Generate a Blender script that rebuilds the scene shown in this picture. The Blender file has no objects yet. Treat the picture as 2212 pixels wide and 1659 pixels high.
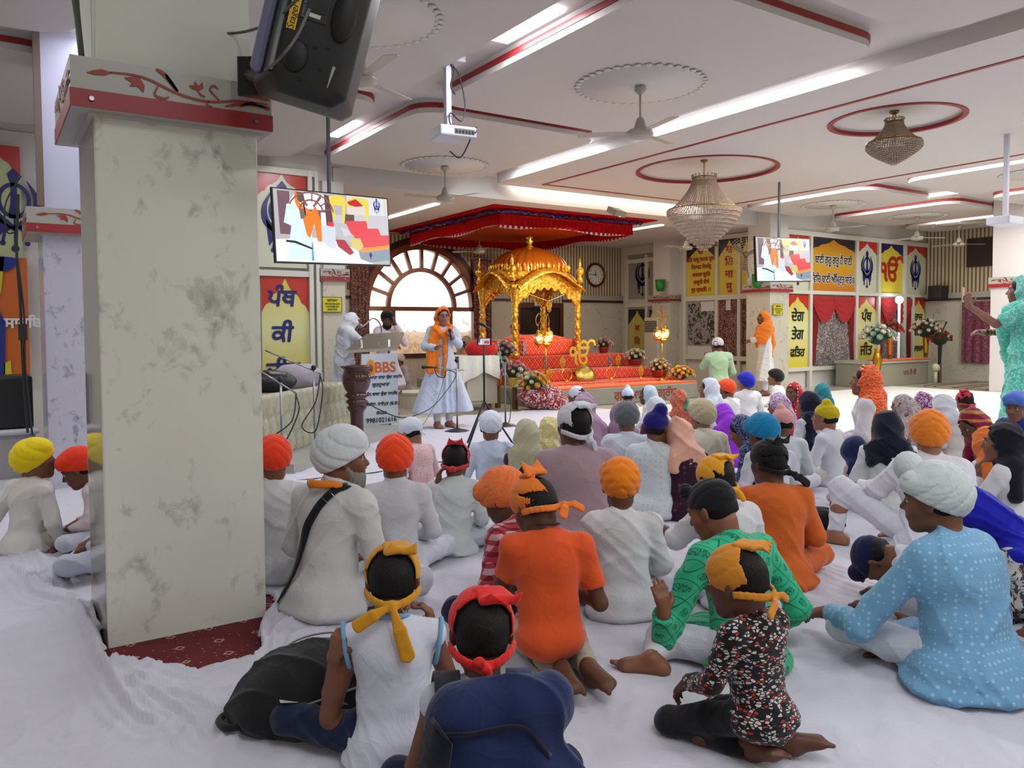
import bpy, bmesh, math, random, time
import numpy as np
import openvdb
from mathutils import Vector, Matrix, Euler
T0 = time.time()
random.seed(7)
SC = bpy.context.scene
COL = SC.collection
PI = math.pi
R_ = math.radians

# ---------------------------------------------------------------- camera (2212 x 1659 photograph)
CA, CP, CR, CF, CX, CY, CH = R_(33.8), R_(2.3), R_(0.4), 1700.0, 1106.0, 780.0, 1.3
cF = np.array([math.sin(CA)*math.cos(CP), math.cos(CA)*math.cos(CP), -math.sin(CP)])
_r0 = np.array([math.cos(CA), -math.sin(CA), 0.0]); _u0 = np.cross(_r0, cF)
cR = _r0*math.cos(CR)-_u0*math.sin(CR); cU = _u0*math.cos(CR)+_r0*math.sin(CR)
CC = np.array([0, 0, CH])
cam_d = bpy.data.cameras.new('camera'); cam = bpy.data.objects.new('camera', cam_d); COL.objects.link(cam)
cam.matrix_world = Matrix(((cR[0], cU[0], -cF[0], 0), (cR[1], cU[1], -cF[1], 0), (cR[2], cU[2], -cF[2], CH), (0, 0, 0, 1)))
cam_d.sensor_width = 36; cam_d.lens = CF/2212*36
cam_d.shift_x = 0; cam_d.shift_y = -(829.5-CY)/2212
cam_d.clip_start = .05; cam_d.clip_end = 200
SC.camera = cam
def ray(x, y): return cF+cR*(x-CX)/CF-cU*(y-CY)/CF
def at(axis, val, x, y):
    r = ray(x, y); return Vector(CC+r*((val-CC[axis])/r[axis]))
def pz(x, y, z=0.): return at(2, z, x, y)
def py(x, y, Y): return at(1, Y, x, y)
def pxx(x, y, X): return at(0, X, x, y)
def pd(x, y, d): return Vector(CC+ray(x, y)*d)

# ---------------------------------------------------------------- materials
MC = {}
def lin(c):
    if isinstance(c, str):
        c = c.lstrip('#'); c = [int(c[i:i+2], 16)/255 for i in (0, 2, 4)]
        c = [v/12.92 if v <= .04045 else ((v+.055)/1.055)**2.4 for v in c]
    return (c[0], c[1], c[2], 1)
class NT:
    def __init__(s, name):
        s.m = bpy.data.materials.new(name); s.m.use_nodes = True; s.t = s.m.node_tree; s.t.nodes.clear()
        s.o = s.n('ShaderNodeOutputMaterial'); s.b = s.n('ShaderNodeBsdfPrincipled'); s.l(s.b.outputs[0], s.o.inputs[0])
    def n(s, ty, **kw):
        a = s.t.nodes.new(ty)
        for k, v in kw.items(): setattr(a, k, v)
        return a
    def l(s, a, b): s.t.links.new(a, b)
    def s(s, k, v): s.b.inputs[k].default_value = v
    def co(s, kind='Object', scale=(1, 1, 1), rot=(0, 0, 0)):
        tc = s.n('ShaderNodeTexCoord'); mp = s.n('ShaderNodeMapping')
        mp.inputs['Scale'].default_value = scale; mp.inputs['Rotation'].default_value = rot
        s.l(tc.outputs[kind], mp.inputs[0]); return mp.outputs[0]
    def noise(s, vec, scale, detail=3, dist=0, rough=.5):
        a = s.n('ShaderNodeTexNoise'); a.inputs['Scale'].default_value = scale; a.inputs['Detail'].default_value = detail
        a.inputs['Distortion'].default_value = dist; a.inputs['Roughness'].default_value = rough
        s.l(vec, a.inputs['Vector']); return a.outputs['Fac']
    def ramp(s, fac, stops, interp='LINEAR'):
        r = s.n('ShaderNodeValToRGB'); r.color_ramp.interpolation = interp
        e = r.color_ramp.elements
        while len(e) < len(stops): e.new(.5)
        for i, (p, c) in enumerate(stops): e[i].position = p; e[i].color = lin(c)
        s.l(fac, r.inputs[0]); return r.outputs[0]
    def mix(s, fac, a, b, mode='MIX'):
        m = s.n('ShaderNodeMix', data_type='RGBA', blend_type=mode)
        for v, i in ((fac, 0), (a, 6), (b, 7)):
            if isinstance(v, (int, float)) and i == 0: m.inputs[0].default_value = v
            elif isinstance(v, (str, tuple, list)): m.inputs[i].default_value = lin(v)
            else: s.l(v, m.inputs[i])
        return m.outputs[2]
    def math(s, op, a, b=0., c=0.):
        m = s.n('ShaderNodeMath', operation=op)
        for i, v in enumerate((a, b, c)):
            if isinstance(v, (int, float)): m.inputs[i].default_value = v
            else: s.l(v, m.inputs[i])
        return m.outputs[0]
    def sep(s, vec):
        a = s.n('ShaderNodeSeparateXYZ'); s.l(vec, a.inputs[0]); return a.outputs
    def bump(s, h, strength=.3, dist=.01):
        b = s.n('ShaderNodeBump'); b.inputs['Strength'].default_value = strength; b.inputs['Distance'].default_value = dist
        s.l(h, b.inputs['Height']); s.l(b.outputs[0], s.b.inputs['Normal'])
def mat(name, col, rough=.6, metal=0., spec=.5, emis=None, es=1., trans=0., alpha=1., bump=None, var=0.):
    key = (name,)
    if key in MC: return MC[key]
    t = NT(name); c = lin(col); t.s('Base Color', c); t.s('Roughness', rough); t.s('Metallic', metal); t.s('Specular IOR Level', spec)
    if emis: t.s('Emission Color', lin(emis)); t.s('Emission Strength', es)
    if trans: t.s('Transmission Weight', trans)
    if alpha < 1: t.s('Alpha', alpha)
    v = t.co()
    if var: t.l(t.mix(t.noise(v, 6, 3), tuple(x*(1-var) for x in c[:3]), tuple(min(1, x*(1+var)) for x in c[:3])), t.b.inputs['Base Color'])
    if bump: t.bump(t.noise(v, bump[0], 3), bump[1], bump[2] if len(bump) > 2 else .01)
    MC[key] = t.m; return t.m
def cloth(col, pat=None, c2=None, sc=1., rough=.85, c3=None, sheen=.15):
    """woven cloth; pat: None, 'check', 'dots', 'floral', 'stripe', 'lattice', 'print', 'paisley', 'quilt'"""
    key = ('cloth', col, pat, c2, sc, c3, sheen)
    if key in MC: return MC[key]
    t = NT('cloth_'+(pat or 'plain')); t.s('Roughness', rough); t.s('Specular IOR Level', .25 if sheen else .02); t.s('Sheen Weight', sheen)
    v = t.co(); base = lin(col)
    n = t.noise(v, 7, 4, .5)
    c = t.mix(n, tuple(x*.93 for x in base[:3]), tuple(min(1, x*1.05) for x in base[:3]))
    if pat in ('check',):
        s = t.sep(t.co(scale=(sc, sc, sc), rot=(0, .1, 0)))
        def band(a, w, f): return t.math('LESS_THAN', t.math('FRACT', t.math('MULTIPLY', a, f)), w)
        h = band(s[2], .45, 22); w = band(t.math('ADD', s[0], s[1]), .45, 22)
        c = t.mix(h, c, t.mix(.55, c2, c2)); c = t.mix(t.math('MULTIPLY', w, .75), c, c2)
        c = t.mix(t.math('MULTIPLY', h, w), c, c3 or '#2a2430')
        c = t.mix(t.math('MULTIPLY', t.math('MULTIPLY', t.math('SUBTRACT', 1., h), t.math('SUBTRACT', 1., w)), .9), c, '#cfc6c8' if c3 is None else '#c8a8ac')
    if pat == 'dots':
        vo = t.n('ShaderNodeTexVoronoi', feature='F1'); vo.inputs['Scale'].default_value = 55*sc; vo.inputs['Randomness'].default_value = .15
        t.l(v, vo.inputs['Vector']); c = t.mix(t.math('LESS_THAN', vo.outputs['Distance'], .28), c, c2)
    if pat == 'floral':
        vo = t.n('ShaderNodeTexVoronoi', feature='SMOOTH_F1'); vo.inputs['Scale'].default_value = 45*sc
        t.l(v, vo.inputs['Vector']); m = t.math('GREATER_THAN', t.noise(v, 60*sc, 2, 2.), .54)
        c = t.mix(m, c, c2)
        if c3: c = t.mix(t.math('LESS_THAN', vo.outputs['Distance'], .22), c, c3)
    if pat == 'paisley':
        w = t.n('ShaderNodeTexWave', wave_type='RINGS'); w.inputs['Scale'].default_value = 22*sc; w.inputs['Distortion'].default_value = 9; w.inputs['Detail Scale'].default_value = 2.5
        t.l(v, w.inputs['Vector']); c = t.mix(t.math('GREATER_THAN', w.outputs['Fac'], .72), c, c2)
    if pat == 'stripe':
        w = t.n('ShaderNodeTexWave', bands_direction='Z'); w.inputs['Scale'].default_value = 28*sc; w.inputs['Distortion'].default_value = 1.2
        t.l(v, w.inputs['Vector']); c = t.mix(t.math('GREATER_THAN', w.outputs['Fac'], .7), c, c2)
    if pat == 'lattice':   # block printed diamonds with a rosette in each
        s = t.sep(t.co(scale=(sc, sc, sc)))
        a = t.math('ADD', s[0], t.math('MULTIPLY', s[1], .6)); 
        u = t.math('FRACT', t.math('MULTIPLY', t.math('ADD', a, s[2]), 11.)); w = t.math('FRACT', t.math('MULTIPLY', t.math('SUBTRACT', a, s[2]), 11.))
        du = t.math('ABSOLUTE', t.math('SUBTRACT', u, .5)); dw = t.math('ABSOLUTE', t.math('SUBTRACT', w, .5))
        line = t.math('GREATER_THAN', t.math('MAXIMUM', du, dw), .475)
        r = t.math('SQRT', t.math('ADD', t.math('MULTIPLY', du, du), t.math('MULTIPLY', dw, dw)))
        ros = t.math('MULTIPLY', t.math('LESS_THAN', r, .26), t.math('GREATER_THAN', t.noise(v, 190, 1), .47))
        c = t.mix(t.math('MULTIPLY', t.math('MAXIMUM', line, ros), .8), c, c2)
    if pat == 'print':
        vo = t.n('ShaderNodeTexVoronoi', feature='DISTANCE_TO_EDGE'); vo.inputs['Scale'].default_value = 60*sc
        v2 = t.co(scale=(1, 1, 1.9)); t.l(v2, vo.inputs['Vector'])
        vc = t.n('ShaderNodeTexVoronoi'); vc.inputs['Scale'].default_value = 60*sc; t.l(v2, vc.inputs['Vector'])
        cc = t.sep(vc.outputs['Color'])
        pc = t.mix(t.math('GREATER_THAN', cc[0], .72), c2, c3)
        on = t.math('MULTIPLY', t.math('GREATER_THAN', vo.outputs['Distance'], .13), t.math('GREATER_THAN', cc[1], .38))
        c = t.mix(on, c, pc)
    if pat == 'quilt':     # red brocade with pale crossing lines
        s = t.sep(t.co(scale=(sc, sc, sc)))
        a = t.math('ADD', s[0], t.math('MULTIPLY', s[1], .5)); z = t.math('MULTIPLY', t.math('SUBTRACT', s[2], t.math('MULTIPLY', s[1], .7)), .85)
        u = t.math('FRACT', t.math('MULTIPLY', t.math('ADD', a, z), 8.)); w = t.math('FRACT', t.math('MULTIPLY', t.math('SUBTRACT', a, z), 8.))
        du = t.math('ABSOLUTE', t.math('SUBTRACT', u, .5)); dw = t.math('ABSOLUTE', t.math('SUBTRACT', w, .5))
        line = t.math('GREATER_THAN', t.math('MAXIMUM', du, dw), .44)
        r = t.math('SQRT', t.math('ADD', t.math('MULTIPLY', du, du), t.math('MULTIPLY', dw, dw)))
        ring = t.math('LESS_THAN', t.math('ABSOLUTE', t.math('SUBTRACT', r, .16)), .06)
        c = t.mix(t.math('MULTIPLY', line, .8), c, c2); c = t.mix(t.math('MULTIPLY', ring, .6), c, c3 or c2)
    t.l(c, t.b.inputs['Base Color'])
    cr = t.math('MINIMUM', t.math('MULTIPLY', t.math('ABSOLUTE', t.math('SUBTRACT', t.noise(v, 5.5, 2, 1.6), .5)), 16.), 1.)
    h = t.math('ADD', t.math('ADD', t.math('MULTIPLY', t.noise(v, 420, 2), .5), t.math('MULTIPLY', t.noise(v, 20, 2, .6), 2.2)), t.math('MULTIPLY', cr, -.8))
    t.bump(h, .25, .006)
    MC[key] = t.m; return t.m
def skin(col):
    key = ('skin', col)
    if key in MC: return MC[key]
    t = NT('skin'); v = t.co(); b = lin(col)
    t.l(t.mix(t.noise(v, 22, 4), tuple(x*.86 for x in b[:3]), tuple(min(1, x*1.1) for x in b[:3])), t.b.inputs['Base Color'])
    t.s('Roughness', .52); t.s('Specular IOR Level', .4); t.s('Subsurface Weight', .0)
    t.bump(t.noise(v, 160, 3), .12, .003); MC[key] = t.m; return t.m
def hairm(col='#0b0908'):
    key = ('hair', col)
    if key in MC: return MC[key]
    t = NT('hair'); v = t.co(scale=(1, 1, .25)); t.s('Base Color', lin(col)); t.s('Roughness', .6); t.s('Specular IOR Level', .25)
    t.bump(t.noise(v, 260, 3, .3), .7, .006); MC[key] = t.m; return t.m
def marble(name, base, dark, amt=.5, scale=1., rough=.18, c3=None):
    if (name,) in MC: return MC[(name,)]
    t = NT(name); v = t.co(scale=(scale, scale, scale*.75), rot=(.3, .5, .2))
    n1 = t.noise(v, 2.6, 6, .9, .6); n2 = t.noise(v, 9, 6, .5, .62)
    m = t.math('MULTIPLY', n1, n2)
    f = t.ramp(m, [(.0, (0, 0, 0)), (.285, (0, 0, 0)), (.33, (amt*.35, amt*.35, amt*.35)), (.44, (amt, amt, amt))])
    c = t.mix(t.noise(v, 1.5, 3), base, c3 or base); c = t.mix(f, c, dark)
    t.l(c, t.b.inputs['Base Color']); t.s('Roughness', rough); t.s('Specular IOR Level', .5)
    t.bump(t.noise(v, 2.5, 2), .03, .02); MC[(name,)] = t.m; return t.m

# ---------------------------------------------------------------- mesh helpers
def link(o, parent=None):
    COL.objects.link(o)
    if parent is not None: o.parent = parent
    return o
def tag(o, label=None, cat=None, group=None, kind=None):
    if label: o['label'] = label
    if cat: o['category'] = cat
    if group: o['group'] = group
    if kind: o['kind'] = kind
    return o
def empty(name, loc=(0, 0, 0), rz=0., label=None, cat=None, group=None, kind=None):
    o = bpy.data.objects.new(name, None); o.location = loc; o.rotation_euler = (0, 0, rz); o.empty_display_size = .1
    link(o); return tag(o, label, cat, group, kind)
def mesh(name, v, f, m, parent=None, smooth=False, mi=None, loc=None, rot=None):
    me = bpy.data.meshes.new(name); me.from_pydata([tuple(a) for a in v], [], f)
    for x in (m if isinstance(m, (list, tuple)) else [m]): me.materials.append(x)
    if mi is not None: me.polygons.foreach_set('material_index', mi)
    if smooth: me.polygons.foreach_set('use_smooth', [True]*len(me.polygons))
    me.update(); o = bpy.data.objects.new(name, me); link(o, parent)
    if loc is not None: o.location = loc
    if rot is not None: o.rotation_euler = rot
    return o
class MB:
    def __init__(s): s.v = []; s.f = []; s.mi = []; s.cur = 0
    def add(s, v, f):
        b = len(s.v); s.v += [tuple(x) for x in v]; s.f += [tuple(i+b for i in q) for q in f]; s.mi += [s.cur]*len(f); return s
    def m(s, i): s.cur = i; return s
    def box(s, a, b, M=None, bev=0.):
        x0, y0, z0 = a; x1, y1, z1 = b
        if bev > 0:
            bm = bmesh.new(); bmesh.ops.create_cube(bm, size=1)
            for v in bm.verts: v.co = Vector(((x0+x1)/2+v.co.x*(x1-x0), (y0+y1)/2+v.co.y*(y1-y0), (z0+z1)/2+v.co.z*(z1-z0)))
            bmesh.ops.bevel(bm, geom=bm.edges[:], offset=bev, segments=2, profile=.5, affect='EDGES')
            vs = [v.co.copy() for v in bm.verts]; bm.verts.index_update(); fs = [[v.index for v in f.verts] for f in bm.faces]; bm.free()
        else:
            vs = [Vector(p) for p in ((x0, y0, z0), (x1, y0, z0), (x1, y1, z0), (x0, y1, z0), (x0, y0, z1), (x1, y0, z1), (x1, y1, z1), (x0, y1, z1))]
            fs = [(0, 3, 2, 1), (4, 5, 6, 7), (0, 1, 5, 4), (1, 2, 6, 5), (2, 3, 7, 6), (3, 0, 4, 7)]
        if M is not None: vs = [M @ v for v in vs]
        return s.add(vs, fs)
    def cyl(s, p, q, r, r2=None, n=16, caps=True):
        p, q = Vector(p), Vector(q); d = (q-p).normalized(); a = d.orthogonal().normalized(); b = d.cross(a); r2 = r if r2 is None else r2
        vs = [p+(a*math.cos(2*PI*i/n)+b*math.sin(2*PI*i/n))*r for i in range(n)]+[q+(a*math.cos(2*PI*i/n)+b*math.sin(2*PI*i/n))*r2 for i in range(n)]
        fs = [(i, (i+1) % n, n+(i+1) % n, n+i) for i in range(n)]
        if caps: fs += [tuple(range(n))[::-1], tuple(range(n, 2*n))]
        return s.add(vs, fs)
    def tube(s, pts, r, n=8, closed=False):
        pts = [Vector(p) for p in pts]; N = len(pts); vs = []; rr = r if isinstance(r, (list, tuple)) else [r]*N
        up = None
        for i, p in enumerate(pts):
            d = (pts[min(i+1, N-1)]-pts[max(i-1, 0)]) if not closed else (pts[(i+1) % N]-pts[i-1])
            d.normalize()
            a = d.orthogonal().normalized() if up is None else (up-d*up.dot(d)).normalized()
            up = a; b = d.cross(a)
            vs += [p+(a*math.cos(2*PI*k/n)+b*math.sin(2*PI*k/n))*rr[i] for k in range(n)]
        fs = []
        for i in range(N if closed else N-1):
            j = (i+1) % N
            fs += [(i*n+k, i*n+(k+1) % n, j*n+(k+1) % n, j*n+k) for k in range(n)]
        if not closed: fs += [tuple(range(n))[::-1], tuple(range((N-1)*n, N*n))]
        return s.add(vs, fs)
    def lathe(s, prof, c=(0, 0, 0), n=24, flute=None):
        c = Vector(c); vs = []; P = len(prof)
        for (r, z) in prof:
            for k in range(n):
                a = 2*PI*k/n; q = r*(flute(a, z) if flute else 1)
                vs.append(c+Vector((q*math.cos(a), q*math.sin(a), z)))
        fs = [(i*n+k, i*n+(k+1) % n, (i+1)*n+(k+1) % n, (i+1)*n+k) for i in range(P-1) for k in range(n)]
        if prof[0][0] > 1e-5: fs.append(tuple(range(n))[::-1])
        if prof[-1][0] > 1e-5: fs.append(tuple(range((P-1)*n, P*n)))
        return s.add(vs, fs)
    def sph(s, c, r, n=12, m=8):
        r = (r, r, r) if isinstance(r, (int, float)) else r; c = Vector(c); vs = []
        for i in range(m+1):
            t = PI*i/m
            for k in range(n):
                a = 2*PI*k/n; vs.append(c+Vector((r[0]*math.sin(t)*math.cos(a), r[1]*math.sin(t)*math.sin(a), r[2]*math.cos(t))))
        return s.add(vs, [(i*n+k, (i+1)*n+k, (i+1)*n+(k+1) % n, i*n+(k+1) % n) for i in range(m) for k in range(n)])
    def poly(s, pts, th, O, U, V):
        """flat outline in the plane O + x*U + y*V with thickness th along U x V"""
        O, U, V = Vector(O), Vector(U), Vector(V); W = U.cross(V).normalized(); n = len(pts)
        base = [O+U*x+V*y for x, y in pts]
        from mathutils.geometry import tessellate_polygon
        tri = tessellate_polygon([base])
        top = [p+W*th for p in base]; fs = []
        nb = n
        for t in tri:
            a, b, c = [base[i] for i in t]
            if (b-a).cross(c-a).dot(W) < 0: t = (t[0], t[2], t[1])
            fs.append((nb+t[0], nb+t[1], nb+t[2])); fs.append((t[0], t[2], t[1]))
        area = sum(pts[i][0]*pts[(i+1) % n][1]-pts[(i+1) % n][0]*pts[i][1] for i in range(n))
        for i in range(n):
            j = (i+1) % n; fs.append((i, j, nb+j, nb+i) if area > 0 else (j, i, nb+i, nb+j))
        return s.add(base+top, fs)
    def ribbon(s, pts, w, th, O, U, V):
        """flat stroke along 2-D points with widths w"""
        N = len(pts); ws = w if isinstance(w, (list, tuple)) else [w]*N; L, Rr = [], []
        for i in range(N):
            a = pts[max(i-1, 0)]; b = pts[min(i+1, N-1)]; dx, dy = b[0]-a[0], b[1]-a[1]; l = math.hypot(dx, dy) or 1
            L.append((pts[i][0]-dy/l*ws[i]/2, pts[i][1]+dx/l*ws[i]/2)); Rr.append((pts[i][0]+dy/l*ws[i]/2, pts[i][1]-dx/l*ws[i]/2))
        O, U, V = Vector(O), Vector(U), Vector(V); W = U.cross(V).normalized(); vs = []
        for i in range(N):
            for q in (L[i], Rr[i]):
                p = O+U*q[0]+V*q[1]; vs += [p, p+W*th]
        fs = []
        for i in range(N-1):
            a = i*4; b = a+4
            fs += [(a+1, a+3, b+3, b+1), (a, b, b+2, a+2), (a, a+1, b+1, b), (a+2, b+2, b+3, a+3)]
        fs += [(0, 2, 3, 1), (N*4-4, N*4-3, N*4-1, N*4-2)]
        return s.add(vs, fs)
    def build(s, name, m, parent=None, smooth=False, loc=None, rot=None, auto=False):
        o = mesh(name, s.v, s.f, m, parent, smooth, s.mi if isinstance(m, (list, tuple)) else None, loc, rot)
        if auto: o.data.set_sharp_from_angle(angle=R_(38)) if hasattr(o.data, 'set_sharp_from_angle') else None
        return o
def arc(c, r, a0, a1, n=12): return [(c[0]+r*math.cos(R_(a0+(a1-a0)*i/n)), c[1]+r*math.sin(R_(a0+(a1-a0)*i/n))) for i in range(n+1)]
def bez(pts, n=14):
    """smooth curve through 2-D/3-D points (Catmull-Rom)"""
    P = [np.array(p, float) for p in pts]; P = [2*P[0]-P[1]]+P+[2*P[-1]-P[-2]]; out = []
    for i in range(1, len(P)-2):
        for k in range(n):
            t = k/n; a, b, c, d = P[i-1], P[i], P[i+1], P[i+2]
            out.append(tuple(.5*((2*b)+(-a+c)*t+(2*a-5*b+4*c-d)*t*t+(-a+3*b-3*c+d)*t**3)))
    out.append(tuple(P[-2])); return out
def text(name, body, size, m, parent, O, U, V, ext=.002, align='CENTER', spacing=1., yscale=1., bold=0.):
    cu = bpy.data.curves.new(name, 'FONT'); cu.body = body; cu.size = size; cu.align_x = align; cu.align_y = 'CENTER'; cu.extrude = ext; cu.space_line = spacing
    cu.resolution_u = 3; cu.offset = bold
    o = bpy.data.objects.new(name, cu); COL.objects.link(o)
    bpy.context.view_layer.update()
    me = bpy.data.meshes.new_from_object(o.evaluated_get(bpy.context.evaluated_depsgraph_get())); bpy.data.objects.remove(o)
    me.materials.clear(); me.materials.append(m)
    U, V = Vector(U).normalized(), Vector(V).normalized()*yscale; W = U.cross(V).normalized()
    M = Matrix(((U.x, V.x, W.x, O[0]), (U.y, V.y, W.y, O[1]), (U.z, V.z, W.z, O[2]), (0, 0, 0, 1))); me.transform(M)
    o = bpy.data.objects.new(name, me); link(o, parent); return o
def copy_tree(o, parent=None):
    c = o.copy(); COL.objects.link(c)
    if parent is not None: c.parent = parent
    for ch in list(o.children): copy_tree(ch, c)
    return c

# ---------------------------------------------------------------- signed-distance modelling
class Sdf:
    def __init__(s): s.p = []
    def rc(s, a, b, r1, r2=None, k=.02, op=0, cut=None): s.p.append(('rc', np.array(a, float), np.array(b, float), r1, r1 if r2 is None else r2, k, op, cut)); return s
    def chain(s, pts, rs, k=.02, op=0):
        for i in range(len(pts)-1): s.rc(pts[i], pts[i+1], rs[i], rs[i+1], k, op)
        return s
    def el(s, c, r, M=None, k=.02, op=0, fn=None): s.p.append(('el', np.array(c, float), np.array(r, float) if not isinstance(r, (int, float)) else np.array([r]*3, float), M, fn, k, op, None)); return s
    def bounds(s):
        lo, hi = np.array([9e9]*3), np.array([-9e9]*3)
        for p in s.p:
            if p[6] != 0: continue
            if p[0] == 'rc':
                r = max(p[3], p[4]); a = np.minimum(p[1], p[2])-r; b = np.maximum(p[1], p[2])+r
            else:
                r = p[2].max() if p[3] is not None else p[2]; a = p[1]-r; b = p[1]+r
            lo = np.minimum(lo, a); hi = np.maximum(hi, b)
        return lo, hi
    def field(s, vox, post=None, zmin=None, pad=.03):
        lo, hi = s.bounds(); lo = lo-pad; hi = hi+pad
        if zmin is not None: lo[2] = max(lo[2], zmin-3*vox)
        n = np.ceil((hi-lo)/vox).astype(int)+1
        F = np.full(n, .08, np.float32)
        ax = [lo[i]+np.arange(n[i], dtype=np.float32)*vox for i in range(3)]
        for p in s.p:
            k = p[5]; mg = .085 if p[6] else k+.03
            if p[0] == 'rc':
                r = max(p[3], p[4])+mg; a = np.minimum(p[1], p[2])-r; b = np.maximum(p[1], p[2])+r
            else:
                r = (p[2].max() if p[3] is not None else p[2])+mg; a = p[1]-r; b = p[1]+r
            i0 = np.clip(np.floor((a-lo)/vox).astype(int), 0, n); i1 = np.clip(np.ceil((b-lo)/vox).astype(int)+1, 0, n)
            if np.any(i1 <= i0): continue
            sl = tuple(slice(i0[i], i1[i]) for i in range(3))
            X = ax[0][sl[0]][:, None, None]; Y = ax[1][sl[1]][None, :, None]; Z = ax[2][sl[2]][None, None, :]
            if p[0] == 'rc':
                A, B = p[1], p[2]; ba = B-A; bb = float(ba@ba) or 1e-9
                t = ((X-A[0])*ba[0]+(Y-A[1])*ba[1]+(Z-A[2])*ba[2])/bb
                tc = np.clip(t, 0, 1)
                d = np.sqrt((X-A[0]-tc*ba[0])**2+(Y-A[1]-tc*ba[1])**2+(Z-A[2]-tc*ba[2])**2)-(p[3]+tc*(p[4]-p[3]))
                if p[7] is not None: d = np.maximum(d, (t-p[7])*math.sqrt(bb))
            else:
                c, r, M = p[1], p[2], p[3]; x, y, z = X-c[0], Y-c[1], Z-c[2]
                if M is not None: x, y, z = (x*M[0, 0]+y*M[1, 0]+z*M[2, 0], x*M[0, 1]+y*M[1, 1]+z*M[2, 1], x*M[0, 2]+y*M[1, 2]+z*M[2, 2])
                k0 = np.sqrt((x/r[0])**2+(y/r[1])**2+(z/r[2])**2); k1 = np.sqrt((x/r[0]**2)**2+(y/r[1]**2)**2+(z/r[2]**2)**2)+1e-9
                d = k0*(k0-1)/k1
                if p[4] is not None: d = d+p[4](x, y, z)
            a = F[sl]; d = d.astype(np.float32)
            if p[6] == 0:
                h = np.maximum(k-np.abs(a-d), 0)/k; F[sl] = np.minimum(a, d)-h*h*k*.25
            else:
                d = -d; h = np.maximum(k-np.abs(a-d), 0)/k; F[sl] = np.maximum(a, d)+h*h*k*.25
        if post is not None: F = post(F, ax[0][:, None, None], ax[1][None, :, None], ax[2][None, None, :]).astype(np.float32)
        if zmin is not None: F = np.maximum(F, zmin-ax[2][None, None, :]).astype(np.float32)
        return F, lo
    def mesh(s, name, vox, m, parent=None, post=None, zmin=None, pad=.03, adapt=0.):
        F, lo = s.field(vox, post, zmin, pad)
        F[0] = F[-1] = .08; F[:, 0] = F[:, -1] = .08; F[:, :, 0] = F[:, :, -1] = .08
        g = openvdb.FloatGrid(.08); g.copyFromArray(np.ascontiguousarray(F))
        v, q = g.convertToQuads(0.); 
        if len(v) == 0: return None
        v = v*vox+lo.astype(np.float32)
        me = bpy.data.meshes.new(name); me.vertices.add(len(v)); me.vertices.foreach_set('co', v.astype(np.float32).ravel())
        nq = len(q); me.loops.add(nq*4); me.polygons.add(nq)
        me.loops.foreach_set('vertex_index', q.astype(np.int32)[:, ::-1].ravel() if FLIP else q.astype(np.int32).ravel())
        me.polygons.foreach_set('loop_start', np.arange(0, nq*4, 4, dtype=np.int32))
        me.polygons.foreach_set('use_smooth', np.ones(nq, bool))
        me.update(calc_edges=True)
        me.materials.append(m); o = bpy.data.objects.new(name, me); link(o, parent); return o
FLIP = False
def rotM(rx, ry, rz): return np.array(Euler((rx, ry, rz), 'XYZ').to_matrix())
def folds(seed, amp, f=1.):
    rs = np.random.RandomState(seed); a = rs.rand(8)*6.28
    def fn(F, x, y, z):
        w1 = np.sin(5*f*z+4*f*x+a[0])+np.sin(6*f*y-3*f*z+a[1]); w2 = np.sin(4*f*z-5*f*x+a[5])+np.sin(5*f*y+4*f*x+a[6])
        r = lambda t: (1-np.abs(np.sin(t)))**3
        n = r(8*f*z+6.5*f*x+2.1*w1+a[2])+.9*r(10*f*z-7*f*x+6*f*y+2.3*w2+a[3])+.5*r(17*f*z+9*f*(x-y)+2.2*w1+a[4])
        return F-amp*1.35*(n-.45)+amp*.35*np.sin(24*f*x+15*f*z+2*w2+a[7])
    return fn
FLIP = False
def rotM(rx, ry, rz): return np.array(Euler((rx, ry, rz), 'XYZ').to_matrix())
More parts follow.
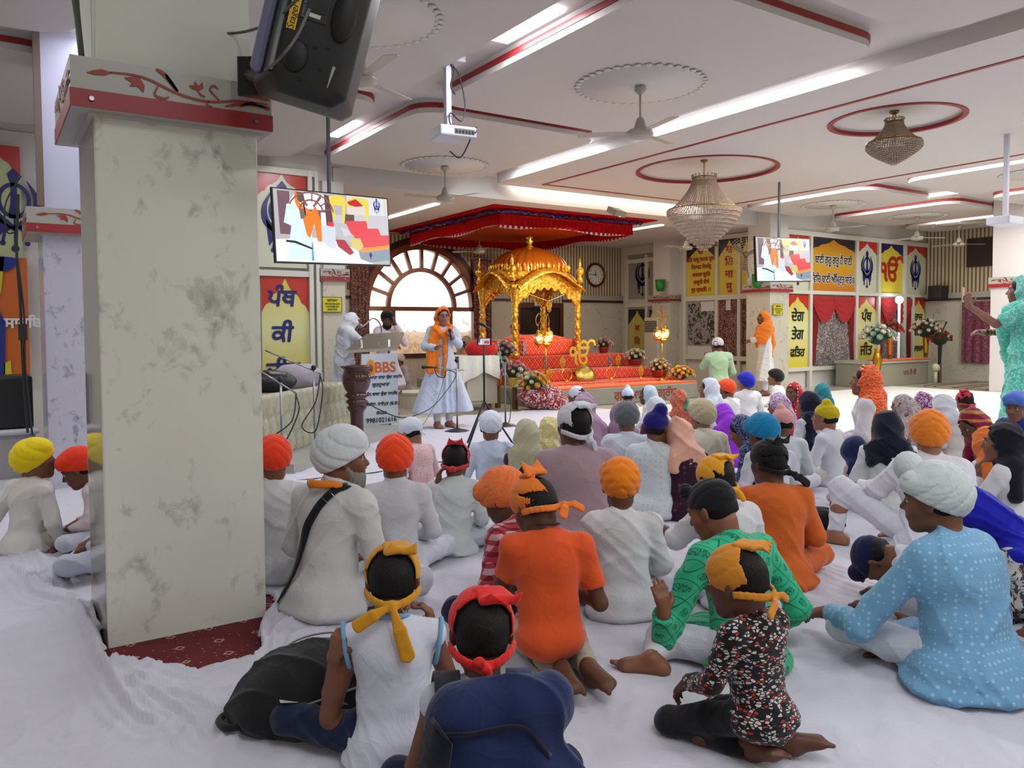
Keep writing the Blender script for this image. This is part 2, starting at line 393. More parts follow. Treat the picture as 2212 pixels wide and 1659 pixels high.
# ---------------------------------------------------------------- lettering with clean winding
def script(name, body, size, m, parent, O, U, V, th=.003, bold=0., res=44, align='CENTER', xs=1., slant=0.):
    cu = bpy.data.curves.new('t', 'FONT'); cu.body = body; cu.size = 1.; cu.align_x = align; cu.align_y = 'CENTER'; cu.fill_mode = 'NONE' if hasattr(cu, 'fill_mode') else cu.fill_mode; cu.resolution_u = 4
    o = bpy.data.objects.new('t', cu); COL.objects.link(o); bpy.context.view_layer.update()
    me = bpy.data.meshes.new_from_object(o.evaluated_get(bpy.context.evaluated_depsgraph_get())); bpy.data.objects.remove(o)
    co = np.array([v.co[:2] for v in me.vertices], np.float32)*size; co[:, 0] *= xs; co[:, 0] += co[:, 1]*slant; ed = [tuple(e.vertices) for e in me.edges]
    bpy.data.meshes.remove(me)
    # walk the closed contours so that every segment keeps its direction
    nb = {}
    for a, b in ed: nb.setdefault(a, []).append(b); nb.setdefault(b, []).append(a)
    segs = []; seen = set()
    for st in sorted(nb):
        if st in seen: continue
        loop = [st]; seen.add(st); prev = None; cur = st
        nxt = st+1 if st+1 in nb[st] else nb[st][0]
        while nxt is not None and nxt not in seen:
            loop.append(nxt); seen.add(nxt); prev, cur = cur, nxt
            c = [q for q in nb[cur] if q != prev and q not in seen]; nxt = c[0] if c else None
        segs += [(co[loop[i]], co[loop[(i+1) % len(loop)]]) for i in range(len(loop))]
    vx = size/res; lo = co.min(0)-4*vx-bold; hi = co.max(0)+4*vx+bold
    n = np.ceil((hi-lo)/vx).astype(int)+1; X = (lo[0]+np.arange(n[0])*vx)[:, None]; Yv = (lo[1]+np.arange(n[1])*vx)
    W = np.zeros(n, np.int32); Dm = np.full(n, 9., np.float32); R = 4*vx+bold
    for a, b in segs:
        if a[1] != b[1]:
            y0, y1 = min(a[1], b[1]), max(a[1], b[1]); j = np.where((Yv >= y0) & (Yv < y1))[0]
            if len(j):
                xi = a[0]+(Yv[j]-a[1])*(b[0]-a[0])/(b[1]-a[1]); W[:, j] += np.where(X < xi[None, :], 1 if b[1] > a[1] else -1, 0)
        i0, i1 = int(max((min(a[0], b[0])-R-lo[0])/vx, 0)), int(min((max(a[0], b[0])+R-lo[0])/vx+2, n[0])); j0, j1 = int(max((min(a[1], b[1])-R-lo[1])/vx, 0)), int(min((max(a[1], b[1])+R-lo[1])/vx+2, n[1]))
        x = X[i0:i1]-a[0]; y = Yv[None, j0:j1]-a[1]; d = b-a; t = np.clip((x*d[0]+y*d[1])/max(float(d@d), 1e-12), 0, 1)
        Dm[i0:i1, j0:j1] = np.minimum(Dm[i0:i1, j0:j1], np.sqrt((x-t*d[0])**2+(y-t*d[1])**2))
    D2 = np.where(W != 0, -Dm, Dm)-bold; D2 = np.clip(D2, -4*vx, 4*vx)
    zt = 1.2*vx; Zs = np.arange(-3, 4)*vx; F = np.maximum(D2[:, :, None], (np.abs(Zs)-zt)[None, None, :]).astype(np.float32)
    g = openvdb.FloatGrid(4*vx); g.copyFromArray(np.ascontiguousarray(F)); v, tr, q = g.convertToPolygons(0., .35)
    v = v*vx; x = v[:, 0]+lo[0]; y = v[:, 1]+lo[1]; z = (v[:, 2]-3*vx)*th/(2*zt)+th/2
    U, V = Vector(U).normalized(), Vector(V).normalized(); Wn = U.cross(V).normalized(); P = np.array(O)[None]+x[:, None]*np.array(U)+y[:, None]*np.array(V)+z[:, None]*np.array(Wn)
    return mesh(name, P.tolist(), [tuple(int(k) for k in f)[::-1] for f in q]+[tuple(int(k) for k in f)[::-1] for f in tr], m, parent)

# ---------------------------------------------------------------- people
V3 = lambda *a: np.array(a, float)
def unit(v): v = np.array(v, float); return v/(np.linalg.norm(v) or 1)
def hand(S, W, d, n, s, k=.007, curl=.5, left=1, spread=.25):
    """palm, four bent fingers of unequal length and a thumb from the side of the palm; n = back of the hand"""
    d = unit(d); n = unit(n-d*np.dot(n, d)); t = unit(np.cross(d, n))*left
    for o in (-.022, 0, .022): S.rc(W, W+(d*.075+t*o)*s, .021*s, .0155*s, .02*s)
    L = [.040, .046, .042, .032]; off = [.028, .0095, -.0095, -.027]
    for i in range(4):
        c1 = curl*.7; c2 = curl*1.7; sp = t*(off[i]*spread*6)
        k0 = W+(d*(.078-abs(i-1.2)*.004)+t*off[i])*s
        d1 = unit(d*math.cos(c1)-n*math.sin(c1)+sp); d2 = unit(d*math.cos(c2)-n*math.sin(c2)+sp*.5)
        k1 = k0+d1*L[i]*s; k2 = k1+d2*L[i]*.85*s
        S.rc(k0, k1, .0105*s, .0092*s, k*s); S.rc(k1, k2, .0092*s, .0074*s, k*s)
    a = W+(d*.022+t*.026)*s; b = a+unit(d*.6+t*.75-n*.25)*.038*s; c = b+unit(d*.9+t*.2-n*.45)*.032*s
    S.rc(a, b, .0145*s, .0115*s, .012*s); S.rc(b, c, .0112*s, .0088*s, k*s)
def foot(S, A, d, u, s, left=1):
    """heel, arch, ball and five toes; u = up out of the instep"""
    d = unit(d); u = unit(u-d*np.dot(u, d)); t = unit(np.cross(d, u))*left
    heel = A-d*.045*s-u*.035*s
    S.rc(A, heel, .030*s, .033*s, .03*s); S.rc(A, A+(d*.10-u*.03)*s, .032*s, .024*s, .03*s)
    S.rc(heel, A+(d*.125-u*.047+t*.018)*s, .031*s, .025*s, .03*s); S.rc(heel, A+(d*.115-u*.047-t*.02)*s, .030*s, .022*s, .03*s)
    for i, o in enumerate((.032, .013, -.002, -.016, -.029)):
        b = A+(d*(.145-.009*i)-u*.05+t*o)*s; S.rc(b-d*.02*s, b+(d*(.030-.004*i))*s, (.0135 if i == 0 else .0095)*s, (.012 if i == 0 else .008)*s, .008*s)
def head_prims(S, Hc, H, h, face):
    def w(*p): return Hc+H@(np.array(p)*h)
    S.el(w(0, -.012, .022), np.array((.076, .095, .084))*h, H, .02*h)
    S.el(w(0, .028, -.042), np.array((.058, .062, .074))*h, H, .035*h)
    S.rc(w(-.012, .066, -.098), w(.012, .066, -.098), .021*h, None, .03*h)
    for q in (-1, 1):
        S.rc(w(q*.040, .0, -.075), w(q*.018, .058, -.098), .018*h, .018*h, .03*h)
        S.el(w(q*.079, -.004, -.012), np.array((.009, .019, .031))*h, H@rotM(.15, 0, q*.45), .008*h)
        S.rc(w(q*.040, .058, -.028), w(q*.034, .064, -.040), .022*h, .02*h, .03*h)
    S.rc(w(-.034, .078, .021), w(.034, .078, .021), .0125*h, None, .022*h)
    for q in (-1, 1): S.el(w(q*.031, .098, .001), .0155*h, None, .014*h, 1)
    S.rc(w(0, .086, .006), w(0, .110, -.030), .0085*h, .0125*h, .012*h)
    for q in (-1, 1): S.rc(w(q*.010, .098, -.034), w(q*.013, .094, -.036), .0085*h, None, .008*h)
    S.rc(w(-.02, .084, -.062), w(.02, .084, -.062), .012*h, None, .02*h)
    S.rc(w(-.014, .094, -.0565), w(.014, .094, -.0565), .0048*h, None, .006*h); S.rc(w(-.012, .092, -.068), w(.012, .092, -.068), .0062*h, None, .006*h)
EYE = {}
def add_face(root, Hc, H, h, brow='#120c0a', lip='#7a4038', glasses=None, mouth=False):
    def w(*p): return Vector(Hc+H@(np.array(p)*h))
    def tp(mb, name, m): 
        return mb.build(name, m, root, True)
    white = mat('eye_white', '#cfc8c0', .3); dark = mat('eye_iris', '#140c08', .15)
    for q in (-1, 1):
        mb = MB(); c = w(q*.031, .0775, .001); r = .0118*h
        mb.sph((0, 0, 0), r, 14, 10); vs = [Vector(H@np.array((v[0], v[2], v[1])))+c for v in mb.v]; mb.v = vs
        mb.mi = [1 if (Vector(H.T@np.array(sum((vs[i] for i in f), Vector())/len(f)-c)).y > r*.80) else 0 for f in mb.f]
        mb.build('eye', [white, dark], root, True)
        b = MB(); b.tube([w(q*.013, .0895, .0215), w(q*.026, .0925, .0275), w(q*.040, .088, .0265), w(q*.049, .078, .021)], [.002*h, .0034*h, .003*h, .0012*h], 6); tp(b, 'eyebrow', mat('brow', brow, .8))
        e = MB(); e.tube([w(q*.0175, .0865, .002), w(q*.026, .0905, .0085), w(q*.036, .0885, .0075), w(q*.0455, .0785, .001)], [.0012*h, .0024*h, .0024*h, .001*h], 6); tp(e, 'eyelid', mat('lid', '#1c1210', .6))
    l = MB(); l.tube([w(-.023, .088, -.0615), w(-.009, .0985, -.0575), w(0, .0995, -.0595), w(.009, .0985, -.0575), w(.023, .088, -.0615)], [.0012*h, .0036*h, .0034*h, .0036*h, .0012*h], 6)
    l.tube([w(-.020, .0885, -.0635), w(0, .0985, -.0685 if not mouth else -.073), w(.020, .0885, -.0635)], [.0012*h, .0052*h, .0012*h], 6); tp(l, 'lips', mat('lips'+lip, lip, .5))
    if glasses:
        g = MB()
        for q in (-1, 1):
            g.tube([w(q*.033+.021*math.cos(a), .100, -.001+.017*math.sin(a)) for a in np.linspace(0, 2*PI, 17)[:-1]], .0013*h, 6, True)
            g.tube([w(q*.054, .099, .004), w(q*.078, .06, .006), w(q*.083, -.005, .004)], .0012*h, 6)
        g.tube([w(-.012, .101, .002), w(0, .104, .005), w(.012, .101, .002)], .0013*h, 6); tp(g, 'glasses', mat('glasses'+glasses, glasses, .3, .6))

def ridges(freq, amp, ang, back=0.):
    ca, sa = math.cos(ang), math.sin(ang)
    def fn(x, y, z):
        t = (z*ca+np.abs(x)*sa)*freq+1.3*np.sin(y*20)
        return -amp*(np.abs(np.sin(t))-.5)
    return fn
def headgear(root, J, spec, seed, vox):
    """J: joints; spec: (kind, colour material, options)"""
    kind, m = spec[0], spec[1]; o = spec[2] if len(spec) > 2 else {}
    Hc, H, h = J['head'], J['H'], J['h']
    def w(*p): return Hc+H@(np.array(p)*h)
    def hc(x, y, z):
        dx, dy, dz = (x-Hc[0])/h, (y-Hc[1])/h, (z-Hc[2])/h
        return [dx*H[0, i]+dy*H[1, i]+dz*H[2, i] for i in range(3)]
    hair = o.get('hair', '#0b0908')
    if hair and kind in ('bandana', 'patka', 'turban', 'cap', 'none'):
        S = Sdf(); S.el(w(0, -.022, .02), np.array((.080, .094, .088))*h, H, .02*h); S.el(w(0, -.05, -.035), np.array((.060, .052, .050))*h, H, .03*h)
        def post(F, x, y, z):
            X, Y, Z = hc(x, y, z); return np.maximum(F, np.maximum(Y*.9-Z*.35-.042+.0*X, (-.062-Z-(Y+.02)*.25))*h)
        S.mesh('hair', vox, hairm(hair), root, post, pad=.02)
    if kind == 'none': return
    if kind == 'turban':
        big = o.get('big', 1.); S = Sdf(); rs = np.random.RandomState(seed)
        S.el(w(0, -.020, .034), np.array((.099, .122, .110))*h*big, H@rotM(o.get('tilt', .28), 0, 0), .02, 0, ridges(o.get('freq', 260/h), .0042*h, o.get('ang', .9)))
        if o.get('front', 1): S.rc(w(-.06, .055, .075), w(.05, .055, .082), .038*h, .036*h, .04*h)
        lo = o.get('low', 0.)
        def post(F, x, y, z):
            X, Y, Z = hc(x, y, z)
            F = F+.0075*h*(1-np.abs(np.sin(48*(Z*1.0+np.abs(X)*.8+.35*Y)+.8*np.sin(14*Y+seed))))**3
            return np.maximum(F, (-(Z-.028+lo)-(-.055+.0*X)*0-.50*(-Y-.04)*1.0*1+0*X)*h*.85-.0*h) if 0 else np.maximum(F, ((.006-lo+.55*(Y-.02))-Z)*h*.85)
        S.mesh('turban', vox, m, root, post)
        if o.get('knot'):
            K = Sdf(); kp = o['knot'] if isinstance(o['knot'], tuple) else (0, .03, .14); kr = o.get('kr', .034)
            K.el(w(*kp), np.array((kr, kr, kr*1.1))*h, H, .02, 0, ridges(300/h, .002, .2)); K.mesh('top_knot', vox, m, root)
    if kind == 'patka':
        S = Sdf(); S.el(w(0, -.016, .03), np.array((.087, .106, .092))*h, H, .02*h)
        kp = o.get('knot', (0, .035, .118)); kr = o.get('kr', .034)
        if kp: S.el(w(*kp), np.array((kr, kr, kr))*h, H, .022*h)
        def post(F, x, y, z):
            X, Y, Z = hc(x, y, z); F = F+.005*h*(1-np.abs(np.sin(50*(Z-.7*np.abs(X)+.2*Y)+1.*np.sin(20*Y))))**3; return np.maximum(F, ((.012+.42*(Y-.02))-Z)*h*.85)
        S.mesh('patka', vox, m, root, post)
        if kp:
            K = MB(); n = 26; c = w(kp[0], kp[1], kp[2]-kr*.55)
            K.tube([Vector(c+H@(np.array((math.cos(a), math.sin(a)*.95, .06*math.sin(2*a)))*kr*.95*h)) for a in np.linspace(0, 2*PI, n)[:-1]], .005*h, 6, True); K.build('knot_band', m, root, True)
    if kind == 'bandana':
        S = Sdf(); bk = o.get('hole', (0, -.105, .055)); hr = o.get('hr', .078); hy = o.get('hx', 0.)
        S.el(w(0, -.012, .03), np.array((.093, .112, .095))*h, H, .01)
        S.el(w(hy+bk[0], bk[1], bk[2]), np.array((hr, .085, hr*1.0))*h, H, .006, 1)
        S.el(w(0, -.020, .02), np.array((.0835, .098, .0885))*h, H, .004, 1)
        def post(F, x, y, z):
            X, Y, Z = hc(x, y, z); F = F+.004*h*(1-np.abs(np.sin(34*(X*.8+Z)+1.2*np.sin(22*Y+seed))))**3; return np.maximum(F, ((-.030+.45*(Y-.0))-Z)*h*.9)
        S.mesh('bandana', vox*.85, m, root, post)
        # band across the nape, knot and two tails
        kx = o.get('kx', 0.); B = Sdf(); n = 15
        pts = [w(.090*math.sin(a)*1.0, -.012-.107*math.cos(a), -.030-.030*math.cos(a)**2) for a in np.linspace(-1.45, 1.45, n)]
        for i in range(n-1):
            for dz in (-.008, 0, .008): B.rc(pts[i]+H@V3(0, 0, dz*h), pts[i+1]+H@V3(0, 0, dz*h), .0052*h, .0052*h, .006*h)
        kp = w(kx, -.124, -.060); B.el(kp, np.array((.017, .014, .018))*h, H, .01*h)
        for tl in o.get('tails', (((-.03, -.015, -.04), .016), ((.025, -.02, -.06), .016))):
            off, tw = tl; e = kp+H@(np.array(off)*h); mid = (kp+e)/2+H@(V3(0, -.010, .006)*h); tdir = unit(np.cross(unit(e-kp), H[:, 1]))
            for q in np.linspace(-1, 1, 9):
                B.rc(kp, mid+tdir*q*tw*.8*h, .005*h, .0048*h, .007*h); B.rc(mid+tdir*q*tw*.8*h, e+tdir*q*tw*h+(e-mid)*(.12*(1-abs(q))), .0048*h, .0046*h, .007*h)
        B.mesh('knot', max(.0035, vox*.8), m, root, pad=.015)
        if o.get('flap'):
            f0 = o['flap']; FS = Sdf()
            for q in np.linspace(-1, 1, 7):
                a = w(f0[0]*.3+q*.035, -.03, .118); b = w(f0[0]*.7+q*.045, -.085, .108-.006*abs(q)); c = w(f0[0]+q*.040, f0[1], f0[2]+.03*abs(q))
                FS.rc(a, b, .010*h, .008*h, .012*h); FS.rc(b, c, .008*h, .0045*h, .012*h)
            FS.mesh('cloth_flap', max(.004, vox*.8), m, root, pad=.015)
    if kind == 'cap':
        S = Sdf(); S.el(w(0, -.018, .032), np.array((.090, .108, .092))*h, H, .02*h)
        for t in o.get('bump', ()): S.el(w(*t[0]), np.array(t[1])*h, H, .02*h)
        def post(F, x, y, z):
            X, Y, Z = hc(x, y, z); F = F+.0015*h*np.sin(70*(X+Z*.6)+2*np.sin(30*Z)); return np.maximum(F, ((-.01+.30*(Y+.0))-Z)*h*.9)
        S.mesh('head_cloth', vox, m, root, post)
        kn = Sdf(); kp = w(o.get('kx', .0), -.118, -.028); kn.el(kp, .014*h, None, .01)
        for q in (-1, 1): kn.rc(kp, kp+H@(V3(q*.022+o.get('kx', 0.)*.1, -.012, -.035)*h), .008*h, .006*h, .008*h)
        kn.mesh('knot', max(.004, vox*.8), m, root, pad=.015)
    if kind == 'scarf':
        S = Sdf(); N = J['neck']; 
        S.el(w(0, -.022, .012), np.array((.096, .112, .122))*h, H, .02)
        S.rc(w(0, -.035, -.02), N+V3(0, -.035, .03)*J['s'], .088*h, .085*h, .05)
        sh = J['sh']; wd = o.get('wide', 1.)
        for q in (0, 1): S.rc(N+V3(0, -.02, -.005)*J['s'], sh[q]*V3(.9*wd, 1, 1)+V3(0, -.01, .012)*J['s'], .07*J['s'], .062*J['s'], .06)
        dl = o.get('long', .3)*J['s']; s = J['s']
        if dl > 0:
            for q in (-1, 0, 1): S.rc(N+V3(q*.09*s, -.07*s, -.02*s), N+V3(q*.13*s*wd, -.10*s, -.02*s-dl), .062*s, .055*s, .05)
        for q, ln in o.get('front', ()):
            S.rc(N+V3(q*.07*s, .06*s, -.01*s), N+V3(q*.10*s, .10*s, -ln*s*.5), .04*s, .04*s, .04); S.rc(N+V3(q*.10*s, .10*s, -ln*s*.5), N+V3(q*.11*s, .11*s, -ln*s), .04*s, .03*s, .03)
        fo = o.get('open', 1.)
        S.el(w(0, .125, -.030), np.array((.066*fo, .105, .088*fo))*h, H, .02*h, 1); S.el(w(0, .05, -.02), np.array((.070*fo, .06, .09*fo))*h, H, .02*h, 1)
        fd = folds(seed, .0085*h, 1.4)
        S.mesh('scarf', vox, m, root, fd)
        if hair:
            S = Sdf(); S.el(w(0, -.012, .024), np.array((.0815, .094, .087))*h, H, .02)
            def post(F, x, y, z):
                X, Y, Z = hc(x, y, z); return np.maximum(F, (Y*.8-Z*.6-.018-np.abs(X)*.25)*h)
            S.mesh('hair', vox, hairm(hair), root, post, pad=.02)

def joints(pose, s, hd, lean, arms, knee=None, bend=0., side=0.):
    J = {'s': s}; h = J['h'] = s**.24 if s < 1 else s
    if pose == 'stand': base = V3(0, 0, .93)
    elif pose == 'kneel': base = V3(0, 0, .235)
    elif pose == 'kneelup': base = V3(0, 0, .50)
    elif pose == 'seat': base = V3(0, 0, .50)
    else: base = V3(0, 0, .115)
    J['pel'] = base*s
    up = V3(side, lean, 1.); 
    BM = rotM(-bend, 0, 0)
    bq = lambda v: (base+BM@(v-base))
    J['waist'] = (base+V3(side*.15, lean*.10, .13))*s; J['chest'] = (base+V3(side*.3, lean*.28, .30))*s
    neck = bq(base+V3(side*.48, lean*.50, .475)); J['waist'] = bq(J['waist']/s)*s; J['chest'] = bq(J['chest']/s)*s; J['neck'] = neck*s
    H = rotM(R_(hd[0]), 0, 0); H = rotM(0, 0, R_(hd[1]))@rotM(0, R_(hd[2] if len(hd) > 2 else 0), 0)@H; J['H'] = H; J['BM'] = BM
    J['head'] = J['neck']+BM@V3(side*.06*s, .0+lean*.10*s, .022*s)+H@V3(0, .028*h, .095*h)
    shz = -.078
    J['sh'] = [(neck+BM@V3(q*.158, -.012-lean*.03, shz))*s for q in (-1, 1)]
    dflt = {'stand': ((.22, .0, .70-.0), (.20, .14, .5)), }
    J['arm'] = []
    for i, q in enumerate((-1, 1)):
        a = arms[i] if arms and arms[i] is not None else None
        if a is None:
            b = base[2]
            a = ((q*.235, lean*.3+.02, b+.16), (q*.11, .22+lean*.25, b+.08), (-q*.5, .8, -.25)) if pose != 'stand' else ((q*.22, -.02, b+.22), (q*.21, .08, b-.02), (0, .3, -1))
        J['arm'].append([V3(*a[0])*s, V3(*a[1])*s, V3(*a[2])]+list(a[3:]))
    L = []
    for i, q in enumerate((-1, 1)):
        hip = base+V3(q*.085, .02, -.01)
        if pose == 'stand': kn, an, fd, fu = V3(q*.09, .02, .50), V3(q*.09, 0, .085), V3(q*.15, 1, -.0), V3(0, .0, 1)
        elif pose == 'kneel': kn, an, fd, fu = V3(q*.13, .37, .075), V3(q*.09, -.06, .065), V3(q*.12, -1, -.12), V3(0, -.1, -1)
        elif pose == 'seat': kn, an, fd, fu = V3(q*.10, .42, .46), V3(q*.1, .42, .09), V3(0, 1, 0), V3(0, 0, 1)
        elif pose == 'kneelup': kn, an, fd, fu = V3(q*.11, .06, .07), V3(q*.1, -.33, .06), V3(0, -1, 0), V3(0, 0, -1)
        else: kn, an, fd, fu = V3(q*.32, .27, .12+.0*q), V3(-q*.09, .34+.05*q, .065), V3(-q*.75, .25, -.1), V3(-q*.2, .3, 1)
        if knee and knee[i] is not None: kn, an, fd, fu = [V3(*z) for z in knee[i]]
        L.append([hip*s, kn*s, an*s, fd, fu])
    J['leg'] = L
    return J

PEOPLE = []
def person(pix, s, rel, label, gear, top, bottom=None, skin_c='#7a4f38', pose='cross', head=(-8, 0, 0), lean=.12, arms=None, knee=None, face=False, bend=0.,
           vox=None, sleeve=1.0, group='people seated on the white floor sheets', beard=None, glasses=None, seed=None, dz=0., side=0., top_opts=None, bw=1., zc=None, name='person', extra=None, feet=True, floor=None, pos=None, hem=1., mouth=False, cuff=True, barelegs=0):
    seed = seed if seed is not None else len(PEOPLE)*7+3; rs = np.random.RandomState(seed)
    J = joints(pose, s, head, lean, arms, knee, R_(bend), side); h = J['h']; Hc, H = J['head'], J['H']
    hl = Hc+H@V3(0, -.01*h, .03*h)             # the point the pixel marks: middle of the dressed head
    wp = pz(pix[0], pix[1], hl[2]+dz) if floor is None and pos is None else (pz(*floor) if pos is None else Vector((pos[0], pos[1], 0)))
    if floor is not None or pos is not None: hl = V3(0, 0, 0)
    az = math.atan2(wp.y-CC[1], wp.x-CC[0]); ang = az+R_(rel)-PI/2
    ca, sa = math.cos(ang), math.sin(ang)
    root = empty(name, (wp.x-(ca*hl[0]-sa*hl[1]), wp.y-(sa*hl[0]+ca*hl[1]), dz), ang, label, 'person', group)
    dist = math.hypot(wp.x, wp.y)
    if vox is None: vox = .0062 if dist < 3.6 else (.0075 if dist < 5.5 else (.0095 if dist < 8.5 else .012))
    J['root'] = root; J['vox'] = vox
    sk = skin(skin_c)
    # body: one continuous skin surface
    B = Sdf(); P, Wa, Ch, N = J['pel'], J['waist'], J['chest'], J['neck']
    B.el(P, V3(.150, .105, .11)*s*V3(bw, bw, 1), None, .05*s); B.el(Wa, V3(.125, .092, .13)*s*V3(bw, bw, 1), None, .06*s); B.el(Ch+V3(0, 0, .02)*s, V3(.150, .102, .15)*s*V3(bw, bw, 1), None, .06*s)
    B.rc(J['sh'][0], J['sh'][1], .052*s, None, .05*s); B.rc(N-J['BM']@V3(0, .0, .03)*s, (N+Hc)/2+V3(0, -.012, 0)*h-H[:, 1]*.012, .056*s, .048*h, .04*s); B.rc((N+Hc)/2-H[:, 1]*.012*h, Hc+H@V3(0, -.022*h, -.045*h), .048*h, .05*h, .03*h)
    for i, q in enumerate((-1, 1)):
        E, W, hdv = J['arm'][i][:3]; nn = V3(*J['arm'][i][3]) if len(J['arm'][i]) > 3 else V3(0, .3, 1); cu = J['arm'][i][4] if len(J['arm'][i]) > 4 else .6
        B.rc(J['sh'][i], E, .046*s, .037*s, .04*s); B.rc(E, (E*.6+W*.4), .037*s, .035*s, .02*s); B.rc(E*.6+W*.4, W, .035*s, .024*s, .02*s); hand(B, W, hdv, nn, s*1.02, curl=cu, left=-q)
        hp, kn, an, fd, fu = J['leg'][i]
        B.rc(hp, kn, .078*s, .054*s, .04*s); B.rc(kn, kn*.6+an*.4, .052*s, .050*s, .03*s); B.rc(kn*.6+an*.4, an, .050*s, .032*s, .03*s)
        if feet: foot(B, an, fd, fu, s, left=-q)
    head_prims(B, Hc, H, h, face)
    B.mesh('body', vox, sk, root, None, zmin=.012 if dz == 0 else .004)
    # clothes
    tk = .020*s; K = Sdf(); to = top_opts or {}
    lo = to.get('loose', 1.)
    K.el(Wa, V3(.150, .112, .16)*s*V3(bw, bw, 1)*(.9+.1*lo), None, .06*s); K.el(Ch+V3(0, 0, .015)*s, V3(.168, .122, .170)*s*V3(bw, bw, 1), None, .06*s)
    K.rc(J['sh'][0], J['sh'][1], .060*s, None, .05*s)
    for q in (0, 1): K.rc(N+J['BM']@V3(0, -.01, -.035)*s, J['sh'][q]+V3(0, 0, .0), .058*s, .056*s, .03*s)
    if to.get('collar', 1): K.rc(N-J['BM']@V3(0, .0, .02)*s, N+J['BM']@V3(0, .004, .030)*s, .068*s, .057*s, .012*s, cut=1.0)
    if pose == 'stand':
        ln = to.get('len', .45); zb = P[2]-ln*s; wd = to.get('flare', .30)
        K.el(P, V3(.165, .12, .12)*s*V3(bw, bw, 1), None, .06*s)
        for q in (-1, 0, 1): K.rc(P+V3(q*.06*s, 0, 0), V3(P[0]+q*wd*.62*s, P[1], zb), .10*s, (.07+wd*.25)*s, .06*s)
    else:
        hm = hem
        K.el(P+V3(0, -.02, -.015)*s, V3(.185*hm, .145*hm, .115)*s*V3(bw, bw, 1), None, .06*s)
        if hem > .98 and pose == 'cross': K.el(V3(0, -.015, .045)*s, V3(.215*hm, .165*hm, .06)*s*V3(bw, bw, 1), None, .05*s)
        if hem > .98 and pose == 'cross' and to.get('lap', 1): K.el(V3(0, .20, .115)*s, V3(.20, .17, .06)*s, None, .05*s)
    for i, q in enumerate((-1, 1)):
        E, W = J['arm'][i][:2]; sl = sleeve if not isinstance(sleeve, tuple) else sleeve[i]
        if sl <= 0: continue
        if sl < 1: e2 = J['sh'][i]+(E-J['sh'][i])*sl; K.rc(J['sh'][i], e2, .062*s, .062*s, .04*s, cut=1.0)
        else:
            fr = sl-1 if sl > 1 else .93; wl = to.get('cuffw', 1.)
            K.rc(J['sh'][i], E, .064*s, .058*s, .03*s); W2 = E+(W-E)*fr; K.rc(E, W2, .057*s, .043*s*wl, .02*s, cut=1.0)
    if sleeve == 0 or to.get('vest'):
        pass
    fold = folds(seed, to.get('fold', .0075)*s, to.get('ff', 1.)/max(s, .6))
    zs = .006
    post = fold
    if pose == 'stand':
        zc0 = P[2]-to.get('len', .45)*s
        def post(F, x, y, z, fold=fold):
            n = np.sin(np.arctan2(y, x)*11+2*np.sin(z*3+seed))*np.clip((P[2]-z)*.05, 0, .012)*s
            return np.maximum(fold(F, x, y, z)+n, zc0-z)
    cutn = to.get('neckcut')
    if cutn:
        p0 = post
        def post(F, x, y, z, p0=p0): return np.maximum(p0(F, x, y, z), z-(N[2]-cutn*s)-np.abs(x)*0.-.9*np.maximum(np.abs(x)-.07*s, 0)*1.6)
    K.mesh(to.get('name', 'kurta'), vox, top, root, post, zmin=zs)
    if bottom is not None:
        Tt = Sdf(); bl = to.get('bag', 1.)
        Tt.el(P, V3(.158, .115, .115)*s*V3(bw, bw, 1), None, .04*s)
        for i in (0, 1):
            hp, kn, an = J['leg'][i][:3]; cutl = to.get('ankle', .93)
            Tt.rc(hp, kn, .088*s*bl, .068*s*bl, .05*s); a2 = kn+(an-kn)*cutl; Tt.rc(kn, a2, .066*s*bl, .046*s*bl, .03*s, cut=1.0)
        Tt.mesh('trousers', vox, bottom, root, folds(seed+5, .007*s, 1.2), zmin=.008)
    if gear is not None:
        for gspec in (gear if isinstance(gear, list) else [gear]): headgear(root, J, gspec, seed, vox)
    if face: add_face(root, Hc, H, h, glasses=glasses, mouth=mouth)
    if beard:
        Bd = Sdf()
        def w(*p): return Hc+H@(np.array(p)*h)
        ln = beard[1]
        Bd.rc(w(-.050, .012, -.045), w(-.03, .052, -.095), .020*h, .026*h, .03*h); Bd.rc(w(.050, .012, -.045), w(.03, .052, -.095), .020*h, .026*h, .03*h)
        Bd.rc(w(-.022, .058, -.100), w(.022, .058, -.100), .030*h, None, .03*h); Bd.rc(w(0, .055, -.10), w(0, .075, -.10-ln), .046*h, .016*h, .04*h)
        Bd.rc(w(-.03, .075, -.0505), w(0, .098, -.044), .008*h, .010*h, .01*h); Bd.rc(w(.03, .075, -.0505), w(0, .098, -.044), .008*h, .010*h, .01*h)
        def pb(F, x, y, z): return F+.0035*np.sin(150*x+40*y+9*np.sin(14*z))*np.cos(120*y+6*np.sin(18*z+30*x))
        Bd.mesh('beard', min(vox, .005), beard[0], root, pb)
    J['ang'] = ang; J['label'] = label
    if extra: extra(root, J, s)
    PEOPLE.append(root)
    return root, J
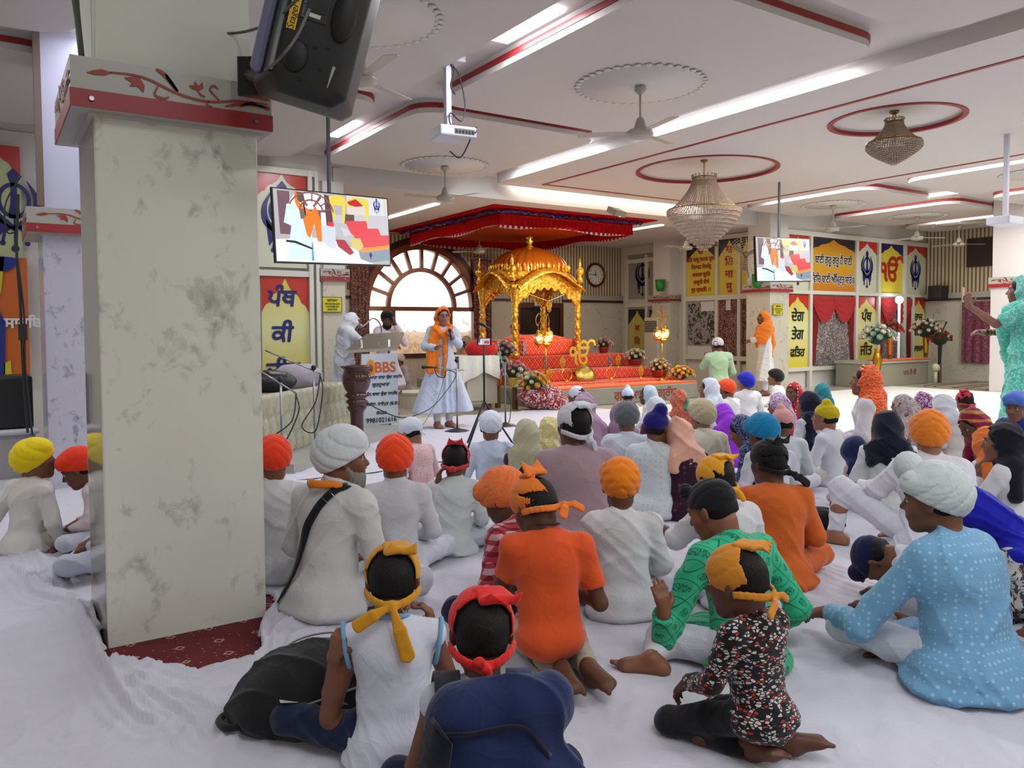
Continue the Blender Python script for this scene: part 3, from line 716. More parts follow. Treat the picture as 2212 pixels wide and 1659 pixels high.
# ---------------------------------------------------------------- the congregation
WH, WH2, WH3, CRM = cloth('#c9cacc'), cloth('#bfc4ca'), cloth('#d2d0cc'), cloth('#c8c4b2')
TRW = cloth('#c3c5cf'); BLK = cloth('#0d0d10'); NAV = cloth('#0c1030'); JEAN = cloth('#141f3c', rough=.9)
def drape(root, objname, pts, w, m, name, off=.004, th=.004, parent=None):
    """a strip of cloth or webbing laid over a garment"""
    ob = next(c for c in root.children if c.name.startswith(objname)); P = []
    for p in bez(pts, 8):
        ok, loc, nor, _ = ob.closest_point_on_mesh(Vector(p)); P.append((loc+nor*off, nor.normalized()))
    for _ in range(5): P = [P[0]]+[((P[i-1][0]+P[i][0]*2+P[i+1][0])/4+P[i][1]*.0006, (P[i-1][1]+P[i][1]+P[i+1][1]).normalized()) for i in range(1, len(P)-1)]+[P[-1]]
    mb = MB(); vs = []; n = len(P)
    for i in range(n):
        t = (P[min(i+1, n-1)][0]-P[max(i-1, 0)][0]).normalized(); s = t.cross(P[i][1]).normalized()
        for a, b in ((-1, 0), (1, 0), (1, 1), (-1, 1)): vs.append(P[i][0]+s*a*w/2+P[i][1]*b*th)
    fs = [(i*4+a, i*4+(a+1) % 4, i*4+4+(a+1) % 4, i*4+4+a) for i in range(n-1) for a in range(4)]+[(3, 2, 1, 0), tuple(n*4-4+a for a in range(4))]
    mb.add(vs, fs); return mb.build(name, m, parent or root, True)
def ring(root, J, name, m, r, R, tilt=0., z=0., th=1., y=0.):
    mb = MB(); N = J['neck']; s = J['s']
    mb.tube([Vector((N[0]+R*s*math.cos(a), N[1]+y*s+R*s*math.sin(a)*th, N[2]+z*s+tilt*s*math.sin(a))) for a in np.linspace(0, 2*PI, 33)[:-1]], r*s, 8, True); return mb.build(name, m, root, True)
def bangle(name, m, C, n, R, r, root):
    n = Vector(n).normalized(); a = n.orthogonal().normalized(); b = n.cross(a); mb = MB()
    mb.tube([Vector(C)+(a*math.cos(t)+b*math.sin(t))*R for t in np.linspace(0, 2*PI, 25)[:-1]], r, 6, True); return mb.build(name, m, root, True)
T = lambda col, **o: ('turban', cloth(col), o)
PK = lambda col, **o: ('patka', cloth(col), o)
SF = lambda m, **o: ('scarf', m if not isinstance(m, str) else cloth(m), o)
S1, S2, S3, S4 = '#7d523b', '#6b432f', '#8f6148', '#5a3625'

# --- far left, beside the marble pillar
person((72, 985), .74, -50, 'boy in yellow tied turban and white kurta sitting left of the marble pillar', T('#e6cc10', big=1.05, tilt=.35, low=.02), WH3, cloth('#b4aea0'), S1, head=(5, -30), face=True,
       arms=(((-.26, -.12, .22), (-.34, -.22, .05), (-.3, -.3, -1)), ((.22, .05, .25), (.2, .12, .04), (.2, .6, -.6))), seed=5)
person((166, 1002), .68, 78, 'boy in orange-red turban and pale pink kurta facing the boy in yellow turban', T('#e03a1c', big=1.02), cloth('#cfc0c6'), TRW, S2, head=(-28, 0), lean=.22, face=True, seed=9)
person((238, 1003), .76, 84, 'person in grey-white kurta half hidden behind the left edge of the marble pillar', T('#c04a30'), cloth('#b9bcc6'), cloth('#b6bac9'), S2, lean=.1, seed=12,
       knee=(((-.40, .34, .16), (.0, .44, .06), (.8, .3, -.1), (0, .3, 1)), None))
# --- right of the pillar
person((590, 983), .86, 4, 'person in orange-red turban and white kurta cut off by the right edge of the pillar', T('#e23c18', big=1.02), WH, TRW, S2, seed=14)
def x_elder(root, J, s):
    N = J['neck']
    drape(root, 'kurta', [(.075, .075, N[2]-.06*s), (.085, .0, N[2]+.0*s), (.06, -.075, N[2]-.02), (-.02, -.13, N[2]-.16*s), (-.10, -.14, N[2]-.30*s), (-.17, -.12, .10), (-.19, -.08, .06)], .036*s, cloth('#12141c'), 'bag_strap', .004, .007)
    mb = MB(); mb.tube(bez([(.06, .12, N[2]-.16), (.085, .07, N[2]-.05), (.075, -.0, N[2]+.01), (.0, -.055, N[2]+.02), (-.075, -.0, N[2]+.01), (-.085, .07, N[2]-.06), (-.05, .12, N[2]-.16)], 6), .019, 8); mb.build('neck_scarf', cloth('#e0791c'), root, True)
    st_ = next(c for c in root.children if c.name.startswith('bag_strap')).data.vertices; q0 = st_[4*14+2].co; q1 = st_[4*17+3].co; c = MB(); c.tube([st_[4*14+3].co, st_[4*14+2].co, st_[4*17+2].co, st_[4*17+3].co], .0022, 6, True); c.build('strap_buckle', mat('steel', '#9a9ca0', .3, 1.), root)
person((738, 975), 1.0, -38, 'bearded man in white turban and white kurta with a black bag strap across his back', T('#c9ced0', big=1.12, freq=120, tilt=.42, ang=1.2, hair='#1a1614', low=.012), cloth('#c4c5c2'), TRW, '#6f442e', head=(-2, -46), lean=.16, face=True,
       beard=(hairm('#7d7a70'), .20), extra=x_elder, seed=17)
person((853, 984), .84, -2, 'boy in round orange-red turban and white kurta right of the bearded man', T('#ec4318', big=1.08, freq=330, ang=.75), cloth('#c0c2c6'), TRW, S2, seed=21)
person((885, 925), .72, 42, 'child in white head cloth and pink embroidered kurta behind the orange-red turban', ('cap', cloth('#c6cdda'), {}), cloth('#d2b2b4', 'dots', '#c09a9e', .8), cloth('#c9ccd6'), S3, head=(-18, 10), lean=.2, face=True, seed=22)
person((985, 985), .72, -10, 'boy in red bandana with bare crown and white shirt, hand raised to his ear', ('bandana', cloth('#c8323c'), {'hr': .092, 'hole': (0, -.10, .05), 'flap': (.01, -.11, .105), 'tails': (((-.015, -.01, -.014), .006), ((.015, -.01, -.012), .006))}), cloth('#c3cbcb'), cloth('#bcc4cc'), S2, lean=.22, head=(-14, 0), seed=25,
       arms=(((-.24, .10, .30), (-.125, .06, .56), (.1, .1, 1), (-1, 0, 0), .6), None))
person((1060, 915), .76, 2, 'boy in white turban and bluish white shirt behind the phone tripod', T('#ccd4e2', big=.98, freq=300), cloth('#bcc9dc'), cloth('#aebccc'), S2, seed=27, arms=(((-.27, .0, .26), (-.30, .10, .08), (.0, .7, -.5)), None))
person((1137, 935), .72, 0, 'girl in sheer olive veil and sleeveless maroon dress', SF(cloth('#a3a286'), open=.85, long=.18), cloth('#3c1026'), cloth('#b9b489'), S3, sleeve=.22, top_opts={'name': 'dress'}, seed=29)
person((1190, 925), .66, -30, 'person in gold-green veil mostly hidden behind the white bandana man', SF(cloth('#b9ac74', 'floral', '#d8cf98')), cloth('#8a6a84'), cloth('#1a1418'), S3, seed=30)
person((1241, 905), 1.06, 8, 'broad man in white bandana and mauve t-shirt with his back turned', ('bandana', cloth('#c6cbd2'), {'hr': .066, 'hole': (0, -.115, .045), 'flap': (.05, -.10, .085), 'tails': (((-.02, -.01, -.02), .008), ((.02, -.02, -.065), .009)), 'hx': .0, 'kx': .03}), cloth('#a08890'), cloth('#8c8088'), '#54342a', head=(0, 22), bw=1.12, lean=.14, sleeve=.75, top_opts={'collar': 0, 'name': 't_shirt', 'fold': .004}, face=True, seed=31)
person((1247, 850), .74, 10, 'small person in white bandana and glasses ahead of the mauve veil', ('bandana', cloth('#ccd2de'), {'hr': .05}), WH, TRW, S2, head=(0, 55), face=True, glasses='#151515', seed=32)
person((1263, 872), .86, 0, 'woman in dusty mauve veil directly before the stage corner', SF('#a5889e', wide=1.15), cloth('#a98a9c'), cloth('#a98a9c'), S2, seed=33)
person((1340, 890), .74, 8, 'woman in darker mauve veil half behind the black striped turban', SF('#8d6f8a', wide=1.1), cloth('#9a7c96'), cloth('#9a7c96'), S2, seed=34)
person((1356, 851), .60, 6, 'child in pale blue patka with topknot in front of the stage lettering', PK('#b9c6de', kr=.040, knot=(0, -.01, .125)), WH, TRW, S2, seed=35)
person((1354, 897), .84, 0, 'man in black striped turban and white shirt', ('turban', cloth('#0e1016', 'stripe', '#8f959c', 2.2), {'big': 1.06, 'freq': 200}), cloth('#c0c8d2'), TRW, S2, seed=36)
person((1400, 848), .70, 62, 'girl with pale blue veil slipped back, facing left before the stage', SF('#a9bcc8', open=1.15), WH, TRW, S4, head=(-4, 15, 8), face=True, seed=37)
person((1418, 877), .74, 20, 'person in plain white veil left of the navy patka', SF('#c2ccd4'), cloth('#5a1838'), TRW, S3, seed=38)
person((1418, 913), .86, -14, 'man in deep navy patka with large topknot, glasses and white quilted kurta', PK('#150c66', kr=.050, knot=(.03, .0, .125)), cloth('#c3cccf', 'dots', '#b4bfc4', .5), TRW, S2, head=(0, -22), bw=1.08, face=True, glasses='#5a2a20', seed=40)
person((1464, 932), .78, 22, 'woman in peach veil and dark maroon sequinned dress', SF('#d8a690', long=.12), cloth('#2a0c22', 'dots', '#54304c', .45), cloth('#2a0c22'), S3, head=(-20, 10), lean=.2, top_opts={'name': 'dress'}, seed=41)
person((1466, 860), .72, 30, 'woman in red paisley veil with a green fold', SF(cloth('#a03a2c', 'paisley', '#c88a6a', 1.1)), cloth('#a03a2c', 'paisley', '#c88a6a', .9), cloth('#b8b098'), S2, seed=42,
       extra=lambda root, J, s: drape(root, 'scarf', [(.0, -.10, J['head'][2]-.09), (.05, -.08, J['head'][2]-.01), (.085, -.03, J['head'][2]+.03)], .085, cloth('#2a8066', 'floral', '#4aa07c'), 'green_fold', .002, .008))
person((1517, 892), .82, 14, 'man in sand beige turban and cream kurta', T('#b0a686', big=1.10, freq=170, ang=.5, tilt=.3), CRM, TRW, S3, bw=1.1, head=(0, 18), seed=44)
person((1532, 835), .84, 66, 'woman in white veil resting her chin on her hand', SF('#c3cdd8', open=1.15, wide=1.1), WH2, TRW, S1, head=(2, 10), face=True, arms=(((-.20, .22, .22), (-.02, .20, .47), (0, -.1, 1), (-1, 0, 0), 1.1), None), seed=45)
person((1570, 836), .76, 58, 'boy in orange turban next to the royal blue turban', T('#e04c1c', big=1.0), WH, TRW, S2, head=(-6, 0), seed=46, face=True)
person((1612, 822), .80, 22, 'boy in tall royal blue turban and white kurta', T('#101c9c', big=1.08, tilt=.6, ang=1.2), WH, TRW, S1, head=(4, 25), seed=47)
person((1676, 812), .78, 74, 'boy in black turban facing left before the woman in orange shawl', ('turban', cloth('#0c0c0e'), {'big': 1.02, 'tilt': .5}), WH, TRW, S1, head=(4, 0), face=True, seed=48)
person((1681, 870), .72, 60, 'woman in purple and white flowered veil', SF(cloth('#c8b4c8', 'floral', '#5e2668', 1.1), open=1.1, wide=1.1), cloth('#9c2038'), cloth('#c8b4c8'), S1, head=(-10, 10), seed=49)
person((1714, 842), .74, 150, 'girl in red veil with white dots facing the camera', SF(cloth('#a8182a', 'dots', '#d8b8b8', .5), front=((1, .3), (-1, .3))), cloth('#a8182a'), cloth('#a01828'), S4, head=(-6, 0), face=True, seed=50)
person((1746, 868), .80, 46, 'girl in plain navy hood and white kurta', SF('#0c1028', open=1.), WH2, TRW, S1, head=(-4, 20), face=True, seed=51)
person((1776, 843), .62, 20, 'person in teal veil behind the navy hood', SF('#12646e', open=1.), WH, TRW, S2, head=(-10, 0), seed=52)
person((1690, 905), .78, 10, 'boy in pink patka with topknot and white kurta', PK('#cc9490', kr=.037, knot=(-.01, -.01, .122)), cloth('#bfc8cc'), TRW, S2, head=(-6, 10), seed=53)
person((1785, 893), .78, 62, 'boy in yellow patka and glasses facing left', PK('#bba612', kr=.042, knot=(0, -.01, .12)), cloth('#c4c6ce'), cloth('#c6c2bc'), S3, head=(2, 10), face=True, glasses='#2c1c1c', arms=(((-.25, .12, .20), (-.12, .35, .16), (0, 1, 0)), ((.25, .10, .2), (.18, .36, .14), (0, 1, 0))), seed=54)
person((1560, 893), .66, 30, 'person in bright violet veil right of the beige turban', SF('#8a2ec4', long=.4, wide=1.3), cloth('#8a2ec4'), cloth('#c0b0c0'), S2, head=(-40, 0), lean=.3, seed=55)
person((1600, 922), .74, 62, 'girl in navy patterned veil looking down', SF(cloth('#141a48', 'floral', '#8088b0', 1.1), open=1.15), cloth('#141a48', 'floral', '#8088b0', 1.1), TRW, S1, head=(-30, 10), lean=.2, face=True, seed=56)
person((1646, 928), .80, 28, 'boy in sky blue turban and white kurta', T('#0c78a8', big=1.12, freq=170, ang=.4, tilt=.5), cloth('#c2c5d0'), TRW, S2, head=(-16, 20), lean=.2, seed=57)
person((1661, 985), .84, 12, 'boy in pointed black head cloth and orange kurta, back turned', ('bandana', cloth('#0b0b0d'), {'hr': .04, 'hole': (0, -.15, .0), 'flap': (.035, -.105, .112), 'tails': (((.03, -.02, -.03), .016), ((.09, -.03, -.07), .02)), 'kx': .03}), cloth('#c35c1e'), cloth('#b8561e'), S4, head=(-8, 30), lean=.26, bw=1.05, seed=59, top_opts={'collar': 0})
person((1546, 1022), .80, 30, 'boy in mustard bandana and white kurta, arm stretched to the left', ('bandana', cloth('#dc9c20'), {'hr': .06, 'hole': (.0, -.12, .03), 'hx': .03, 'flap': (.04, -.11, .085), 'tails': (((.03, -.02, -.03), .010), ((.04, -.02, -.05), .010))}), WH, TRW, S4, head=(-12, 10), lean=.24, sleeve=1.3,
       arms=(((-.26, .22, .36), (-.30, .48, .42), (-.2, 1, .1), (0, 0, 1), .4), None), seed=61)
person((1340, 1035), .80, 4, 'boy in orange tied turban and long white kurta seen from behind', ('turban', cloth('#e37c14'), {'big': 1.0, 'freq': 90, 'low': .045, 'ang': .3, 'tilt': .15}), cloth('#c6c6c8'), TRW, S4, lean=.16, seed=63, arms=(((-.25, .08, .20), (-.2, .25, .2), (.3, 1, 0)), None))
person((1083, 1062), .80, 35, 'boy in light orange turban and red checked shirt behind the orange t-shirt', T('#e0743c', big=1.05, low=.03), cloth('#b03440', 'check', '#a83844', 1., c3='#6c1c28'), JEAN, S4, head=(-34, 20), lean=.3, face=True, top_opts={'name': 'checked_shirt'}, seed=64,
       knee=(((-.36, .24, .13), (-.05, .42, .06), (.5, .5, 0), (0, 0, 1)), ((.34, .24, .13), (.05, .42, .06), (-.5, .5, 0), (0, 0, 1))))
def x_cord(root, J, s): ring(root, J, 'neck_cord', mat('cord_black', '#120d0c', .7), .0035, .062, -.012, .028)
person((1152, 1075), .78, 4, 'boy in orange bandana and orange t-shirt kneeling with bare soles showing', ('bandana', cloth('#dc7428'), {'hr': .066, 'hole': (0, -.105, .06), 'hx': .045, 'flap': (-.005, -.075, .135), 'tails': (((.05, -.03, -.035), .012), ((-.04, -.01, -.045), .016)), 'kx': .045}), cloth('#cf4e1e'), cloth('#a39a84'), '#5a3826', pose='kneel', head=(-34, 34), lean=.10, sleeve=.72, top_opts={'collar': 0, 'name': 't_shirt', 'loose': 1.1}, face=True, extra=x_cord, seed=66,
       arms=(((-.22, .10, .42), (-.06, .30, .40), (.4, 1, 0)), ((.25, .02, .36), (.12, .26, .38), (-.4, 1, .1))), hem=.92,
       knee=(((-.10, .34, .07), (.06, -.16, .065), (.2, -1, -.15), (0, 0, -1)), ((.15, .34, .075), (.19, -.16, .075), (.45, -1, -.2), (0, .1, -1))))
person((1535, 1082), .84, 34, 'boy in black patka and green block-printed kurta, left hand raised', PK('#0e1014', kr=.030, knot=(-.02, .07, .105)), cloth('#2fae80', 'lattice', '#0b4a38', 1.), cloth('#c2c4cc'), '#7c4f38', head=(-26, 30), lean=.24, face=True, hem=1.02, seed=68,
       arms=(((-.33, .16, .13), (-.36, .10, .27), (-.15, -.05, 1), (0, -1, .1), .5), ((.34, .05, .22), (.30, .20, .08), (.1, 1, -.3))), knee=(((-.30, .22, .11), (-.42, .10, .07), (-.9, .5, .1), (0, 0, 1)), None), top_opts={'cuffw': 1.1})
def x_wrist(root, J, s):
    W = J['arm'][0][1]; E = J['arm'][0][0]; bangle('wrist_thread', mat('thread', '#7a2018', .8), W+(E-W)*.12, W-E, .027*s, .0025, root)
person((1592, 1233), .62, 50, 'small boy in mustard bandana and black shirt with red and white print', ('bandana', cloth('#c07c22'), {'hr': .078, 'hole': (0, -.10, .045), 'hx': .0, 'flap': (.055, -.115, .07), 'tails': (((-.085, -.01, -.04), .012), ((.04, -.02, -.02), .008)), 'kx': .0}), cloth('#100f12', 'print', '#b9b3ae', 1.15, c3='#b02c22'), BLK, S4, pose='kneel', head=(-14, 16), lean=.10, face=True, extra=x_wrist, hem=1.05, seed=70, top_opts={'name': 'printed_shirt'},
       arms=(((-.22, .10, .40), (-.16, .32, .30), (-.1, 1, -.9), (-.3, .6, .7), .7), ((.22, .12, .38), (.10, .30, .30), (-.2, 1, -.3))),
       knee=(((-.20, .40, .08), (-.06, -.02, .06), (0, -1, 0), (0, 0, -1)), ((.12, .36, .08), (.13, -.10, .065), (.7, -.8, 0), (0, .1, -1))))
def x_vest(root, J, s):
    ring(root, J, 'neck_trim', cloth('#6f9fc4'), .011, .066, -.02, .004, 1., -.003)
    for q in (0, 1):
        c = J['sh'][q]; sg = -1 if q == 0 else 1; mb = MB()
        mb.tube([Vector((c[0]+sg*.030*s+sg*.014*s*math.cos(a), c[1]+.064*s*math.sin(a), c[2]-.028*s+.090*s*math.cos(a))) for a in np.linspace(0, 2*PI, 25)[:-1]], .0105*s, 6, True); mb.build('armhole_trim', cloth('#6f9fc4'), root, True)
    m = mat('bead_cord', '#b08a6a', .5); mb = MB(); N = J['neck']
    for k in range(26):
        a = PI+PI*k/25; mb.sph((N[0]+.068*s*math.cos(a), N[1]+.064*s*math.sin(a), N[2]+.042*s+.014*s*math.sin(k*.9)), .0045, 8, 6)
    mb.build('bead_necklace', m, root, True)
rt, Jt = person((848, 1232), .73, -2, 'boy in mustard bandana and white vest with blue trim, holding the tail of the knot', ('bandana', cloth('#c58a1c'), {'hr': .092, 'hole': (0, -.10, .03), 'hx': -.01, 'flap': (.04, -.09, .10), 'tails': (((-.11, -.015, -.055), .018), ((.05, -.03, -.155), .021))}), cloth('#c6c9d4'), JEAN, '#744a35', lean=.12, head=(-6, 0), sleeve=0, top_opts={'collar': 0, 'name': 'vest', 'loose': 1.05, 'fold': .004}, extra=x_vest, hem=1.0, seed=72,
       arms=(((-.265, .05, .19), (-.235, .0, .455), (.25, .1, 1), (-.6, -1, 0), 1.0), ((.24, .16, .25), (.16, .12, .50), (-.1, .1, 1), (1, 0, 0), .9)),
       knee=(((-.46, .20, .12), (-.04, .40, .06), (.7, .3, -.1), (0, .3, 1)), None))
def decal(root, on, p, body, size, m, rot=0., up=(0, 0, 1)):
    ob = next(c for c in root.children if c.name.startswith(on)); ok, loc, n, _ = ob.closest_point_on_mesh(Vector(p)); u = Vector(up).cross(n).normalized(); v = n.cross(u); u2 = u*math.cos(rot)+v*math.sin(rot); v2 = n.cross(u2)
    if body: return script('print_lettering', body, size, m, root, loc+n*.004, u2, v2, th=.001, res=24)
    return MB().poly([(-size, -size*.7), (size, -size*.7), (size, size*.7), (-size, size*.7)], .002, loc+n*.003, u2, v2).build('sewn_patch', m, root)
for p, t, z, c, r in (((-.30, .16, .30), None, .034, '#c4bcb8', .3), ((-.30, .16, .30), '32', .05, '#c8b030', .3), ((-.20, .22, .30), 'ME', .05, '#c8b030', -.9), ((-.17, .18, .30), 'RDNA', .045, '#c8c8c8', -1.0), ((-.34, .26, .28), 'FRANCE', .04, '#b8b8b8', .1)): decal(rt, 'trousers', p, t, z, mat('print'+c, c, .7), r, (0, 1, 0))
def x_pack(root, J, s):
    navy = cloth('#101f48', rough=.8); blk = cloth('#0b0f1e', rough=.8); z0 = J['neck'][2]
    P = Sdf(); P.rc((-.07, -.17, z0-.0), (.13, -.17, z0+.02), .075, .075, .05); P.el((.03, -.20, z0-.20), (.205, .10, .22), None, .04); P.rc((-.09, -.19, .09), (.15, -.19, .09), .09, None, .06)
    bag = empty('backpack', root.location, root.rotation_euler.z, 'navy blue school backpack worn by the boy in red bandana', 'backpack')
    P.mesh('bag_body', .006, navy, bag, folds(4, .010, 1.5), zmin=.003)
    Q = Sdf(); Q.el((.045, -.275, z0-.26), (.155, .06, .13), None, .03); Q.mesh('front_pocket', .006, cloth('#152a5c', rough=.8), bag, folds(8, .003, 1.3))
    for zz, w in ((z0-.08, .16), (z0-.13, .17)):
        mb = MB(); mb.tube(bez([(.03-w, -.22, zz-.06), (.03-w*.5, -.285, zz), (.03, -.30, zz+.012), (.03+w*.5, -.285, zz), (.03+w, -.22, zz-.06)], 8), .005, 6); mb.build('zip', cloth('#070a16'), bag, True)
    for nm, pts, w_, m_ in (('side_panel', [(-.13, -.30, z0+.03), (-.155, -.32, z0-.10), (-.165, -.32, z0-.25), (-.16, -.3, .06)], .075, blk), ('pocket_seam', [(-.10, -.4, .08), (-.08, -.4, z0-.20), (.03, -.4, z0-.09), (.14, -.4, z0-.20), (.17, -.4, .08)], .012, blk), ('pocket_seam', [(-.02, -.4, .05), (.0, -.4, z0-.27), (.09, -.4, z0-.20), (.18, -.4, z0-.26), (.2, -.4, .05)], .010, blk), ('top_seam', [(-.12, -.3, z0-.02), (.03, -.32, z0+.03), (.17, -.3, z0-.03)], .010, blk), ('zip_pull', [(-.06, -.4, z0-.09), (-.05, -.4, z0-.15)], .008, mat('zip_grey', '#8c8c88', .4, .6))): drape(bag, 'bag_body', pts, w_, m_, nm, .002, .003)
    for q in (0, 1):
        c = J['sh'][q]; sg = -1 if q == 0 else 1
        mb = MB(); pts = bez([(sg*.075, -.15, c[2]-.02), (sg*.085, -.08, c[2]+.055), (sg*.090, .02, c[2]+.068), (sg*.10, .09, c[2]+.0), (sg*.11, .11, c[2]-.15)], 8)
        vs = []
        for p in pts:
            for a, b in ((-.032, 0), (.032, 0), (.032, .012), (-.032, .012)): vs.append((p[0]+a, p[1], p[2]+b))
        n = len(pts); mb.add(vs, [(i*4+a, i*4+(a+1) % 4, i*4+4+(a+1) % 4, i*4+4+a) for i in range(n-1) for a in range(4)]+[(3, 2, 1, 0), tuple(n*4-4+a for a in range(4))]); mb.build('shoulder_strap', blk if q == 0 else navy, bag, True)
    mb = MB(); mb.tube(bez([(.02, -.13, z0-.03), (.03, -.14, z0+.05), (.06, -.14, z0+.05), (.07, -.13, z0-.03)], 8), .007, 6); mb.build('grab_loop', cloth('#b8b6a8'), bag, True)
person((1040, 1340), .72, 2, 'boy in bright red bandana wearing a navy backpack in the front row', ('bandana', cloth('#cf2320'), {'hr': .092, 'hole': (0, -.10, .025), 'hx': .005, 'flap': (.065, -.10, .095), 'tails': (((-.016, -.01, .022), .010), ((.012, -.01, -.014), .008))}), cloth('#c2c6ce'), JEAN, '#704833', lean=.10, head=(-4, 0), sleeve=0, top_opts={'collar': 0, 'name': 'vest'}, extra=x_pack, seed=74)
def x_blue(root, J, s):
    A = J['arm'][0]; W, E = A[1], A[0]; bangle('gold_bangle', mat('gold', '#c99a45', .25, 1.), W+(E-W)*.05, W-E, .036*s, .0035, root)
person((2020, 1062), .92, 52, 'boy in white turban with topknot and light blue printed kurta', T('#bcc4c4', big=1.06, knot=(0, .075, .125), kr=.055, freq=240), cloth('#6c9cbe', 'dots', '#8fb6d0', .8), cloth('#c6cad2'), '#6f4632', head=(-6, 26), lean=.20, bw=1.28, face=True, extra=x_blue, hem=1.12, seed=76,
       arms=(((-.30, .26, .20), (-.22, .50, .16), (-.1, 1, -.3), (-.2, .1, 1), .5), ((.30, .10, .20), (.10, .36, .07), (-.4, 1, -.5))), knee=(((-.22, .42, .13), (.02, .46, .07), (.9, .3, -.1), (0, -.2, 1)), ((.34, .20, .13), (.0, .34, .06), (-.95, .3, -.15), (-.1, .8, .6))))
person((2008, 930), .95, 14, 'man in orange layered turban and white kurta, one knee drawn up', T('#dd7c22', big=1.10, freq=150, ang=.35, tilt=.45), cloth('#cbcdd4'), cloth('#cdd0da'), S3, head=(-6, -6), lean=.2, bw=1.2, seed=78,
       knee=(((-.48, .22, .36), (-.52, .18, .07), (-.9, .4, 0), (0, 0, 1)), None), arms=(((-.30, .14, .36), (-.36, .32, .36), (-.3, 1, -.4)), None))
person((1918, 916), .84, 6, 'girl in dark navy hood and fitted white kurta, back turned', SF('#0b1024', long=.1, open=.9), cloth('#c6ccca'), TRW, S1, seed=80)
def x_tiara(root, J, s):
    Hc, H, h = J['head'], J['H'], J['h']; mb = MB(); mr = MB()
    for k in range(9):
        a = PI*(.1+.8*k/8); p = Hc+H@(V3(.094*math.cos(a)*1.0, .02, .06+.07*math.sin(a))*h); (mb if k % 2 else mr).sph(p, .009, 8, 6)
    mb.build('white_beads', mat('pearl', '#e8e2d0', .3), root, True); mr.build('red_flowers', mat('redflower', '#a81c20', .6), root, True)
person((1872, 815), 1.02, 84, 'upright girl in orange printed veil with beaded headband, facing left', SF(cloth('#dc4c1c', 'paisley', '#e08a58', .6), open=1.15, long=.35), cloth('#c8c4cc'), TRW, '#7d5240', head=(4, 0), lean=.02, face=True, extra=x_tiara, seed=82, pose='kneel')
person((1948, 873), .78, 64, 'woman in grey veil with dark and red flowers', SF(cloth('#a39c9a', 'floral', '#7c7474', .5, c3='#7c2830'), open=1.15, wide=1.1), cloth('#b4a8a4', 'floral', '#98807e', .5), TRW, S1, head=(-18, 0), lean=.2, seed=84)
person((1992, 868), .72, 40, 'person in purple veil with white flowers', SF(cloth('#5c1450', 'floral', '#c8a8c4', .7), open=.9), cloth('#5c1450'), TRW, S2, head=(-20, 0), lean=.25, seed=85)
person((2036, 874), .76, 40, 'woman in plain white veil left of the red kerchief', SF('#b9bec6', long=.3, wide=1.2), cloth('#bdb9b2'), TRW, S1, head=(-20, 0), lean=.2, seed=86)
person((2084, 862), .72, 30, 'boy in red and mustard bandana behind the maroon veil', [('bandana', cloth('#a8283a'), {'hr': .06, 'hole': (.06, -.10, .0), 'flap': (-.05, -.07, .11)})], cloth('#c9941c'), TRW, S4, head=(-16, 0), lean=.2, seed=87)
person((2098, 908), .80, 130, 'woman in maroon veil with gold border bent forward', SF(cloth('#7c1438', 'stripe', '#a8743c', .18), open=1.05, wide=1.1), cloth('#7c1438'), cloth('#7c1438'), S4, head=(-30, 0), lean=.35, face=True, seed=88)
person((2128, 950), .66, 40, 'person in plain orange veil left of the girl in dark hood', SF('#d8702a', long=.35, wide=1.1), WH, TRW, S3, head=(-16, 0), lean=.2, seed=89)
person((2168, 945), .84, 70, 'girl in blue-black hood with fingers at her mouth', SF('#0b0c1a', open=1.2, long=.2), cloth('#c6c8ca'), cloth('#c2c8c8'), '#7d5240', head=(-2, 10), face=True, seed=90, arms=(((-.22, .20, .26), (-.06, .24, .47), (0, 0, 1), (-.4, 1, 0), .9), ((.24, .12, .2), (.1, .25, .15), (-.3, 1, 0))))
person((2196, 872), .84, 160, 'boy in cornflower blue turban looking back at the camera', T('#4a66b8', big=1.05, freq=300, ang=.2), cloth('#1c2a7a'), TRW, '#6a4434', face=True, seed=91)
person((1843, 968), .54, 30, 'small person in navy veil and pale flowered dress', SF('#0e1a48', long=.1), cloth('#b8a8a0', 'floral', '#a88078', .5), cloth('#b8a8a0'), S1, head=(-30, 0), lean=.3, seed=92)
person((2096, 1105), .74, 100, 'person in royal blue veil and flowered shirt behind the light blue kurta', SF('#1016a0', long=.35, wide=1.25), cloth('#c6c2ba', 'floral', '#4a4244', .45), TRW, S1, head=(-40, 0), lean=.45, seed=93)
def bent():
    return person((1880, 1205), .78, 72, 'boy in navy patka bowing low beside the light blue kurta', PK('#0c0c3c', kr=.045, knot=(0, .07, .10)), cloth('#c9ccd4'), TRW, S2, pose='kneel', head=(-96, 0), lean=.1, bend=72, seed=94, arms=(((-.24, .42, .20), (-.12, .60, .05), (0, 1, -.1)), ((.26, .40, .22), (.16, .62, .06), (0, 1, -.1))), hem=1.0, sleeve=1.3, zc=1)
bent()
person(None, .9, 80, 'person beyond the right edge of the frame with one bare foot stretched in', None, cloth('#b9c0c8'), cloth('#b9bcc4'), '#6f4632', pos=(pz(2330, 1560).x+.34, pz(2330, 1560).y), seed=96,
       knee=(((-.16, .45, .10), (-.10, .66, .07), (.0, 1, .2), (-1, .1, .6)), ((.30, .2, .12), (.3, .4, .07), (.3, 1, 0), (0, 0, 1))))
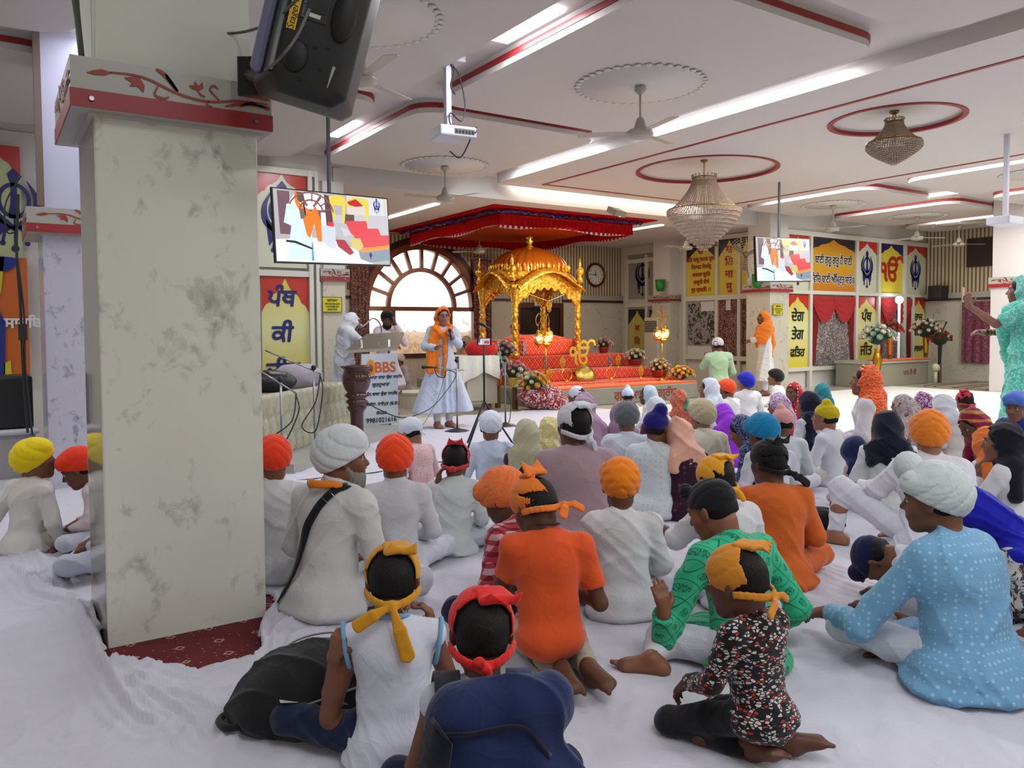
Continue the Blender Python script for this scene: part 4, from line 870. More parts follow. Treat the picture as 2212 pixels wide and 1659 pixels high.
# --- seated on the steps and behind the canopy
person(None, .95, 15, 'person in checkered head cloth and pale green shirt beside the stage', ('patka', cloth('#1a1a1c', 'check', '#c8c4b8', 2.), {'knot': None}), cloth('#93aa88'), cloth('#8a8678'), S4, pose='kneelup', floor=(1552, 892), head=(0, 20), seed=97, group='people near the stage', arms=(((-.22, .12, .75), (-.12, .28, .85), (0, .3, 1)), None), lean=.05)
person(None, .95, 150, 'priest in orange-red turban sitting behind the golden canopy', T('#cc3c1c'), cloth('#d4cdb8'), TRW, S2, pos=(py(1118, 720, 14.25).x, 14.25), dz=.62, seed=98, group='people near the stage', face=True,
       extra=lambda root, J, s: ring(root, J, 'neck_scarf', cloth('#e0791c'), .02, .07, -.03, .0))
person(None, .95, 170, 'person in grey-beige shawl bowed behind the red cloth bundle', SF('#a59e88', long=.3, wide=1.3), cloth('#a59e88'), cloth('#a59e88'), S2, pos=(py(1012, 800, 14.2).x, 14.2), dz=.42, seed=99, group='people near the stage', head=(-50, 0), lean=.3)
person(None, .86, 120, 'person in dusty pink kurta seated on the step behind the lectern', T('#b8a8a0'), cloth('#a89a98'), cloth('#a89a98'), S2, pos=(py(872, 830, 13.9).x, 13.9), dz=.10, seed=100, group='people near the stage')
# --- standing
G2 = 'people standing in the hall'
def x_dup(root, J, s, col='#e27a20'):
    m = cloth(col); N = J['neck']; S = Sdf()
    S.chain([N+V3(-.10, .07, -.02)*s, N+V3(-.03, .11, -.10)*s, N+V3(.08, .11, -.12)*s, N+V3(.14, .08, -.05)*s], [.035*s, .04*s, .045*s, .045*s], .03)
    for dx in (0, .05, .10): S.chain([N+V3(.10+dx*.6, .06, -.05)*s, N+V3(.14+dx, .09, -.3)*s, N+V3(.12+dx*1.4, .10, -.62)*s], [.04*s, .035*s, .028*s], .03)
    S.chain([N+V3(.02, .12, -.12)*s, N+V3(.03, .14, -.35)*s, N+V3(.05, .15, -.66)*s], [.035*s, .03*s, .028*s], .03)
    S.mesh('long_stole', .008, m, root, folds(3, .006, 1.6))
def x_mic(root, J, s):
    W = J['arm'][0][1]; mb = MB(); a = Vector(W)+Vector((.03, .03, -.04)); b = a+Vector((.02, -.0, .12)); mb.cyl(a, b, .011, .014, 12); mb.sph(b+Vector((0, 0, .015)), .024, 12, 8)
    o = mb.build('handheld_microphone', mat('mic_black', '#0c0d10', .4), None, True); o.matrix_world = Matrix.Translation(root.location) @ Euler((0, 0, root.rotation_euler.z)).to_matrix().to_4x4(); tag(o, 'black microphone in the hand of the woman speaking in white', 'microphone')
def x_spk(root, J, s): x_dup(root, J, s); x_mic(root, J, s)
person(None, .97, 205, 'woman in long white dress, orange stole and glasses speaking into a microphone', SF('#e06c1c', open=1.2, long=.0, wide=.75), cloth('#b9c4d8'), cloth('#c8c8c4'), '#94665a', pose='stand', floor=(958, 926), head=(0, -10), lean=.0, face=True, glasses='#3a2c28', mouth=True, extra=x_spk, seed=101, group=G2, vox=.008,
       arms=(((-.21, .06, 1.15), (-.06, .18, 1.24), (.35, .1, .4), (0, 1, .2), 1.2), ((.25, -.0, 1.12), (.20, .24, 1.10), (.0, .6, .3), (.2, -.4, 1), .3)), top_opts={'len': .70, 'flare': .42, 'name': 'dress', 'collar': 0, 'fold': .004})
def x_shawl(root, J, s):
    m = cloth('#d9761c'); N = J['neck']; S = Sdf()
    for q in (0, 1): S.rc(J['sh'][q], J['arm'][q][0], .10*s, .095*s, .05)
    S.rc(N+V3(-.14, .07, -.30)*s, N+V3(.16, .06, -.34)*s, .09*s, None, .06)
    S.rc(N+V3(-.18, .0, -.10)*s, N+V3(.18, .0, -.10)*s, .105*s, None, .06); S.rc(N+V3(-.17, .05, -.22)*s, N+V3(.20, .03, -.22)*s, .115*s, None, .06); S.rc(N+V3(.21, .02, -.15)*s, N+V3(.24, .06, -.40)*s, .09*s, .085*s, .05)
    S.chain([N+V3(.17, -.02, -.1)*s, N+V3(.23, -.02, -.35)*s, N+V3(.24, -.0, -.72)*s], [.09*s, .085*s, .06*s], .05); S.chain([N+V3(.02, -.10, -.1)*s, N+V3(.10, -.12, -.4)*s, N+V3(.14, -.10, -.72)*s], [.09*s, .09*s, .07*s], .05)
    S.mesh('shawl', .010, m, root, folds(31, .010, 1.2))
person(None, .98, 100, 'woman in orange shawl and white dress standing before the right column', SF('#d9761c', open=1.2, long=.1), cloth('#c8cacc'), TRW, '#6b4334', pose='stand', floor=(1652, 856), head=(0, 0), lean=.02, face=True, extra=x_shawl, seed=102, group=G2, vox=.010,
       arms=(((-.20, .10, 1.12), (-.04, .27, 1.08), (.6, .5, 0)), ((.22, .10, 1.12), (.05, .28, 1.07), (-.6, .5, 0))), top_opts={'len': .62, 'flare': .32, 'name': 'dress'})
def x_phone(root, J, s):
    W = J['arm'][0][1]; mb = MB(); mb.box((-.006, -.04, -.08), (.006, .04, .08), None, .003)
    o = mb.build('phone', mat('phone_gold', '#c8a888', .3), None); o.matrix_world = Matrix.Translation(root.location) @ Euler((0, 0, root.rotation_euler.z)).to_matrix().to_4x4() @ Matrix.Translation(Vector(W)+Vector((.02, .06, .12))) @ Euler((0, 0, PI/2)).to_matrix().to_4x4(); tag(o, 'pale gold phone held up by the woman in turquoise', 'phone')
    W = J['arm'][1][1]; E = J['arm'][1][0]; bangle('watch', mat('watch', '#101014', .3), W+(E-W)*.1, W-E, .03*s, .008, root); bangle('bangles', mat('gold', '#c99a45', .25, 1.), W+(E-W)*.25, W-E, .033*s, .004, root)
    S = Sdf(); N = J['neck']
    S.rc(N+V3(-.12, .04, -.07)*s, N+V3(.15, .02, -.05)*s, .08*s, None, .06); S.chain([N+V3(-.1, .10, -.1)*s, N+V3(.05, .14, -.28)*s, N+V3(.16, .12, -.5)*s, N+V3(.2, .08, -.8)*s], [.07*s, .08*s, .08*s, .06*s], .05)
    S.mesh('shawl', .010, cloth('#46b39c', 'floral', '#7ccdbc', .45), root, folds(7, .008, 1.2))
p60 = pz(2208, 972)
person(None, 1.10, 82, 'woman in turquoise veil and dress holding up a phone at the right edge', SF(cloth('#62b8ac', 'floral', '#9ad2c8', .5), open=1.25, long=.3), cloth('#4fae9c', 'floral', '#86cbbd', .4), cloth('#4fae9c'), '#7d5648', pose='stand', pos=(p60.x, p60.y), head=(0, 0), lean=.02, face=True, extra=x_phone, seed=103, group=G2, sleeve=.8, vox=.009,
       arms=(((-.20, .20, 1.20), (-.14, .44, 1.38), (0, .15, 1), (-1, 0, 0), 1.), ((.22, .14, 1.12), (.02, .34, 1.12), (-.7, .6, .1))), top_opts={'len': .80, 'flare': .46, 'name': 'dress'})
person(None, .93, -60, 'woman in white veil leaning over the lectern', SF('#c2c6d0', open=1.1, long=.5, wide=1.1), cloth('#c2c6d0'), TRW, '#6a4434', pose='stand', floor=(746, 926), head=(-14, 0), lean=.14, seed=104, group=G2, vox=.010,
       arms=(((-.1, .34, 1.16), (.02, .52, 1.30), (0, 1, .3)), ((.2, .3, 1.15), (.1, .52, 1.25), (0, 1, .3))), top_opts={'len': .5})
person(None, .97, 215, 'man in black turban behind the lectern with a hand over his face', T('#0c0b0e', big=1.0), cloth('#c4b8bc'), cloth('#bcb0b4'), '#5a3a2c', pose='stand', floor=(836, 900), head=(-16, -35), lean=.06, face=True, glasses='#1a1a1a', beard=(hairm('#0d0b0a'), .03), seed=105, group=G2, vox=.010,
       arms=(((-.24, .16, 1.15), (-.02, .20, 1.45), (.2, 0, 1)), ((.25, .05, 1.15), (.1, .3, 1.1), (-.5, 1, 0))), top_opts={'len': .45, 'flare': .3})
print('people', len(PEOPLE), round(time.time()-T0, 1), flush=True)
# ---------------------------------------------------------------- the hall
PAINT = mat('ceiling_paint', '#c6c1bd', .62, var=.02); PAINTW = mat('wall_paint', '#c9c6c0', .6)
REDM = mat('red_trim', '#8c1c20', .45); ALU = mat('white_frame', '#c9c8bc', .4); STEEL = mat('steel', '#9a9ca0', .3, 1.); GOLD = mat('gold_paint', '#d8a83c', .28, .75, bump=(60, .3, .01))
MAR = marble('marble_column', '#d2d3c8', '#7c8074', .75, 1.3, .15, '#c6c7bb'); MARW = marble('marble_wall', '#bcb7a6', '#6a665a', .6, 2.2, .25)
ZC, ZT, ZA = 3.75, 3.60, 3.40     # ceiling, ceiling panels, alcove ceiling
YW, YB, XR = 10.7, 15.6, 19.6     # screen wall, back wall of the alcove, right wall
def struct(o, label=None):
    o['kind'] = 'structure'
    if label: o['label'] = label
    return o
ft = NT('floor_marble'); v = ft.co(); s3 = ft.sep(v)
gx = ft.math('LESS_THAN', ft.math('FRACT', ft.math('MULTIPLY', s3[0], 1.25)), .012); gy = ft.math('LESS_THAN', ft.math('FRACT', ft.math('MULTIPLY', s3[1], 1.25)), .012)
ft.l(ft.mix(ft.math('MAXIMUM', gx, gy), ft.mix(ft.noise(v, 2.2, 5, 1.), '#b2ad9e', '#a09a88'), '#7c766a'), ft.b.inputs['Base Color']); ft.s('Roughness', .2)
struct(MB().box((-4, -5, -.1), (XR+.2, YB+.2, 0)).build('floor', ft.m))
struct(MB().box((-4, -5, ZC), (XR+.2, YW+.1, ZC+.1)).build('ceiling', PAINT))
mb = MB(); mb.box((-4, YW+.03, ZA), (XR+.2, YB+.2, ZA+.45)); struct(mb.build('ceiling_alcove', PAINT))
# white wall surfaces
def rrect(x0, y0, x1, y1, r, n=8):
    P = []
    for cx, cy, a in ((x1-r, y1-r, 0), (x0+r, y1-r, 90), (x0+r, y0+r, 180), (x1-r, y0+r, 270)): P += arc((cx, cy), r, a, a+90, n)
    return P
def tile(x0, y0, x1, y1, r=.3, strip=True, label='white dropped ceiling panel'):
    P = rrect(x0, y0, x1, y1, r)
    o = MB().poly(P, ZC-ZT, (0, 0, ZT), (1, 0, 0), (0, 1, 0)).build('ceiling_panel', PAINT); struct(o, label)
    if strip:
        for e, (za, zb) in ((.010, (ZT+.055, ZT+.105)),):
            Q = rrect(x0-e, y0-e, x1+e, y1+e, r+e); MB().poly(Q, zb-za, (0, 0, za), (1, 0, 0), (0, 1, 0)).build('trim_strip', REDM, o)
    return o
for (x0, x1) in ((1.05, 3.42), (3.85, 6.3)):
    for (y0, y1) in ((-3.4, -.15), (.25, 3.45), (3.8, 7.15), (7.42, 10.45)): tile(x0, y0, x1, y1)
for (x0, x1) in ((-1.8, .65), (12.25, 14.4), (15.05, 17.3), (17.8, 19.4)):
    for (y0, y1) in ((.25, 3.45), (3.9, 7.1), (7.65, 10.3)): tile(x0, y0, x1, y1, .35)
# long central panel with two ring recesses
C = Vector((8.80, 8.02, 0)); C2 = Vector((8.50, 4.98, 0))
outer = rrect(6.75, -3.5, 11.95, 10.55, .12, 3); bm = bmesh.new()
def loop(P, z): 
    vs = [bm.verts.new((p[0], p[1], z)) for p in P]; return vs, [bm.edges.new((vs[i], vs[(i+1) % len(vs)])) for i in range(len(vs))]
rings_ = [arc((C.x, C.y), .97, 0, 360, 47)[:-1], arc((C2.x, C2.y), .66, 0, 360, 47)[:-1]]
eds = []; 
for P in [outer]+rings_: eds += loop(P, ZT)[1]
bmesh.ops.triangle_fill(bm, use_beauty=True, use_dissolve=False, edges=eds)
ex = bmesh.ops.extrude_face_region(bm, geom=bm.faces[:]); bmesh.ops.translate(bm, vec=(0, 0, ZC-ZT), verts=[g for g in ex['geom'] if isinstance(g, bmesh.types.BMVert)])
bmesh.ops.recalc_face_normals(bm, faces=bm.faces[:]); me = bpy.data.meshes.new('ceiling_panel'); bm.to_mesh(me); bm.free(); me.materials.append(PAINT)
cp = bpy.data.objects.new('ceiling_panel', me); link(cp); struct(cp, 'long central ceiling panel with red inlay line')
for c, r in ((C, .97), (C2, .66)):
    mb = MB(); n = 64; w = .05; vs = []
    for k in range(n):
        a = 2*PI*k/n
        for rr, zz in ((r-.004, ZT-.012), (r+w, ZT-.012), (r+w, ZT+.0), (r-.004, ZT+.03)): vs.append((c.x+rr*math.cos(a), c.y+rr*math.sin(a), zz))
    mb.add(vs, [(k*4+a, k*4+(a+1) % 4, ((k+1) % n)*4+(a+1) % 4, ((k+1) % n)*4+a) for k in range(n) for a in range(4)]); mb.build('trim_ring', REDM, cp); MB().cyl((c.x, c.y, ZT+.05), (c.x, c.y, ZC), r+.02, n=48).build('ring_recess', PAINT, cp)
mb = MB()
mb.box((7.42, -3.3, ZT-.008), (7.47, 10.2, ZT)); mb.box((11.6, -3.3, ZT-.008), (11.65, 10.2, ZT)); mb.box((7.42, 10.15, ZT-.008), (11.65, 10.2, ZT)); mb.build('inlay_line', REDM, cp)
# walls
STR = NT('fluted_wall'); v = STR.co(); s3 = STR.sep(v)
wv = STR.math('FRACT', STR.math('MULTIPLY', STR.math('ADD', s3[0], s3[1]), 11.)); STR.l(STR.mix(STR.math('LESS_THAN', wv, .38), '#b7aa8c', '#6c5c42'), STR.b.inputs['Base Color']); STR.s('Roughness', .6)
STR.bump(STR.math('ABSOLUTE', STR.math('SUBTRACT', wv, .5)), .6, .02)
BAND = mat('band_grey', '#9d9c92', .35)
def wallbox(name, a, b, m, label=None): return struct(MB().box(a, b).build(name, m), label)
# back wall: window opening at X 6.75..9.4
win_c = py(906, 663, YB); WR = .5*((py(1026, 664, YB)-py(788, 662, YB)).x); WX = .5*((py(1026, 664, YB)+py(788, 662, YB)).x); WZ = .5*(py(1026, 664, YB)+py(788, 662, YB)).z; WS = py(906, 766, YB).z
XA, XB = 4.3, 13.95
D0, D1 = py(1120, 700, YB).x, py(1205, 700, YB).x; DT = py(1165, 665, YB).z     # door behind the canopy
ZL = 1.98
def back_wall(z0, z1, name, m, dy=0.):
    """back wall band pierced by the arched window and the door"""
    bm = bmesh.new(); x0, x1 = XA, XB
    P = [(x0, z0), (x1, z0), (x1, z1), (x0, z1)]
    hole = [(WX-WR, WS)]+[(WX+WR*math.cos(a), WZ+WR*math.sin(a)) for a in np.linspace(PI, 0, 33)]+[(WX+WR, WS)]
    def lp(Q): vs = [bm.verts.new((p[0], YB+dy, p[1])) for p in Q]; return [bm.edges.new((vs[i], vs[(i+1) % len(vs)])) for i in range(len(vs))]
    e = lp(P)+lp(hole); bmesh.ops.triangle_fill(bm, use_beauty=True, use_dissolve=False, edges=e)
    ex = bmesh.ops.extrude_face_region(bm, geom=bm.faces[:]); bmesh.ops.translate(bm, vec=(0, .2, 0), verts=[g for g in ex['geom'] if isinstance(g, bmesh.types.BMVert)])
    bmesh.ops.recalc_face_normals(bm, faces=bm.faces[:]); me = bpy.data.meshes.new(name); bm.to_mesh(me); bm.free(); me.materials.append(m); o = bpy.data.objects.new(name, me); link(o); return struct(o)
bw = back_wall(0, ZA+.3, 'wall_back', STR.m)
# marble dado below the ledge, on both sides of the window
for a, b in ((XA, WX-WR-.02), (WX+WR+.02, D0-.12), (D1+.12, XB)): MB().box((a, YB-.03, 0), (b, YB, ZL)).build('dado', MARW, bw)
MB().box((WX-WR-.02, YB-.03, 0), (WX+WR+.02, YB, WS-.05)).build('dado', MARW, bw)
for a, b in ((XA, WX-WR-.1), (WX+WR+.1, D0-.12), (D1+.12, XB)):
    MB().box((a, YB-.06, ZL+.05), (b, YB-.03, ZL+.17)).build('ledge_band', BAND, bw); MB().box((a, YB-.06, ZL-.01), (b, YB-.028, ZL+.05)).build('ledge_strip', mat('dark_red', '#3c1216', .4), bw)
wallbox('wall_alcove_left', (XA-.15, YW, 0), (XA, YB, ZA+.2), PAINTW)
wallbox('wall_left', (-4.1, -5, 0), (-4, YW, ZC), PAINTW)
wr = wallbox('wall_right', (XR, -5, 0), (XR+.15, YB, ZC), MARW)
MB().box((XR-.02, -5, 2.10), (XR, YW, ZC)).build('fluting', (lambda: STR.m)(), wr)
MB().box((XR-.05, -5, 1.98), (XR-.02, YW, 2.12)).build('ledge_band', BAND, wr); MB().box((XR-.052, -5, 1.93), (XR-.018, YW, 1.985)).build('ledge_strip', mat('dark_red', '#3c1216', .4), wr)
# arched window
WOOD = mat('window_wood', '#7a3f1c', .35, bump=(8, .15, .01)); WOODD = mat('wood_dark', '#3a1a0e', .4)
wn = empty('window_1', (0, 0, 0), kind='structure'); wn['label'] = 'arched wooden window with spoke bars above a long bottom light'
def arcband(r0, r1, y0, y1, m, name, parent, z=None, x=None, a0=0, a1=PI, n=40):
    x = WX if x is None else x; z = WZ if z is None else z; vs = []
    for k in range(n+1):
        a = a0+(a1-a0)*k/n
        for r, y in ((r0, y0), (r1, y0), (r1, y1), (r0, y1)): vs.append((x+r*math.cos(a), y, z+r*math.sin(a)))
    mb = MB(); mb.add(vs, [(k*4+a, k*4+(a+1) % 4, (k+1)*4+(a+1) % 4, (k+1)*4+a) for k in range(n) for a in range(4)]+[(3, 2, 1, 0), tuple(n*4+a for a in range(4))]); return mb.build(name, m, parent)
arcband(WR-.10, WR+.04, YB-.05, YB+.12, WOOD, 'window_frame', wn); arcband(WR+.04, WR+.17, YB-.03, YB+.02, WOODD, 'arch_outer_board', wn); arcband(.60*WR-.045, .60*WR+.045, YB-.03, YB+.06, WOOD, 'inner_arch', wn)  # outer board is a flat band of darker wood around the arch
for a in np.linspace(PI/10, PI*.9, 9):
    d = Vector((math.cos(a), 0, math.sin(a))); c = Vector((WX, YB+.01, WZ)); mb = MB(); M = Matrix.Translation(c+d*(WR*.78)) @ Euler((0, -a, 0)).to_matrix().to_4x4(); mb.box((-WR*.17, -.03, -.035), (WR*.17, .05, .035), M); mb.build('spoke', WOOD, wn)
mb = MB(); mb.box((WX-WR-.04, YB-.05, WZ-.09), (WX+WR+.04, YB+.1, WZ)); mb.build('transom', WOOD, wn)
mb = MB(); mb.box((WX-WR-.04, YB-.07, WS-.07), (WX+WR+.04, YB+.1, WS+.03)); mb.build('window_sill', WOODD, wn)
for x in (WX-WR, WX-WR*.52, WX+WR*.52, WX+WR): MB().box((x-.045, YB-.03, WS), (x+.045, YB+.08, WZ-.05)).build('mullion', WOOD, wn)
gl = NT('frosted_glass'); gl.s('Base Color', lin('#f4f0ea')); gl.s('Roughness', .35); gl.s('Transmission Weight', .9); gl.s('Alpha', .25)
MB().box((WX-WR, YB+.07, WS), (WX+WR, YB+.078, WZ+WR)).build('pane', gl.m, wn)
# bright hazy outdoors: bushes and a low wall beyond the panes
bg = NT('sunlit_bush'); v = bg.co(); bg.l(bg.mix(bg.noise(v, 5, 3), '#b08c58', '#8a7a48'), bg.b.inputs['Base Color'])
fo = MB(); rr = random.Random(4)
for k in range(700):
    x = rr.uniform(WX-2.6, WX+3); z = rr.uniform(.4, 1.9)*(.75+.35*math.sin(x*3.1)); y = YB+2.2+rr.random()*.8; a = rr.random()*3; s = rr.uniform(.05, .12)
    d = Vector((math.cos(a), .2, math.sin(a)))*s; e = Vector((-math.sin(a), .3, math.cos(a)))*s*.25; p = Vector((x, y, z)); fo.add([p-d, p+e, p+d, p-e], [(0, 1, 2, 3)])
tag(fo.build('bush_leaves', bg.m), 'sunlit bushes outside the arched window', 'bushes', kind='stuff')
wallbox('ground_outside', (XA-3, YB+.3, -.2), (XB+3, YB+9, 0), mat('dry_ground', '#c0a888', .9))
wallbox('wall_outside', (XA-3, YB+4.2, 0), (XB+3, YB+4.4, 1.25), mat('sandstone', '#c8ae92', .9))
# door behind the canopy
dr = empty('door_1', (0, 0, 0), kind='structure'); dr['label'] = 'dark brown curtained door behind the golden canopy'
mb = MB(); mb.box((D0-.12, YB-.08, 0), (D0, YB, DT+.12)); mb.box((D1, YB-.08, 0), (D1+.12, YB, DT+.12)); mb.box((D0, YB-.08, DT), (D1, YB, DT+.12)); mb.build('door_frame', mat('door_wood', '#4a1c0e', .4), dr)
MB().box((D0, YB-.04, 0), (D1, YB-.01, DT)).build('door_leaf', cloth('#221712', 'floral', '#33241d', .25), dr)
def curtain(name, label, x0, x1, z0, z1, y, m, n=14, amp=.03, along='x', cat='curtain', group=None):
    vs = []; N = n*8
    for k in range(N+1):
        t = k/N; x = x0+(x1-x0)*t; off = amp*math.sin(2*PI*n*t)+amp*.4*math.sin(2*PI*n*.37*t+1)
        for z in (z1, z0):
            o2 = off*(.7 if z == z1 else 1.)
            vs.append((x, y-amp-o2, z) if along == 'x' else (y-amp-o2, x, z))
    b = len(vs); vs += [((v[0], v[1]+.006, v[2]) if along == 'x' else (v[0]+.006, v[1], v[2])) for v in vs]
    f = [(2*k, 2*k+1, 2*k+3, 2*k+2) for k in range(N)]+[(b+2*k, b+2*k+2, b+2*k+3, b+2*k+1) for k in range(N)]
    o = mesh(name, vs, f, m, None, True); return tag(o, label, cat, group) if label else o
CUR = cloth('#5a2c2c', 'floral', '#a08078', .35); CURG = cloth('#5c5250', 'floral', '#9c9490', .3); CURP = cloth('#6c3444', 'floral', '#865060', .2)
curtain('curtain', 'maroon patterned curtain between the left column and the arched window', py(757, 650, YB-.1).x, py(796, 650, YB-.1).x, .35, 3.2, YB-.1, CUR, 5)
curtain('curtain', 'maroon patterned curtain right of the arched window', py(1022, 650, YB-.1).x, py(1060, 650, YB-.1).x, .35, py(1040, 560, YB-.1).z, YB-.1, CUR, 5)
mb = MB(); mb.cyl(py(1010, 556, YB-.12), py(1075, 560, YB-.12), .012); tag(mb.build('curtain_rod', STEEL), 'thin curtain rod right of the arched window', 'curtain rod')

# ---------------------------------------------------------------- columns
VINE_PTS = [[(0.08, .52), (.2, .66), (.33, .62), (.47, .40), (.60, .28), (.75, .40), (.9, .47), (1.0, .35)]]
def vine(parent, O, U, V, L, Hh, m, name='vine_motif', fl=1):
    """scrolling stem with bud, tulips and sprays, painted on a band of length L and height Hh"""
    mb = MB(); f = lambda x, y: (x*L, y*Hh); O, U, V = Vector(O), Vector(U), Vector(V)
    def rb(P, w): mb.ribbon([f(*p) for p in bez(P, 6)], [w*Hh*(.35+.65*math.sin(PI*(.12+.76*i/(len(P)*6-6)))) for i in range((len(P)-1)*6+1)], .0015, O, U, V)
    def pl(P): mb.poly([f(*p) for p in P], .0015, O, U, V)
    rb([(.17, .62), (.27, .66), (.36, .58), (.48, .30), (.60, .15), (.70, .17), (.84, .33), (.99, .35)], .085)
    pl([(.06, .50), (.09, .60), (.13, .68), (.18, .62), (.145, .50), (.10, .47)]); pl([(.235, .52), (.27, .58), (.31, .60), (.335, .36), (.33, .12), (.30, .30), (.26, .26), (.275, .40)])
    pl([(.56, .60), (.585, .62), (.59, .78), (.61, .62), (.63, .80), (.635, .58), (.61, .48), (.575, .50)])
    rb([(.60, .50), (.62, .34), (.645, .28)], .06); rb([(.50, .34), (.44, .80), (.395, .98)], .14); rb([(.50, .33), (.46, .66), (.44, .86)], .11); rb([(.40, .40), (.385, .10), (.43, .02), (.455, .10)], .08)
    rb([(.72, .24), (.67, .55), (.69, .72), (.715, .62)], .07); rb([(.83, .12), (.90, .30), (1., .16)], .12); rb([(.86, .52), (.93, .56), (1., .50)], .12); rb([(.75, .06), (.86, .24), (1., .24)], .11)
    rb([(.66, .14), (.65, .02), (.68, -.02)], .05)
    return mb.build(name, m, parent)
def column(x0, y0, w, ztop, mlow, mup, label, zc0=2.17, zc1=2.38, pr=.11, d=None, right_pr=None, capm=BAND, big=False):
    d = d or w; rp = pr if right_pr is None else right_pr
    c = empty('column', (0, 0, 0), label=label, cat='column')
    MB().box((x0, y0, 0), (x0+w, y0+d, zc0+.04), None, .006).build('marble_shaft', mlow, c)
    MB().box((x0+.02, y0+.02, zc0+.04), (x0+w-.02, y0+d-.02, ztop)).build('upper_shaft', mup, c)
    cx0, cx1, cy0, cy1 = x0-pr, x0+w+rp, y0-pr, y0+d+pr
    cap = MB().box((cx0, cy0, zc0), (cx1, cy1, zc1)).build('capital', capm, c)
    hs = (zc1-zc0)*.36; MB().box((cx0-.004, cy0-.004, zc0+.002), (cx1+.004, cy1+.004, zc0+hs)).build('red_strip', REDM, cap)
    MB().box((x0-.02, y0-.02, zc0-.008), (x0+w+.02, y0+d+.02, zc0+.0)).build('soffit_moulding', mat('soft_white', '#b9b2b0', .6), cap)
    vm = mat('vine_paint', '#8c2a18', .5)
    vine(cap, (cx0+.01, cy0-.0045, zc0+hs+.004), (1, 0, 0), (0, 0, 1), cx1-cx0-.02, zc1-zc0-hs-.006, vm)
    vine(cap, (cx0-.0045, cy1-.01, zc0+hs+.004), (0, -1, 0), (0, 0, 1), cy1-cy0-.02, zc1-zc0-hs-.006, vm)
    for x in (cx0+.07, cx1-.07):
        mb = MB(); mb.cyl((x, cy0-.004, zc0+hs*.5), (x, cy0-.014, zc0+hs*.5), .011, .009, 14); mb.build('steel_stud', STEEL, cap)
    return c
col1 = column(.385, 3.56, .645, ZC, MAR, mat('upper_paint_a', '#ccd0c4', .55), 'nearest square marble column with vine painted capital', 2.17, 2.365, .085, .60, .04)
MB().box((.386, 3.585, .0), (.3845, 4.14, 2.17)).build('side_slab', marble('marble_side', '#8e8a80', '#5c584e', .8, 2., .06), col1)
s2 = pz(58, 500, 2.10); col2 = column(s2.x+.11, s2.y+.11, .63, ZC, marble('marble_cool_lit', '#b9b8c6', '#6c6c78', .9, 1.9, .2), mat('upper_paint_cool_lit', '#b9b9cc', .55), 'second marble column behind the nearest one, lit pale lilac', 2.10, 2.30, .11)  # lilac cast of the cool light is put into the marble and paint colours
cl3 = py(700, 600, YW-.1); column(cl3.x, YW-.05, (py(757, 600, YW-.1)-cl3).x-.06, ZA, MARW, PAINTW, 'marble column between the banner panels and the arched window', 2.0, 2.17, .05, .55)
c4x = py(1665, 630, 10.35).x; column(c4x+.04, 10.4, .60, ZC, MARW, PAINTW, 'marble column behind the smaller television', 2.03, 2.20, .06)
c5 = pxx(1450, 649, 13.55); column(13.6, c5.y+.1, .60, ZA, MARW, PAINTW, 'marble column between the white door and the yellow signs', 1.95, 2.10, .06)
c6 = column(16.45, 7.0, .65, ZC, mat('col_white', '#c4bebb', .5), mat('col_white', '#c4bebb', .5), 'plain white column at the right edge', 2.05, 2.25, .03)
# ---------------------------------------------------------------- painted screens and signs
YEL = '#cdbb3c'; YELP = mat('panel_yellow', YEL, .3); CREAMP = mat('panel_cream', '#c3c6ae', .3); NAVYP = mat('panel_navy', '#15154e', .3); REDP = mat('panel_red', '#b22a1c', .3); ORP = mat('panel_orange', '#c8861c', .3); DKP = mat('panel_dark', '#1c1626', .3)
BLKP = mat('ink_black', '#0c0c12', .4); INKB = mat('ink_blue', '#141460', .4); INKR = mat('ink_red', '#a02414', .4)
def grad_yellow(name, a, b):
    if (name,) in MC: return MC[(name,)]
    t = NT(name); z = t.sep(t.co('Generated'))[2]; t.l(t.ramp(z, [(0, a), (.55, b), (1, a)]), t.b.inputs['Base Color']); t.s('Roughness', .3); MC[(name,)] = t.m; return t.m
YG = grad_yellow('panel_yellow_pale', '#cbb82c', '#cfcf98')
def rectY(x0, x1, y0, y1, Y):
    a, b, c, d = py(x0, y0, Y), py(x1, y0, Y), py(x0, y1, Y), py(x1, y1, Y)
    X0, X1 = (a.x+c.x)/2, (b.x+d.x)/2; z1, z0 = (a.z+b.z)/2, (c.z+d.z)/2
    return Vector((X0, Y, z0)), Vector((1, 0, 0)), Vector((0, 0, 1)), X1-X0, z1-z0
def rectX(x0, x1, y0, y1, X):
    a, b = pxx(x0, y0, X), pxx(x1, y1, X); c, d = pxx(x0, y1, X), pxx(x1, y0, X)
    z1, z0 = (a.z+d.z)/2, (b.z+c.z)/2
    return Vector((X, (a.y+c.y)/2, z0)), Vector((0, -1, 0)), Vector((0, 0, 1)), abs(a.y-b.y), z1-z0
